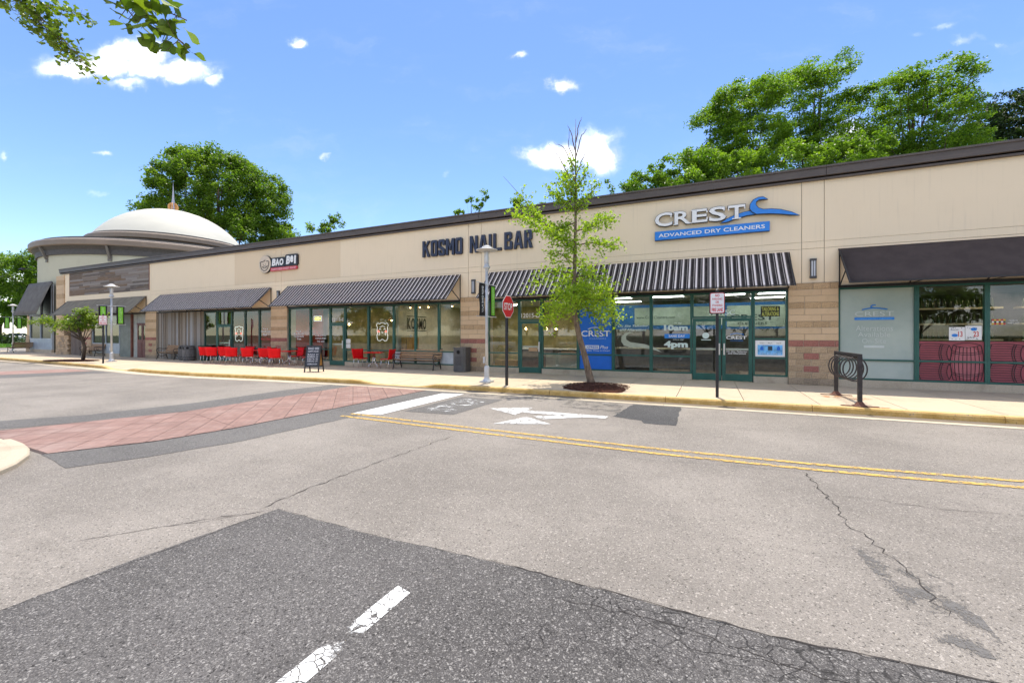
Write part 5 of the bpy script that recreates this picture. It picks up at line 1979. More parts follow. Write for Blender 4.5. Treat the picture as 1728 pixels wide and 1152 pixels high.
# ------------------------------------------------------------------ rotunda at the left end
RC = (-52.9, 27.0)
RO = thing('rotunda_building', 'round pale building with white dome and broad brown eaves', 'building', (RC[0], RC[1], .14))
MB().lathe([(9.9, .14), (9.9, 9.35)], RC[0], RC[1], 96).build('wall', M_SAGE, RO, smooth=True)
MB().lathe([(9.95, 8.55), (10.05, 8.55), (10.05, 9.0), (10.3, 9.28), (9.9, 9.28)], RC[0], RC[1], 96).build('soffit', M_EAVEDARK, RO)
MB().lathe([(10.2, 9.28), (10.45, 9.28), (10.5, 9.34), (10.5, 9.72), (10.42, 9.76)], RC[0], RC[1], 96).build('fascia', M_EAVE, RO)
MB().lathe([(10.42, 9.762), (10.40, 9.86), (10.28, 9.90)], RC[0], RC[1], 96).build('fascia_cap', M_EAVESUNLIT, RO)
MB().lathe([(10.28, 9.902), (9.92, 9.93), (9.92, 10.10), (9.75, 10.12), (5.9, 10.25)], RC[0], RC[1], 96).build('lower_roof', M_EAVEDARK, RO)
MB().lathe([(6.05, 10.0), (6.05, 11.0)], RC[0], RC[1], 72).build('drum', M_SAGE, RO, smooth=True)
MB().lathe([(6.05, 10.72), (6.85, 10.74), (6.95, 10.78), (6.95, 11.16), (6.88, 11.19)], RC[0], RC[1], 72).build('upper_fascia', M_EAVE, RO)
MB().lathe([(6.88, 11.192), (6.84, 11.29), (6.70, 11.31)], RC[0], RC[1], 72).build('upper_fascia_cap', M_EAVESUNLIT, RO)
MB().lathe([(6.70, 11.312), (6.52, 11.33), (6.52, 11.46), (6.42, 11.48)], RC[0], RC[1], 72).build('dome_kerb', M_EAVEDARK, RO)
rd, zc = 7.75, 15.05 - 7.75
prof = []
for i in range(15):
    zz = 11.48 + (15.05 - 11.48) * i / 14
    prof.append((math.sqrt(max(rd * rd - (zz - zc) ** 2, 1e-6)), zz))
k = 6.45 / prof[0][0]
prof = [(r * k + (1 - k) * r * (i / 14), z) for i, (r, z) in enumerate(prof)]
MB().lathe(prof, RC[0], RC[1], 72).build('dome', M_DOME, RO, smooth=True)
for i in range(20):
    t = math.radians(-160 + i * 12)
    u, v = math.cos(t), math.sin(t)
    mb = MB()
    c = (RC[0] + 6.07 * u, RC[1] + 6.07 * v)
    mb.bar((c[0], c[1], 10.30), (c[0], c[1], 10.74), .62, .04, (-v, u, 0))
    if i % 2 == 0:
        mb.build('louver_vent', M_VENT, RO)
for i in range(10):
    t = math.radians(-192.5 + i * 35.0)
    u, v = math.cos(t), math.sin(t)
    mb = MB()
    q = lambda r, z: (RC[0] + r * u, RC[1] + r * v, z)
    mb.bar(q(9.93, 8.0), q(9.93, 9.28), .30, .10, (u, v, 0))
    mb.bar(q(9.98, 8.25), q(10.38, 9.25), .16, .14, (u, v, 0))
    mb.build('bracket', mat('bracket_paint', (.175, .155, .13), .6), RO)
sp_ = MB().lathe([(.33, 14.98), (.22, 15.12), (.20, 15.3)], RC[0], RC[1], 12).build('spire_base', M_SPIRE, RO)
MB().lathe([(.24, 15.3), (.10, 16.4), (.004, 18.2)], RC[0], RC[1], 10).build('spire', M_SPIRE, RO, smooth=True)
for k in range(3):
    t = k * math.pi / 3 + .35
    mb = MB()
    mb.prism(ell(0, 15.5, .50, .50, 20), lambda a, b, w: (RC[0] + a * math.cos(t) - w * math.sin(t), RC[1] + a * math.sin(t) + w * math.cos(t), b), -.03, .03)
    mb.build('gold_fin', M_GOLD, RO, fix=True)
# tall window with a steep awning in the visible arc of the round wall
A0, A1 = Vector((-55.65, 17.10, 0)), Vector((-51.1, 17.02, 0))
ax = (A1 - A0).normalized()
nn = Vector((ax.y, -ax.x, 0))
LW = (A1 - A0).length
rw = lambda u, v, w: tuple(A0 + ax * u + nn * (-w) + Vector((0, 0, v)))
mb = MB()
for (a, b, c, d) in ((0, .12, 1.25, 6.0), (LW - .12, LW, 1.25, 6.0), (LW * .5 - .05, LW * .5 + .05, 1.25, 6.0), (.12, LW - .12, 1.25, 1.37), (.12, LW - .12, 3.35, 3.45)):
    mb.prism([(a, c), (b, c), (b, d), (a, d)], rw, -.10 - .002 * a, .05)
f = mb.build('tall_window', M_STEELBLUE, RO, fix=True)
MB().prism([(.1, 1.3), (LW - .1, 1.3), (LW - .1, 5.95), (.1, 5.95)], rw, -.03, .0).build('pane', mat('dark_pane', (.016, .015, .015), .18, var=.3, vscale=1.5, spec=.25), f, fix=True)
MB().prism([(0, .40), (LW, .40), (LW, 1.245), (0, 1.245)], rw, -.08, .05).build('panel_below_window', M_STEELBLUE, RO, fix=True)
MB().prism([(0, .14), (LW, .14), (LW, .395), (0, .395)], rw, -.12, .05).build('base_wall', M_BASEWALL, RO, fix=True)
MB().prism([(-.75, .14), (-.02, .14), (-.02, 1.6), (-.75, 1.6)], rw, -.12, .3).build('pier_base', M_BLK_SPLIT, RO, fix=True)
MB().prism([(-.70, 1.6), (-.04, 1.6), (-.04, 5.6), (-.70, 5.6)], rw, -.06, .3).build('pier', M_BLK_SMOOTH, RO, fix=True)
MB().prism([(LW + .02, .14), (LW + 6.0, .14), (LW + 6.0, 6.3), (LW + .02, 6.3)], rw, .3, .6).build('link_wall', M_BLK_SMOOTH, RO, fix=True)
aw = thing('steep_awning', 'steep slate grey awning on the round building', 'awning', tuple(A0 + Vector((0, 0, 3.3))))
mb = MB()
for i in range(7):
    u = -.15 + (LW + .3) * i / 6
    for j in range(7):
        t = j / 6
        mb.v.append(rw(u, 6.25 - 2.9 * t, -.10 - 1.0 * t))
for i in range(6):
    for j in range(6):
        mb.f.append([i * 7 + j, i * 7 + j + 1, (i + 1) * 7 + j + 1, (i + 1) * 7 + j])
o = mb.build('canopy', M_CANVAS_SLATE, aw, smooth=True)
md = o.modifiers.new('thickness', 'SOLIDIFY')
md.thickness = .01
for u in (-.13, LW + .13):
    mb = MB()
    mb.bar(rw(u, 3.37, -1.06), rw(u, 3.37, -.05), .05, .05)
    mb.bar(rw(u, 3.40, -.10), rw(u, 6.2, -.10), .05, .05, (0, 1, 0))
    mb.build('side_frame', M_BLACK, aw)
MB().bar(rw(-.13, 3.38, -1.07), rw(LW + .13, 3.38, -1.07), .05, .05).build('front_rail', M_BLACK, aw)
ga = thing('gooseneck_light', 'thin black gooseneck light on the round building wall', 'wall light', (-56.0, 17.2, 7.3))
MB().tube([(-56.1, 17.5, 7.55), (-55.6, 16.9, 7.6), (-54.6, 16.2, 7.5)], .025, 6).build('arm', M_BLACK, ga)
MB().lathe([(.22, 7.35), (.08, 7.5), (.03, 7.56)], -54.6, 16.2, 12).build('shade', M_BLACK, ga)


# ------------------------------------------------------------------ street furniture
def street_lamp(label, tall=4.44):
    L = thing('street_lamp', label, 'street lamp', (0, 0, 0), 'silver street lamps along the kerb', local=True)
    mb = MB()
    mb.prism([(-.19, -.15), (-.15, -.19), (.15, -.19), (.19, -.15), (.19, .15), (.15, .19), (-.15, .19), (-.19, .15)], lambda u, v, w: (u, v, w), 0.0, .05)
    mb.lathe([(.15, .05), (.10, .12), (.085, .16), (.085, .47), (.075, .52), (.055, .54)], 0, 0, 16)
    mb.build('base', M_GALV, L)
    MB().tube([(0, 0, .53), (0, 0, 3.62)], [.050, .044], 14).build('pole', M_GALV, L, smooth=True)
    MB().lathe([(.05, 3.60), (.06, 3.66), (.075, 3.70), (.115, 3.73), (.115, 3.77), (.08, 3.80), (.07, 3.86), (.001, 3.87)], 0, 0, 18).build('collar', M_GALV, L)
    MB().lathe([(.001, 3.87), (.055, 3.872), (.055, 4.26), (.001, 4.262)], 0, 0, 14).build('lantern_glass', M_LAMPGLASS, L, smooth=True)
    for k in range(4):
        t = math.pi / 4 + k * math.pi / 2
        MB().tube([(.075 * math.cos(t), .075 * math.sin(t), 3.80), (.075 * math.cos(t), .075 * math.sin(t), 4.30)], .009, 6).build('cage_rod', M_GALV, L)
    MB().lathe([(.001, 4.27), (.30, 4.285), (.355, 4.30), (.35, 4.315), (.17, 4.37), (.15, 4.42), (.06, 4.46), (.001, 4.465)], 0, 0, 28).build('shade', mat('lamp_shade_paint', (.56, .545, .52), .4, var=.05), L, smooth=False)
    for z in (3.20, 2.14):
        MB().tube([(0, -.68, z), (0, .68, z)], .013, 8).build('banner_arm', M_GALV, L)
        MB().lathe([(.001, z - .03), (.07, z - .03), (.07, z + .03), (.001, z + .03)], 0, 0, 12).build('clamp', M_GALV, L)
    MB().box(-.115, -.052, -.05, .05, .62, .82).build('outlet_box', M_GALV, L)
    return L


def banner(label, m, words, tm):
    b = thing('banner', label, 'banner', (0, 0, 0), 'hanging banners on the street lamps', local=True)
    mb = MB()
    for i in range(9):
        z = 2.15 + i * 1.04 / 8
        for j in range(3):
            y = -.19 + j * .19
            mb.v.append((.018 * math.sin(i * .8 + j * .9), y, z))
    for i in range(8):
        for j in range(2):
            mb.f.append([i * 3 + j, i * 3 + j + 1, (i + 1) * 3 + j + 1, (i + 1) * 3 + j])
    mb.build('cloth', M_BANNER, b, smooth=True)
    if m:
        MB().box(.022, .026, -.115, .115, 2.19, 3.14).build('panel', m, b)
    mb = MB()
    text(mb, words, 2.24, -.05, 3.08, .06, lambda u, v, w: (.029, -v, 2.15 + 3.19 - u), .02)
    mb.build('lettering', tm, b)
    return b


main_lamp = street_lamp('silver street lamp with disc shade, beside the stop sign')
main_lamp.location = (-6.62, 12.42, .14)
bA = banner('black banner with white words, on the lamp beside the stop sign', None, 'SHOP DINE PLAY', M_TEXTWHITE)
bA.location = (-6.60, 12.42 - .36, .14)
bG = banner('lime banner with black edges, on the lamp beside the stop sign', M_LIME, 'WELCOME', mat('pale_lime', (.42, .72, .25), .6))
bG.location = (-6.60, 12.42 + .36, .14)
GLp = 'silver street lamps along the kerb'
dup(main_lamp, (-31.24, 12.82, .14), .05, 'silver street lamp beside the small street tree', GLp)
dup(main_lamp, (-60.19, 17.29, .14), .1, 'silver street lamp beyond the round building, by the lawn', GLp)
GBn = 'hanging banners on the street lamps'
for (px, py), who in (((-31.24, 12.82), 'on the lamp beside the small street tree'), ((-60.19, 17.29), 'on the lamp by the lawn')):
    dup(bG, (px + .02, py - .40, .14), .05, 'lime banner on the kerb side, ' + who, GBn)
    dup(bG, (px + .02, py + .40, .14), .05, 'lime banner on the shop side, ' + who, GBn)
dup(bG, (-56.9, 13.4, .14), .1, 'lime banner cut by the left edge of the photo', GBn)
edge_lamp = dup(main_lamp, (-57.1, 12.95, .14), 0.0, 'silver street lamp at the left edge of the photo', GLp)


def ring_letters(mb, s, x0, z0, x1, z1, y, bold):
    text(mb, s, x0, z0, x1, z1, on_wall(y), bold)


sg = thing('stop_sign', 'red octagonal stop sign on a black post', 'sign', (0, 0, 0), local=True)
MB().box(-.035, .035, -.035, .035, 0, 2.72).build('post', M_BLACK, sg)
MB().lathe([(.001, 2.80), (.05, 2.76), (.05, 2.72), (.001, 2.72)], 0, 0, 8).build('post_cap', M_BLACK, sg)


def octo(r):
    return [(r * math.cos(math.pi / 8 + k * math.pi / 4), 2.41 + r * math.sin(math.pi / 8 + k * math.pi / 4)) for k in range(8)]


MB().prism(octo(.368), on_wall(0), -.052, -.046).build('border', M_SIGNWHITE, sg, fix=True)
MB().prism(octo(.345), on_wall(0), -.0555, -.0525).build('plate', M_STOPRED, sg, fix=True)
mb = MB()
text(mb, 'STOP', -.255, 2.30, .255, 2.52, on_wall(-.058), .02)
mb.build('lettering', M_SIGNWHITE, sg)
MB().prism(octo(.373), on_wall(0), -.0455, -.041).build('back_plate', M_BLACK, sg, fix=True)
sg.location = (-5.67, 11.94, .14)
sg.rotation_euler = (0, 0, 1.50)

np_ = thing('fire_lane_sign', 'white and red no parking fire lane sign on a black post, right of the tree', 'sign', (0, 0, 0), 'fire lane signs along the kerb', local=True)
MB().box(-.034, .034, -.03, .03, 0, 2.64).build('post', M_BLACK, np_)
MB().lathe([(.001, 2.69), (.045, 2.66), (.045, 2.64), (.001, 2.64)], 0, 0, 8).build('post_cap', M_BLACK, np_)


def rrect(x0, x1, z0, z1, r, n=4):
    out = []
    for (cx, cz, a) in ((x1 - r, z0 + r, -90), (x1 - r, z1 - r, 0), (x0 + r, z1 - r, 90), (x0 + r, z0 + r, 180)):
        for k in range(n + 1):
            t = math.radians(a + 90 * k / n)
            out.append((cx + r * math.cos(t), cz + r * math.sin(t)))
    return out


MB().prism(rrect(-.178, .178, 2.06, 2.60, .045), on_wall(0), -.040, -.032).build('back_plate', M_BLACK, np_, fix=True)
MB().prism(rrect(-.162, .162, 2.08, 2.58, .040), on_wall(0), -.045, -.0405).build('border', M_SIGNRED, np_, fix=True)
MB().prism(rrect(-.150, .150, 2.092, 2.568, .034), on_wall(0), -.0485, -.0455).build('plate', M_SIGNWHITE, np_, fix=True)
mb = MB()
for s_, a, b, z0, z1, bo in (('NO', -.05, .05, 2.48, 2.545, .03), ('PARKING', -.11, .11, 2.405, 2.455, .02), ('OR', -.04, .04, 2.325, 2.38, .03), ('STANDING', -.115, .115, 2.245, 2.30, .02), ('FIRE LANE', -.125, .125, 2.12, 2.21, .035)):
    text(mb, s_, a, z0, b, z1, on_wall(-.0505), bo)
mb.build('lettering', M_SIGNRED, np_)
np_.location = (.17, 11.8, .14)
np_.rotation_euler = (0, 0, .04)
dup(np_, (-29.72, 11.84, .14), .95, 'narrow looking no parking sign on black post beside the small street tree', 'fire lane signs along the kerb')


# bicycle rack with hanging rings
rk = thing('bike_rack', 'black bicycle rack of hanging rings with rusty feet', 'bike rack', (2.95, 12.55, .14))
for yy in (11.58, 13.50):
    MB().box(2.95 - .038, 2.95 + .038, yy - .038, yy + .038, .20, 1.21).build('post', M_RACK, rk)
    mb = MB()
    mb.prism([(2.62, yy - .05), (3.28, yy - .05), (3.28, yy + .05), (2.62, yy + .05)], lambda u, v, w: (u, v, w), .142, .152)
    mb.lathe([(.16, .152), (.10, .18), (.055, .24), (.04, .245)], 2.95, yy, 8)
    mb.build('foot_plate', M_RUST, rk)
MB().box(2.95 - .036, 2.95 + .036, 11.543, 13.537, 1.211, 1.272).build('top_bar', M_RACK, rk)
for k in range(6):
    yy = 11.90 + k * .255
    mb = MB()
    pts = []
    for q in range(25):
        t = math.radians(62 + (416 - 0) * q / 24 * .865)
        pts.append((2.95 + .215 * math.cos(t), yy + .035 * math.sin(t / 2), .915 + .265 * math.sin(t)))
    pts = [(2.95 + .02, yy - .02, 1.215)] + pts[:] + [(2.95 - .02, yy + .02, 1.215)]
    mb.tube(pts, .0150, 7)
    mb.build('ring', M_RACK, rk, smooth=True)
sheet('rust_stain', ragged([(2.5, 13.3), (3.4, 13.25), (3.6, 12.9), (3.2, 12.7), (2.6, 12.95)], .1, .06), .1425, paint('rust_wash', (.46, .20, .07), .58, 4.0))
sheet('rust_stain', ragged([(2.6, 11.50), (3.4, 11.46), (3.5, 11.62), (2.7, 11.78)], .1, .03), .1425, bpy.data.materials['rust_wash'])


# benches
def make_bench(length, label):
    b = thing('park_bench', label, 'bench', (0, 0, 0), 'slatted park benches along the shopfronts', local=True)
    h = length / 2
    for k in range(5):
        y = -.26 + k * .098
        MB().box(-h + .03, h - .03, y, y + .080, .425 - .012 * k * .5, .455 - .012 * k * .5).build('seat_slat', M_BENCH, b)
    for k in range(4):
        z = .52 + k * .105
        y = .235 + k * .034
        mb = MB()
        mb.bar((-h + .03, y, z), (h - .03, y, z), .030, .088, (0, .30, .95))
        mb.build('back_slat', M_BENCH, b)
    for x in (-h + .10, h - .10):
        mb = MB()
        mb.tube([(x, -.30, .0), (x, -.26, .16), (x, -.22, .30), (x, -.26, .40), (x, -.25, .42)], .024, 6)
        mb.tube([(x, .32, .0), (x, .24, .20), (x, .20, .40), (x, .27, .60), (x, .39, .93)], .024, 6)
        mb.tube([(x, -.26, .41), (x, 0.0, .405), (x, .21, .385)], .022, 6)
        mb.tube([(x, -.26, .41), (x, -.31, .55), (x, -.28, .66), (x, -.16, .69), (x, .05, .66), (x, .29, .67)], .020, 6)
        mb.tube([(x, -.20, .52), (x, -.14, .58), (x, -.06, .56), (x, -.06, .48), (x, -.14, .46), (x, -.20, .52)], .013, 5)
        mb.tube([(x, -.20, .28), (x, -.08, .20), (x, .08, .20), (x, .21, .28)], .016, 5)
        mb.build('end_frame', M_BLACK, b, smooth=True)
    MB().box(-h + .12, h - .12, -.03, .03, .36, .40).build('under_rail', M_BLACK, b)
    MB().box(-.05, .05, -.25, .24, .385, .418).build('mid_brace', M_BLACK, b)
    return b


b1 = make_bench(2.36, 'long slatted bench between the red chairs and the litter bin')
b1.location = (-11.86, 15.62, .14)
GB = 'slatted park benches along the shopfronts'
dup(b1, (-30.75, 15.55, .14), 0, 'slatted bench in front of the vertical barn boards', GB).scale = (.86, 1, 1)
dup(b1, (-40.7, 15.6, .14), 0, 'slatted bench under the dark window behind the small tree', GB).scale = (.95, 1, 1)
dup(b1, (-55.0, 16.35, .14), -1.2, 'slatted bench seen nearly end on at the round building', GB).scale = (.8, 1, 1)

# litter bin
lb = thing('litter_bin', 'dark grey steel litter bin with a round mouth', 'bin', (-9.45, 15.52, .14))
cx, cy = -9.45, 15.52


def octa(r, c):
    return [(cx - r, cy - r + c), (cx - r + c, cy - r), (cx + r - c, cy - r), (cx + r, cy - r + c), (cx + r, cy + r - c), (cx + r - c, cy + r), (cx - r + c, cy + r), (cx - r, cy + r - c)]


up = lambda u, v, w: (u, v, w)
MB().prism(octa(.295, .09), up, .16, 1.12).build('body', M_BIN, lb, fix=True)
MB().prism(octa(.27, .08), up, .14, .16).build('foot', M_BLACK, lb, fix=True)
MB().prism(octa(.305, .09), up, 1.12, 1.165).build('lid', M_BIN, lb, fix=True)
MB().box(cx - .15, cx + .15, cy - .304, cy - .296, .42, .80).build('panel', M_BINPANEL, lb)
MB().prism(ell(cx, .965, .072, .072, 20), on_wall(0), cy - .300, cy - .294).build('mouth', mat('bin_mouth', (.004, .004, .004), .9), lb, fix=True)
mb = MB()
mb.tube([(a, cy - .298, b) for a, b in ell(cx, .965, .085, .085, 24)], .012, 6, closed=True)
mb.build('mouth_rim', M_BINPANEL, lb, smooth=True)


# barrels
def make_barrel(label):
    b = thing('barrel', label, 'barrel', (0, 0, 0), 'grey wooden barrels beside the red chairs', local=True)
    prof = [(.27, 0), (.32, .2), (.335, .42), (.335, .48), (.32, .70), (.27, .90)]
    n = 20
    for i in range(n):
        a0, a1 = 2 * math.pi * i / n + .012, 2 * math.pi * (i + 1) / n - .012
        mb = MB()
        mb.lathe(prof, 0, 0, 1, a0, a1)
        mb.lathe([(r - .025, z) for r, z in prof], 0, 0, 1, a0, a1)
        mb.build('stave', M_BARREL, b)
    MB().lathe([(.001, .86), (.30, .86)], 0, 0, 20).build('lid', M_BARREL, b)
    MB().lathe([(.26, .03), (.30, .70), (.255, .86)], 0, 0, 20).build('liner', M_BLACK, b)
    for z, r in ((.06, .292), (.22, .328), (.68, .327), (.84, .292)):
        MB().lathe([(r, z - .022), (r + .005, z - .02), (r + .005, z + .02), (r, z + .022)], 0, 0, 24).build('hoop', M_HOOP, b)
    for t in (-1.25, -2.1):
        mb = MB()
        c, s_ = math.cos(t), math.sin(t)
        mb.prism(ell(0, .76, .075, .06, 14), lambda u, v, w: (c * (.312 + w) - s_ * u, s_ * (.312 + w) + c * u, v), 0, .004)
        mb.build('opening', mat('bin_mouth', (.004, .004, .004), .9), b, fix=True)
    return b


br = make_barrel('grey wooden barrel with round openings, left of two beside the bench')
br.location = (-29.05, 15.45, .14)
dup(br, (-28.15, 15.2, .14), .5, 'grey wooden barrel, right of two and nearest the red chairs', 'grey wooden barrels beside the red chairs')
pt = thing('planter', 'dark green planter tub behind the right barrel', 'planter', (-27.2, 15.5, .14))
MB().lathe([(.20, .14), (.24, .6), (.34, .98), (.36, 1.04), (.30, 1.04), (.28, .96), (.001, .95)], -27.2, 15.55, 16).build('tub', M_PLANTER, pt)


# red cafe chairs and tables
def make_chair(label):
    c = thing('cafe_chair', label, 'chair', (0, 0, 0), 'red plastic cafe chairs outside the restaurant', local=True)
    mb = MB()
    nx, ny = 6, 6
    for i in range(nx + 1):
        u = -1 + 2 * i / nx
        for j in range(ny + 1):
            v = -1 + 2 * j / ny
            mb.v.append((.265 * u * (1 - .06 * (v + 1) / 2), .21 * v, .455 - .018 * (1 - u * u) + (.012 if j == 0 else 0) * -1))
    for i in range(nx):
        for j in range(ny):
            mb.f.append([i * (ny + 1) + j, (i + 1) * (ny + 1) + j, (i + 1) * (ny + 1) + j + 1, i * (ny + 1) + j + 1])
    o = mb.build('seat', M_RED_PLASTIC, c, smooth=True)
    m1 = o.modifiers.new('thickness', 'SOLIDIFY')
    m1.thickness = .022
    mb = MB()
    for i in range(nx + 1):
        u = -1 + 2 * i / nx
        for j in range(ny + 1):
            t = j / ny
            wdt = .270 + .035 * t
            mb.v.append((wdt * u, .215 + .075 * t - .04 * (u * u), .43 + .44 * t + .02 * (1 if j == ny else 0) * (u * u)))
    for i in range(nx):
        for j in range(ny):
            mb.f.append([i * (ny + 1) + j, (i + 1) * (ny + 1) + j, (i + 1) * (ny + 1) + j + 1, i * (ny + 1) + j + 1])
    o = mb.build('backrest', M_RED_PLASTIC, c, smooth=True)
    m1 = o.modifiers.new('thickness', 'SOLIDIFY')
    m1.thickness = .020
    for sx in (-1, 1):
        MB().tube([(.225 * sx, -.17, .43), (.25 * sx, -.20, 0)], .0125, 7).build('leg', M_CHROME, c, smooth=True)
        MB().tube([(.225 * sx, .17, .43), (.25 * sx, .23, 0)], .0125, 7).build('leg', M_CHROME, c, smooth=True)
    MB().tube([(-.20, -.16, .425), (.20, -.16, .425), (.20, .16, .425), (-.20, .16, .425)], .010, 6, closed=True).build('seat_ring', M_CHROME, c)
    return c


def make_table(label):
    t = thing('cafe_table', label, 'table', (0, 0, 0), 'red cafe tables outside the restaurant', local=True)
    MB().prism(rrect(-.40, .40, -.40, .40, .07), up, .705, .735).build('tabletop', M_RED_PLASTIC, t, fix=True)
    for k in range(4):
        a = math.pi / 4 + k * math.pi / 2
        c, s_ = math.cos(a), math.sin(a)
        MB().tube([(.05 * c, .05 * s_, .70), (.05 * c, .05 * s_, .34), (.12 * c, .12 * s_, .22), (.24 * c, .24 * s_, .16), (.33 * c, .33 * s_, 0)], .014, 7).build('leg', M_CHROME, t, smooth=True)
    MB().tube([(0, 0, .33), (0, 0, .37)], .08, 12).build('hub', M_CHROME, t)
    return t


ch0 = make_chair('red cafe chair with its back to the kerb, nearest the barrels')
chairs = [(-25.10, 14.45, -2.45, None),
          (-25.05, 15.35, -2.2, 'red cafe chair behind the one nearest the barrels'),
          (-23.45, 14.50, -2.5, 'red cafe chair with its back to the kerb, left of the overlapping pair'),
          (-22.55, 14.25, -2.5, 'red cafe chair with its back to the kerb, right of the overlapping pair'),
          (-20.90, 15.05, -1.15, 'red cafe chair turned sideways at the right end of the second table'),
          (-20.45, 14.60, -2.45, 'red cafe chair in front of the pier, half hidden by a nearer chair'),
          (-19.25, 14.25, -2.55, 'red cafe chair nearest the kerb, in front of the pier'),
          (-19.55, 15.62, -.2, 'red cafe chair behind the third table, against the glass'),
          (-18.35, 15.42, -1.45, 'red cafe chair seen from the side, just left of the chalkboard'),
          (-15.05, 15.52, 1.35, 'red cafe chair left of the small table right of the chalkboard'),
          (-13.42, 15.50, -1.35, 'red cafe chair right of the small table, beside the bench'),
          (-23.55, 15.62, .2, 'red cafe chair against the glass behind the first table'),
          (-22.0, 15.68, -.1, 'red cafe chair against the glass behind the second table'),
          (-21.45, 14.40, -2.6, 'red cafe chair with its back to the kerb, right end of the second table'),
          (-24.25, 14.30, -2.6, 'red cafe chair with its back to the kerb, second from the barrels')]
GC = 'red plastic cafe chairs outside the restaurant'
for i, (x, y, r, lab) in enumerate(chairs):
    if i == 0:
        ch0.location, ch0.rotation_euler = (x, y, .14), (0, 0, r)
    else:
        dup(ch0, (x, y, .14), r, lab, GC)
tb0 = make_table('red square cafe table nearest the barrels')
GT = 'red cafe tables outside the restaurant'
tb0.location = (-24.35, 14.95, .14)
dup(tb0, (-22.35, 15.12, .14), 0, 'red square cafe table behind the overlapping pair of chairs', GT)
dup(tb0, (-21.50, 15.10, .14), 0, 'red square cafe table pushed against the right of another table', GT)
dup(tb0, (-19.25, 15.0, .14), .1, 'red square cafe table in front of the pier, left of the chalkboard', GT)
dup(tb0, (-14.25, 15.55, .14), .5, 'red cafe table standing alone between two chairs beside the bench', GT)

# chalkboard
cbd = thing('chalkboard_sign', 'folding black chalkboard covered in handwriting', 'sign', (0, 0, 0), local=True)
for s_ in (1, -1):
    t = .235
    fn = lambda u, v, w, s_=s_: (u, s_ * (-.235 + .225 * v / 1.1) + s_ * w, v)
    mb = MB()
    for (a, b, c, d) in ((-.31, -.265, 0, 1.1), (.265, .31, 0, 1.1), (-.264, .264, 1.05, 1.1), (-.264, .264, .22, .27)):
        mb.prism([(a, c), (b, c), (b, d), (a, d)], fn, -.014, .014)
    p_ = mb.build('frame', M_BLACK, cbd, fix=True)
    MB().prism([(-.265, .27), (.265, .27), (.265, 1.05), (-.265, 1.05)], fn, -.004, .006).build('board', M_CHALKBOARD if s_ == 1 else M_WOODCAB, p_, fix=True)
fr = lambda u, v, w: (u, -.235 + .225 * v / 1.1 - .008, v)
rows = [('BAO BEI', -.22, .22, .93, 1.02), ('HAPPY HOUR', -.22, .22, .82, .89), ('COME ON IN', -.20, .20, .31, .37)]
for k, (q_, w_) in enumerate((('BAO', '$4'), ('RAMEN', '$12'), ('BUBBLE TEA', '$5'), ('DUMPLINGS', '$7'))):
    rows += [(q_, -.22, .08, .70 - k * .09, .76 - k * .09), (w_, .13, .22, .70 - k * .09, .76 - k * .09)]
for q_, x0, x1, z0, z1 in rows:
    mb = MB()
    text(mb, q_, x0, z0, x1, z1, fr, .012)
    mb.build('handwriting', M_CHALK, cbd)
cbd.location = (-14.95, 12.80, .14)
cbd.rotation_euler = (0, 0, .40)


# ------------------------------------------------------------------ vegetation
def leaf_object(name, C_, size, m, parent=None, up_bias=.6, aspect=.62, r=None, kind='diamond', tints=None):
    """many small leaf faces at the points C_ as one mesh"""
    r = r or rng
    n = len(C_)
    C_ = np.asarray(C_, dtype=np.float32)
    nrm = r.normal(size=(n, 3))
    nrm[:, 2] = np.abs(nrm[:, 2]) + up_bias
    nrm /= np.linalg.norm(nrm, axis=1)[:, None]
    a = np.cross(nrm, r.normal(size=(n, 3)))
    a /= np.linalg.norm(a, axis=1)[:, None] + 1e-9
    b = np.cross(nrm, a)
    s = (size * r.uniform(.65, 1.3, n))[:, None]
    if kind == 'fan':
        prof = [(0, .0), (.30, .13), (.52, .42), (.66, .54), (.84, .40), (.93, .20), (.83, .015), (.83, -.015), (.94, -.22), (.83, -.42), (.65, -.54), (.50, -.40), (.30, -.12)]
        k = len(prof)
        cup = r.uniform(-.10, .22, n)[:, None]
        P = [C_ + a * s * u + b * s * v * .95 + nrm * s * (cup * abs(v) * 1.2 + .06 * math.sin(v * 9)) for u, v in prof]
    else:
        k = 4
        P = [C_ - a * s * .5, C_ + b * s * aspect * .5, C_ + a * s * .5, C_ - b * s * aspect * .5]
    V = np.stack(P, 1).reshape(-1, 3)
    if parent:
        V = V - np.array(ORG.get(parent.name, (0, 0, 0)))
    me = bpy.data.meshes.new(name)
    me.vertices.add(len(V))
    me.vertices.foreach_set('co', V.astype(np.float32).ravel())
    me.loops.add(len(V))
    me.loops.foreach_set('vertex_index', np.arange(len(V), dtype=np.int32))
    me.polygons.add(n)
    me.polygons.foreach_set('loop_start', np.arange(0, n * k, k, dtype=np.int32))
    me.update(calc_edges=True)
    at = me.attributes.new('tint', 'FLOAT', 'FACE')
    tv = r.uniform(0, 1, n) if tints is None else np.clip(tints + r.normal(0, .18, n), 0, 1)
    at.data.foreach_set('value', tv.astype(np.float32))
    me.materials.append(m)
    return place(name, me, parent)


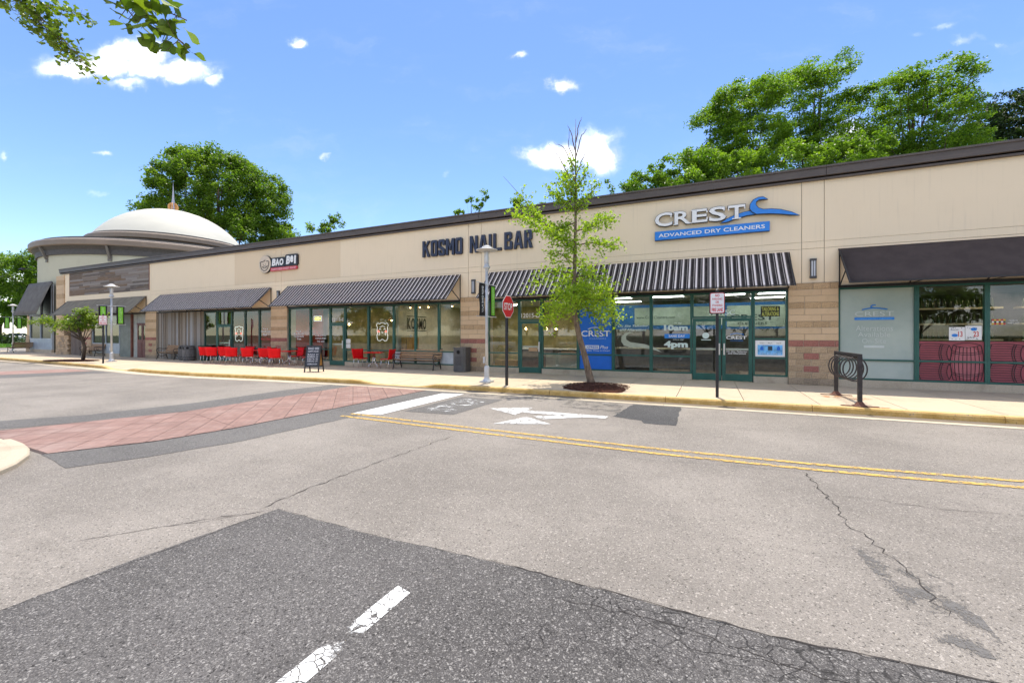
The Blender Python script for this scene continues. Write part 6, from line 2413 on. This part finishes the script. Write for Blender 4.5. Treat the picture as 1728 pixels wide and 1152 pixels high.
def crown_points(ells, nclump, per, rc, r, stretch=None, flat=.7, shell=.55):
    """clump centres near the skin of a set of ellipsoids, leaves gathered round each"""
    vol = np.array([e[3] * e[3] * e[4] for e in ells]) ** .67
    vol /= vol.sum()
    cl = []
    for e, f in zip(ells, vol):
        k = max(3, int(round(nclump * f)))
        d = r.normal(size=(k, 3))
        d /= np.linalg.norm(d, axis=1)[:, None]
        q = (shell + (1 - shell) * r.uniform(0, 1, k) ** .6)[:, None]
        cl.append(np.array(e[:3]) + d * q * np.array([e[3], e[3], e[4]]))
    cl = np.concatenate(cl)
    n = len(cl)
    idx = np.repeat(np.arange(n), per)
    off = r.normal(size=(n * per, 3)) * np.array([1, 1, flat])
    off /= (np.linalg.norm(off, axis=1)[:, None] + 1e-9)
    off *= (r.uniform(0, 1, n * per) ** .45)[:, None] * (rc * r.uniform(.6, 1.35, n))[idx][:, None]
    if stretch is not None:
        st = np.array(stretch, dtype=float)
        L = np.linalg.norm(st)
        st /= L
        off = off + np.outer(off @ st, st) * (L - 1)
    t = np.clip(.5 + r.normal(0, .22, n), 0, 1)[idx]
    return cl, cl[idx] + off, t


def tree(name, label, base, ells, nclump, per, rc, leaf, m, bark, trunk_r, seed, limbs=10, stretch=None, group=None, fork=.35, flat=.7, shell=.55, cat='tree'):
    r = np.random.default_rng(seed)
    t = thing(name, label, cat, base, group)
    cl, pts, tint = crown_points(ells, nclump, per, rc, r, stretch, flat, shell)
    leaf_object('crown', pts, leaf, m, t, r=r, tints=tint)
    mb = MB()
    cz = np.array([e[2] for e in ells])
    top = Vector((float(np.mean([e[0] for e in ells])), float(np.mean([e[1] for e in ells])), float(cz.max())))
    b0 = Vector(base)
    fz = base[2] + (top.z - base[2]) * fork
    trunk = [b0, b0.lerp(Vector((b0.x, b0.y, fz)), .5) + Vector((.1, .05, 0)), Vector((b0.x * .7 + top.x * .3, b0.y * .7 + top.y * .3, fz)), Vector((top.x * .8 + b0.x * .2, top.y * .8 + b0.y * .2, fz + (top.z - fz) * .55)), top - Vector((0, 0, .2))]
    mb.tube(trunk, [trunk_r, trunk_r * .85, trunk_r * .7, trunk_r * .4, trunk_r * .08], 9)
    pick = r.choice(len(cl), min(limbs, len(cl)), replace=False)
    for k in pick:
        e = Vector(cl[k])
        s0 = r.uniform(.25, .8)
        i = 2 if s0 < .55 else 3
        st = trunk[i - 1].lerp(trunk[i], s0) if i == 2 else trunk[2].lerp(trunk[3], s0)
        if st.z > e.z:
            st = trunk[1].lerp(trunk[2], .9)
        mid = st.lerp(e, .5) + Vector((r.normal(0, .25), r.normal(0, .25), r.uniform(0, .12) * (e - st).length))
        rr = trunk_r * r.uniform(.16, .34)
        mb.tube([st, st.lerp(mid, .5) + Vector((0, 0, .04)), mid, e], [rr, rr * .8, rr * .55, rr * .12], 6)
    mb.build('trunk', bark, t, smooth=True)
    return t


GR = 'tall trees behind the shop roof'
tree('shade_tree', 'huge dark rounded tree behind the white dome', (-72.6, 43.7, 0),
     [(-72.6, 43.7, 24.3, 9.7, 6.4), (-78.3, 41.0, 22.9, 5.3, 4.1), (-66.4, 46.5, 22.9, 4.4, 5.4), (-83.3, 38.7, 22.0, 2.5, 1.0), (-71.3, 44.3, 18.0, 10.1, 3.0), (-73.3, 43.3, 28.0, 7.3, 3.3), (-63.8, 47.7, 18.0, 3.1, 1.8)],
     760, 130, 1.0, .36, M_LEAF_DK, M_BARK_DK, .75, 11, limbs=30, flat=.65)
WIND = (1.5, .5, .55)
tree('locust_tree', 'bright green leaning tree above the roof, left of the three tall ones', (3.0, 37.7, 0),
     [(2.2, 37.3, 19.5, 2.5, 1.3), (.2, 36.4, 18.1, 1.5, .9), (2.7, 37.6, 16.4, 3.2, 1.7), (3.9, 38.1, 20.3, 1.7, .9), (1.2, 37.0, 15.0, 2.6, 1.4)],
     380, 110, .46, .175, M_LEAF_LOC, M_BARK_DK, .20, 21, limbs=34, stretch=(1.25, .3, .5), group=GR, fork=.62, flat=.5)
tree('locust_tree', 'bright green leaning tree above the roof, middle of the three tall ones', (7.4, 41.8, 0),
     [(8.1, 42.2, 22.6, 2.7, 1.2), (6.3, 41.4, 21.6, 2.1, 1.2), (6.8, 41.6, 18.9, 2.9, 1.7), (8.9, 42.6, 17.2, 2.9, 1.9), (6.9, 41.7, 16.2, 2.7, 1.5), (10.6, 43.2, 20.6, 1.6, 1.0), (10.2, 43.0, 15.6, 2.6, 1.5)],
     360, 110, .47, .18, M_LEAF_LOC, M_BARK_DK, .26, 22, limbs=34, stretch=(1.35, .45, .6), group=GR, fork=.62, flat=.5)
tree('locust_tree', 'broad bright green tree above the roof, right of the three tall ones', (14.4, 44.0, 0),
     [(15.5, 44.6, 21.5, 3.2, 1.3), (13.1, 43.5, 20.2, 2.9, 1.4), (17.4, 45.4, 19.9, 2.1, 1.1), (14.8, 44.2, 17.6, 4.3, 2.0), (12.0, 43.0, 16.3, 2.7, 1.5), (15.2, 44.4, 15.6, 4.0, 1.7)],
     470, 110, .48, .18, M_LEAF_LOC, M_BARK_DK, .28, 23, limbs=34, stretch=(1.35, .45, .55), group=GR, fork=.6, flat=.5)
tree('bushy_tree', 'low bushy green tree showing above the roof beside the small cloud', (-1.8, 32.2, 0),
     [(-1.8, 32.2, 13.1, 2.2, 1.2), (-4.0, 31.2, 12.2, 1.7, .7), (-.3, 32.9, 13.2, 1.6, 1.3), (-2.5, 31.8, 11.6, 3.2, 1.2), (1.2, 33.0, 12.6, 2.2, 1.4), (4.6, 34.6, 13.3, 2.4, 1.3), (8.6, 36.2, 13.8, 2.6, 1.4)],
     420, 95, .40, .18, M_LEAF_LOC, M_BARK_DK, .16, 24, limbs=16, group=GR, fork=.5)
tree('dark_tree', 'dark evergreen tree above the roof at the right edge', (29.0, 62.8, 0),
     [(25.9, 61.4, 22.6, 2.4, 2.8), (27.8, 62.3, 23.9, 2.9, 2.9), (30.6, 63.6, 23.9, 3.2, 3.0), (28.5, 62.6, 20.5, 3.6, 3.0), (34, 65, 22, 3.5, 3.5)],
     330, 100, .58, .26, M_LEAF_EVER, M_BARK_DK, .35, 25, limbs=16, group=GR, fork=.5)
GS = 'tree tops just showing over the roof'
tree('slim_tree', 'loose tree top over the roof above the bowl emblem sign', (-36.2, 32.8, 0), [(-35.9, 33.0, 13.5, 1.2, .8), (-37.6, 32.2, 12.9, .8, .35), (-36.4, 32.7, 12.2, 1.1, .7)], 26, 60, .36, .26, M_LEAF_DK, M_BARK_DK, .12, 31, limbs=14, group=GS, fork=.7)
tree('slim_tree', 'loose bright tree top over the roof above the nail bar letters', (-19.2, 33.0, 0), [(-18.9, 33.1, 13.3, .7, .7), (-18.2, 33.5, 14.0, .55, .35), (-20.3, 32.5, 12.5, .65, .3), (-19.2, 33.0, 12.0, .9, .6)], 24, 60, .28, .22, M_LEAF_LOC, M_BARK_DK, .10, 32, limbs=14, group=GS, fork=.7)
tree('slim_tree', 'low tree top over the roof just left of the street tree', (-14.3, 33.0, 0), [(-14.7, 32.9, 12.5, 1.0, .4), (-12.9, 33.7, 12.7, .35, .3), (-14.2, 33.1, 11.8, 1.2, .6)], 18, 60, .28, .22, M_LEAF_DK, M_BARK_DK, .10, 33, limbs=8, group=GS, fork=.7)
tree('slim_tree', 'thin twiggy tree top over the roof just right of the street tree', (-7.3, 34.1, 0), [(-7.3, 34.1, 13.3, .45, .5), (-7.0, 34.3, 12.2, .7, .7)], 10, 40, .24, .2, M_LEAF_DK, M_BARK_DK, .08, 34, limbs=9, group=GS, fork=.75)
tree('roadside_tree', 'leafy tree with a leaning trunk left of the round building', (-112.5, 36.5, 0), [(-117.0, 34.2, 12.3, 4.0, 3.8), (-114.5, 35.4, 15.4, 2.6, 1.6), (-119.0, 33.3, 8.8, 3.3, 4.0), (-112.2, 36.4, 12.5, 3.0, 2.6), (-113.5, 35.8, 8.0, 3.0, 1.8)], 260, 80, .85, .38, M_LEAF_DK, M_BARK_DK, .42, 41, limbs=18, fork=.45)
tree('roadside_tree', 'pale leafy tree farther off at the left edge', (-143, 39, 0), [(-143.7, 38.5, 17.0, 6.2, 3.6), (-140.8, 39.8, 8.2, 6.4, 4.7), (-134, 44, 10, 5, 5)], 260, 70, 1.1, .5, M_LEAF_LOC, M_BARK_DK, .4, 42, limbs=10, fork=.4)
tree('roadside_tree', 'dark tree far off seen beneath the steep awning', (-150, 57, 0), [(-150, 57, 10, 9, 8), (-160, 52, 9, 8, 7)], 260, 60, 1.3, .6, M_LEAF_DK, M_BARK_DK, .5, 43, limbs=10, fork=.4)
# shrubs along the far lawn
hp_ = []
for k in range(9):
    q = rng.normal(size=(420, 3)) * np.array([1.3, 1.0, .45]) + np.array([-112 - k * 3.3, 31.0 + k * 1.1 * .3 + rng.uniform(-1, 1), .85])
    hp_.append(q[q[:, 2] > .05])
tag(leaf_object('shrubbery', np.concatenate(hp_), .45, M_LEAF_SHRUB), None, None, None, 'stuff')
hd = np.stack([rng.uniform(-75, 40, 26000), -31.5 + rng.normal(0, .45, 26000), rng.uniform(.05, 1.5, 26000) ** .8], 1)
tag(leaf_object('added_hedge', hd, .34, M_LEAF_SHRUB), None, None, None, 'stuff')  # unseen hedge added to hide the pale ground in the shop glass reflections
gp = np.stack([rng.uniform(-118, -83.5, 22000), rng.uniform(17, 40, 22000), np.full(22000, .06)], 1)
tag(leaf_object('grass', gp, .30, M_GRASS, up_bias=0.0, aspect=.25), None, None, None, 'stuff')

# the street ginkgo
GK = thing('ginkgo_tree', 'young leaning street tree with bright green fan leaves in a mulch bed', 'tree', (-3.38, 13.26, .14))


def tp(s_, d_, z):
    """a point s metres along the camera-parallel direction, d metres behind it, from the tree's foot"""
    return Vector((-3.38 + CT * s_ - ST * d_, 13.26 + ST * s_ + CT * d_, z))


tk = [tp(.02, 0, .10), tp(-.02, 0, .30), tp(-.17, .02, .95), tp(-.36, .05, 1.65), tp(-.50, .05, 2.33), tp(-.53, .02, 3.2), tp(-.50, -.02, 4.2), tp(-.48, 0, 5.2), tp(-.47, .03, 6.2), tp(-.48, 0, 7.3), tp(-.47, .02, 8.45)]
mb = MB()
mb.tube(tk, [.150, .112, .094, .086, .080, .066, .053, .041, .030, .018, .005], 12)
mb.build('trunk', M_BARK, GK, smooth=True)
# branches: start (index along trunk), tip (s, d, z), leaf density per metre, spread
brs = [
    # long bare-tipped limb to the upper left
    ((5.2, 0), [(-1.2, .1, 4.95), (-1.9, .2, 5.75), (-2.75, .3, 6.75)], 70, .17, (.05, .80)),
    ((4.6, 0), [(-1.1, -.3, 4.65), (-1.75, -.5, 5.0), (-2.35, -.6, 5.3)], 80, .18, (.1, 1)),
    ((4.9, 0), [(.05, .3, 5.15), (.45, .4, 5.4), (.85, .5, 5.45)], 75, .18, (.1, 1)),
    ((4.5, 0), [(.05, -.3, 4.5), (.35, -.4, 4.45), (.75, -.5, 4.35)], 60, .15, (.2, 1)),
    ((5.6, 0), [(-.9, .3, 6.0), (-1.2, .5, 6.35), (-1.45, .6, 6.65)], 65, .15, (.0, .75)),
    ((5.5, 0), [(-.1, -.3, 6.0), (.15, -.4, 6.25)], 55, .14, (.0, 1)),
    ((6.0, 0), [(-.75, .2, 6.6), (-.80, .25, 6.9)], 70, .16, (.0, .9)),
    ((6.2, 0), [(-.2, .1, 6.7), (-.12, .15, 7.0)], 55, .14, (.0, .8)),
    ((6.4, 0), [(-.62, -.15, 6.9), (-.66, -.2, 7.2)], 40, .12, (.0, .9)),
    ((5.9, 0), [(-.75, -.3, 6.2), (-.95, -.45, 6.35)], 60, .14, (.0, 1)),
    ((6.2, 0), [(-1.0, -.2, 7.15), (-1.35, -.25, 7.55)], 4, .05, (.0, .4)),
    ((6.6, 0), [(-.2, .1, 7.3), (-.1, .1, 7.75)], 3, .05, (.0, .3)),
    ((6.9, 0), [(-.85, .1, 7.6), (-1.15, .1, 7.75)], 2, .05, (.0, .3)),
    ((7.2, 0), [(-.3, -.1, 7.9), (-.15, -.15, 8.05)], 0, .05, (0, 1)),
    ((7.4, 0), [(-.62, .1, 8.1), (-.72, .1, 8.3)], 0, .05, (0, 1)),
    ((7.7, 0), [(-.36, 0, 8.3), (-.28, 0, 8.5)], 0, .05, (0, 1)),
    ((7.1, 0), [(-.70, -.1, 7.5), (-.68, -.1, 8.1)], 0, .05, (0, 1)),
    ((3.6, 0), [(-1.0, .3, 3.75), (-1.5, .5, 3.6), (-1.95, .6, 3.05)], 75, .20, (.1, 1)),
    ((3.9, 0), [(-1.0, -.4, 4.15), (-1.4, -.7, 4.1)], 80, .22, (.1, 1)),
    ((3.3, 0), [(-.1, .3, 3.5), (.2, .4, 3.8), (.35, .45, 4.1)], 12, .12, (.0, .6)),
    ((3.8, 0), [(-.2, .5, 4.1), (.1, .7, 3.9)], 80, .22, (.1, 1)),
    ((4.2, 0), [(-.7, -.4, 4.5), (-.9, -.5, 4.4)], 80, .24, (.1, 1)),
    ((3.0, 0), [(-1.0, -.3, 2.95), (-1.35, -.5, 2.45), (-1.45, -.6, 2.0)], 120, .24, (.05, 1)),
    ((2.7, 0), [(-.9, .4, 2.6), (-1.2, .6, 2.1)], 110, .22, (.05, 1)),
    ((2.8, 0), [(-.1, .3, 2.95), (.4, .45, 2.8), (.75, .5, 2.3)], 130, .26, (.05, 1)),
    ((2.6, 0), [(-.2, -.4, 2.8), (.3, -.6, 2.7), (.62, -.7, 2.1)], 130, .26, (.05, 1)),
    ((3.1, 0), [(-.3, -.6, 3.1), (0, -.9, 2.9)], 120, .26, (.05, 1)),
    ((3.2, 0), [(-.2, .5, 3.2), (.45, .7, 3.15), (.85, .7, 2.9)], 110, .26, (.05, 1)),
    ((3.4, 0), [(-.8, .5, 3.4), (-1.1, .8, 3.1)], 110, .26, (.05, 1)),
    ((2.9, 0), [(-.6, .7, 2.9), (-.5, 1.1, 2.7)], 100, .26, (.1, 1)),
    ((2.9, 0), [(-.7, -.7, 2.8), (-.8, -1.1, 2.5)], 110, .26, (.1, 1)),
    ((3.5, 0), [(0, -.3, 3.5), (.45, -.5, 3.35)], 110, .26, (.1, 1)),
    ((2.5, 0), [(-.1, .1, 2.55), (.2, .1, 2.3), (.5, .2, 1.9)], 110, .22, (.2, 1)),
]
tz = [p.z for p in tk]
lp, mb = [], MB()
rg = np.random.default_rng(77)
for (z0, _), tips, dens, spread, (f0, f1) in brs:
    k = int(np.searchsorted(tz, z0))
    a = tk[k - 1].lerp(tk[k], (z0 - tz[k - 1]) / (tz[k] - tz[k - 1]))
    pts = [a] + [tp(*q) for q in tips]
    sm = []
    for i in range(len(pts) - 1):
        for q in range(4):
            sm.append(pts[i].lerp(pts[i + 1], q / 4) + Vector(rg.normal(0, .012, 3)) * (1 if q else 0))
    sm.append(pts[-1])
    n = len(sm)
    mb.tube(sm, [.022 * (1 - .82 * i / (n - 1)) for i in range(n)], 6)
    Ltot = sum((sm[i + 1] - sm[i]).length for i in range(n - 1))
    for _k in range(int(dens * Ltot * (1.2 if tips[-1][2] < 4.2 else 2.1))):
        f = rg.uniform(f0, f1) * (n - 1)
        i = min(int(f), n - 2)
        c = sm[i].lerp(sm[i + 1], f - i)
        if rg.uniform() < .35 and dens > 20:      # a short spur carries a tuft
            c = c + Vector(rg.normal(0, spread * .8, 3))
            for _q in range(4):
                lp.append(tuple(c + Vector(rg.normal(0, .05, 3))))
        else:
            lp.append(tuple(c + Vector(rg.normal(0, spread * .75, 3)) * float(rg.uniform(.2, 1))))
mb.build('branch', M_TWIG, GK, smooth=True)
leaf_object('crown', np.array(lp), .080, M_LEAF_GINK, GK, up_bias=.15, kind='fan', r=rg)
ml = thing('mulch_bed', 'low mound of dark brown mulch around the street tree', 'mulch bed', (-3.0, 12.5, .14))
mb = MB()
mring = [(-3.78, 11.86), (-3.30, 11.56), (-2.75, 11.50), (-2.22, 11.60), (-2.15, 12.1), (-2.30, 12.75), (-2.70, 13.2), (-3.2, 13.45), (-3.6, 13.35), (-3.85, 12.8), (-3.9, 12.3)]
mring = catmull(mring, 3)
cxm, cym = -3.05, 12.55
lev = [(1.03, .141), (.97, .165), (.80, .195), (.55, .215), (.25, .225)]
for s_, z in lev:
    for (x, y) in mring:
        j = random.uniform(-.012, .012)
        mb.v.append((cxm + (x - cxm) * s_ + j, cym + (y - cym) * s_ + j, z + (j if z > .15 else 0)))
mb.v.append((cxm, cym, .23))
n = len(mring)
for l in range(len(lev) - 1):
    for i in range(n):
        mb.f.append([l * n + i, l * n + (i + 1) % n, (l + 1) * n + (i + 1) % n, (l + 1) * n + i])
for i in range(n):
    mb.f.append([(len(lev) - 1) * n + i, (len(lev) - 1) * n + (i + 1) % n, len(mb.v) - 1])
mb.build('mound', M_MULCH, ml)
q = []
while len(q) < 2600:
    x, y = random.uniform(-3.95, -2.1), random.uniform(11.45, 13.5)
    dd = math.hypot((x - cxm) / .98, (y - cym) / 1.05)
    if dd < 1:
        q.append((x, y, .16 + .07 * (1 - dd * dd) + random.uniform(0, .015)))
o = leaf_object('wood_chips', np.array(q), .055, mat('mulch_chip', (.085, .034, .022), .9, var=.5, vscale=40), ml, up_bias=.6, aspect=.35)
o['kind'] = 'stuff'

# small street tree further left
tree('small_street_tree', 'small spreading street tree beside the far lamp post', (-34.23, 12.69, .14),
     [(-34.6, 12.55, 2.55, .85, .70), (-33.7, 12.9, 2.45, .55, .45), (-35.9, 12.0, 2.40, .65, .25), (-34.3, 12.7, 3.05, .55, .35), (-35.3, 12.3, 2.15, .8, .25), (-36.8, 11.65, 2.55, .45, .16), (-32.9, 13.2, 2.75, .35, .2)],
     85, 46, .24, .13, M_LEAF_SMALL, M_BARK_DK, .095, 51, limbs=22, fork=.55, flat=.7, shell=.3)
ml2 = MB().prism(catmull([(-36.2, 11.6), (-34.0, 11.5), (-32.8, 11.9), (-32.9, 12.9), (-34.2, 13.2), (-36.0, 12.8)], 3), up, .142, .17)
tag(ml2.build('mulch_bed', M_MULCH, fix=True), 'thin dark mulch patch around the small street tree', 'mulch bed')


# two ginkgos on the near side whose boughs hang into the top left of the view
def bough_tree(name, label, base, trunk_top, boughs, leaf, seed, trunk_r=.13):
    r = np.random.default_rng(seed)
    t = thing(name, label, 'tree', base)
    mb = MB()
    b0, tt = Vector(base), Vector(trunk_top)
    mb.tube([b0, b0.lerp(tt, .5) + Vector((.04, .02, 0)), tt, tt + Vector((0, -.1, 1.6))], [trunk_r, trunk_r * .85, trunk_r * .6, .02], 10)
    mb.build('trunk', M_BARK, t, smooth=True)
    tw, pts, nm = MB(), [], []
    for path, rad, dens, twig in boughs:
        path = [Vector(p) for p in path]
        sm = []
        for i in range(len(path) - 1):
            for q in range(5):
                sm.append(path[i].lerp(path[i + 1], q / 5) + Vector(r.normal(0, rad * .35, 3)) * (1 if q else 0))
        sm.append(path[-1])
        n = len(sm)
        tw.tube(sm, [max(.0025, rad * (1 - .9 * i / (n - 1))) for i in range(n)], 6)
        L = sum((sm[i + 1] - sm[i]).length for i in range(n - 1))
        for _ in range(int(L * dens)):
            f = r.uniform(.0, 1) * (n - 1)
            i = min(int(f), n - 2)
            c = sm[i].lerp(sm[i + 1], f - i)
            d = Vector(r.normal(0, 1, 3)).normalized() * twig * float(r.uniform(.3, 1))
            d.z -= twig * .25
            tw.tube([c, c + d], [.0018, .0010], 4)
            for _q in range(int(r.integers(1, 3))):
                pts.append(tuple(c + d + Vector(r.normal(0, leaf * .18, 3))))
    tw.build('bough', M_TWIG, t, smooth=True)
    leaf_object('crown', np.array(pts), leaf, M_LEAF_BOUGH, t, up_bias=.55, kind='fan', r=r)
    return t


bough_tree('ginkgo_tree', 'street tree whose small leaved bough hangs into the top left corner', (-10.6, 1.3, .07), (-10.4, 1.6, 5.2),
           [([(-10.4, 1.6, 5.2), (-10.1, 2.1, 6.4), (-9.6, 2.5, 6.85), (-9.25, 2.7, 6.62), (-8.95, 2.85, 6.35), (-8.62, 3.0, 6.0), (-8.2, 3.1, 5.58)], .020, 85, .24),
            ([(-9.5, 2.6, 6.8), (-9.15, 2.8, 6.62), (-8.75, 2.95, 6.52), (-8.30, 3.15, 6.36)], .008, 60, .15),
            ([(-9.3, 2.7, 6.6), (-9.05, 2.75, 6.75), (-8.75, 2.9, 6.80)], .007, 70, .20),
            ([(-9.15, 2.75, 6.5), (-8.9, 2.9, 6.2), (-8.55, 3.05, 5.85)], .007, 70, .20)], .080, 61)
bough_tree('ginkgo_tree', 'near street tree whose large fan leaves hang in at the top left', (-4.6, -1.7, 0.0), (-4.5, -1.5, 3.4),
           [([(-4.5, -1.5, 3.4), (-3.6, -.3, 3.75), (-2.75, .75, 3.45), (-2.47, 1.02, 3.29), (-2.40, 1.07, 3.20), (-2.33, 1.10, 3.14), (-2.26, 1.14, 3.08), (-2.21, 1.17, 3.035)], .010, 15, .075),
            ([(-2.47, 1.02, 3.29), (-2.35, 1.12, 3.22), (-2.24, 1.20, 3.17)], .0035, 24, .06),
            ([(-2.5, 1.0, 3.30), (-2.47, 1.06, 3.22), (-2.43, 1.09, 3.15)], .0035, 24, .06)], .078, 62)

# ------------------------------------------------------------------ vehicles (behind the far shrubs, and in the lot the shop glass mirrors)
def make_car(label, paint_m, van=False):
    c = thing('parked_car', label, 'car', (0, 0, 0), 'cars parked in the lots', local=True)

    def loft(st, name, m):
        mb = MB()
        for (x, ring) in st:
            mb.v += [(x, y, z) for y, z in ring]
        n = len(st[0][1])
        for i in range(len(st) - 1):
            for j in range(n):
                j2 = (j + 1) % n
                mb.f.append([i * n + j, (i + 1) * n + j, (i + 1) * n + j2, i * n + j2])
        mb.f.append(list(range(n)))
        mb.f.append([(len(st) - 1) * n + j for j in range(n)][::-1])
        return mb.build(name, m, c, smooth=True, fix=True)

    def ring(w, zb, zt, t=.06):
        return [(-w + .05, zb), (w - .05, zb), (w, zb + .12), (w, zb + (zt - zb) * .6), (w - t, zt), (-w + t, zt), (-w, zb + (zt - zb) * .6), (-w, zb + .12)]
    loft([(-2.25, ring(.70, .38, .72)), (-2.15, ring(.83, .28, .86)), (-1.6, ring(.89, .24, .93)), (0, ring(.90, .24, .95)), (1.0, ring(.90, .24, .96)), (1.9, ring(.87, .26, .98)), (2.2, ring(.80, .34, .94)), (2.28, ring(.70, .42, .80))], 'body', paint_m)
    top = 1.75 if van else 1.45
    loft([(-1.25, ring(.74, .93, .96, .02)), (-.55, ring(.70, .93, top - .06, .08)), (0, ring(.68, .93, top, .10)), (1.0, ring(.68, .93, top, .10)), (1.5, ring(.68, .93, top - .10, .10)), (2.05, ring(.72, .94, .99, .02))], 'cabin_glass', M_CARGLASS)
    loft([(-.50, ring(.60, top - .05, top - .01, .03)), (0, ring(.63, top - .03, top + .025, .04)), (1.0, ring(.63, top - .03, top + .025, .04)), (1.45, ring(.60, top - .09, top - .04, .03))], 'roof', paint_m)
    for x in (-1.40, 1.38):
        for y in (-.82, .82):
            mb = MB()
            mb.tube([(x, y - .10, .32), (x, y + .10, .32)], .32, 20)
            w_ = mb.build('wheel', M_TYRE, c)
            MB().tube([(x, y - .108, .32), (x, y + .108, .32)], .19, 14).build('rim', M_ALU, w_)
    for y in (-.62, .62):
        MB().box(-2.235, -2.18, y - .16, y + .16, .62, .74).build('headlight', M_OPAL, c)
        MB().box(2.20, 2.262, y - .14, y + .14, .74, .86).build('taillight', M_STOPRED, c)
    return c


def recolour(car, m):
    for ch in car.children:
        if ch.data and ch.data.materials and ch.data.materials[0].name.endswith('car_paint'):
            ch.data = ch.data.copy()
            ch.data.materials[0] = m


car0 = make_car('white car parked beyond the lawn shrubs, left of the lamp', M_CARWHITE)
car0.location, car0.rotation_euler = (-121.5, 38.5, .5), (0, 0, .5)
GCar = 'cars parked in the lots'
dup(car0, (-116.5, 40.5, .5), .5, 'white car parked beyond the lawn shrubs, right of the lamp', GCar)
dup(car0, (-126.5, 36.6, .5), .5, 'white car parked beyond the lawn shrubs at the left edge', GCar)
for x, y, r, m, lab in ((-13.5, -11.0, 1.57, M_CARSILVER, 'silver car parked in the lot behind the viewpoint'), (-3.0, -12.0, 1.57, M_CARRED, 'dark red car parked in the lot behind the viewpoint'), (4.5, -12.0, 1.57, M_CARNAVY, 'navy car parked in the lot behind the viewpoint'),
                        (-20.5, -8.0, 0.1, M_CARWHITE, 'white car parked lengthways behind the viewpoint')):
    recolour(dup(car0, (x, y, .0), r, lab, GCar), m)
GLt = 'parking lot trees behind the viewpoint'
pt0 = tree('lot_tree', 'broad parking lot tree behind the viewpoint', (-16, -38, 0), [(-16, -38, 5.8, 4.8, 2.6), (-19.0, -37.5, 4.8, 3.2, 2.0), (-12.8, -38.3, 4.6, 3.2, 2.0), (-16, -38, 7.6, 3.2, 1.6)], 170, 55, .75, .42, M_LEAF_DK, M_BARK_DK, .22, 71, limbs=10, group=GLt)
for k, (x, y, r) in enumerate(((-5.5, -39, 1.1), (4.5, -37.5, 2.3), (14, -40, .4), (24, -38, 3.3), (-27, -39, 4.1), (-39, -38, 5.0), (-52, -40, .8), (-10.5, -46, 2.0), (-.5, -47, .2), (9.5, -46, 4.4), (19.5, -47, 1.9), (-21.5, -46, 2.7), (-33, -47, 3.6), (-45.5, -46, 5.6), (-60, -46, .3), (-68, -40, 2.2))):
    dup(pt0, (x, y, 0), r, 'broad parking lot tree behind the viewpoint', GLt)
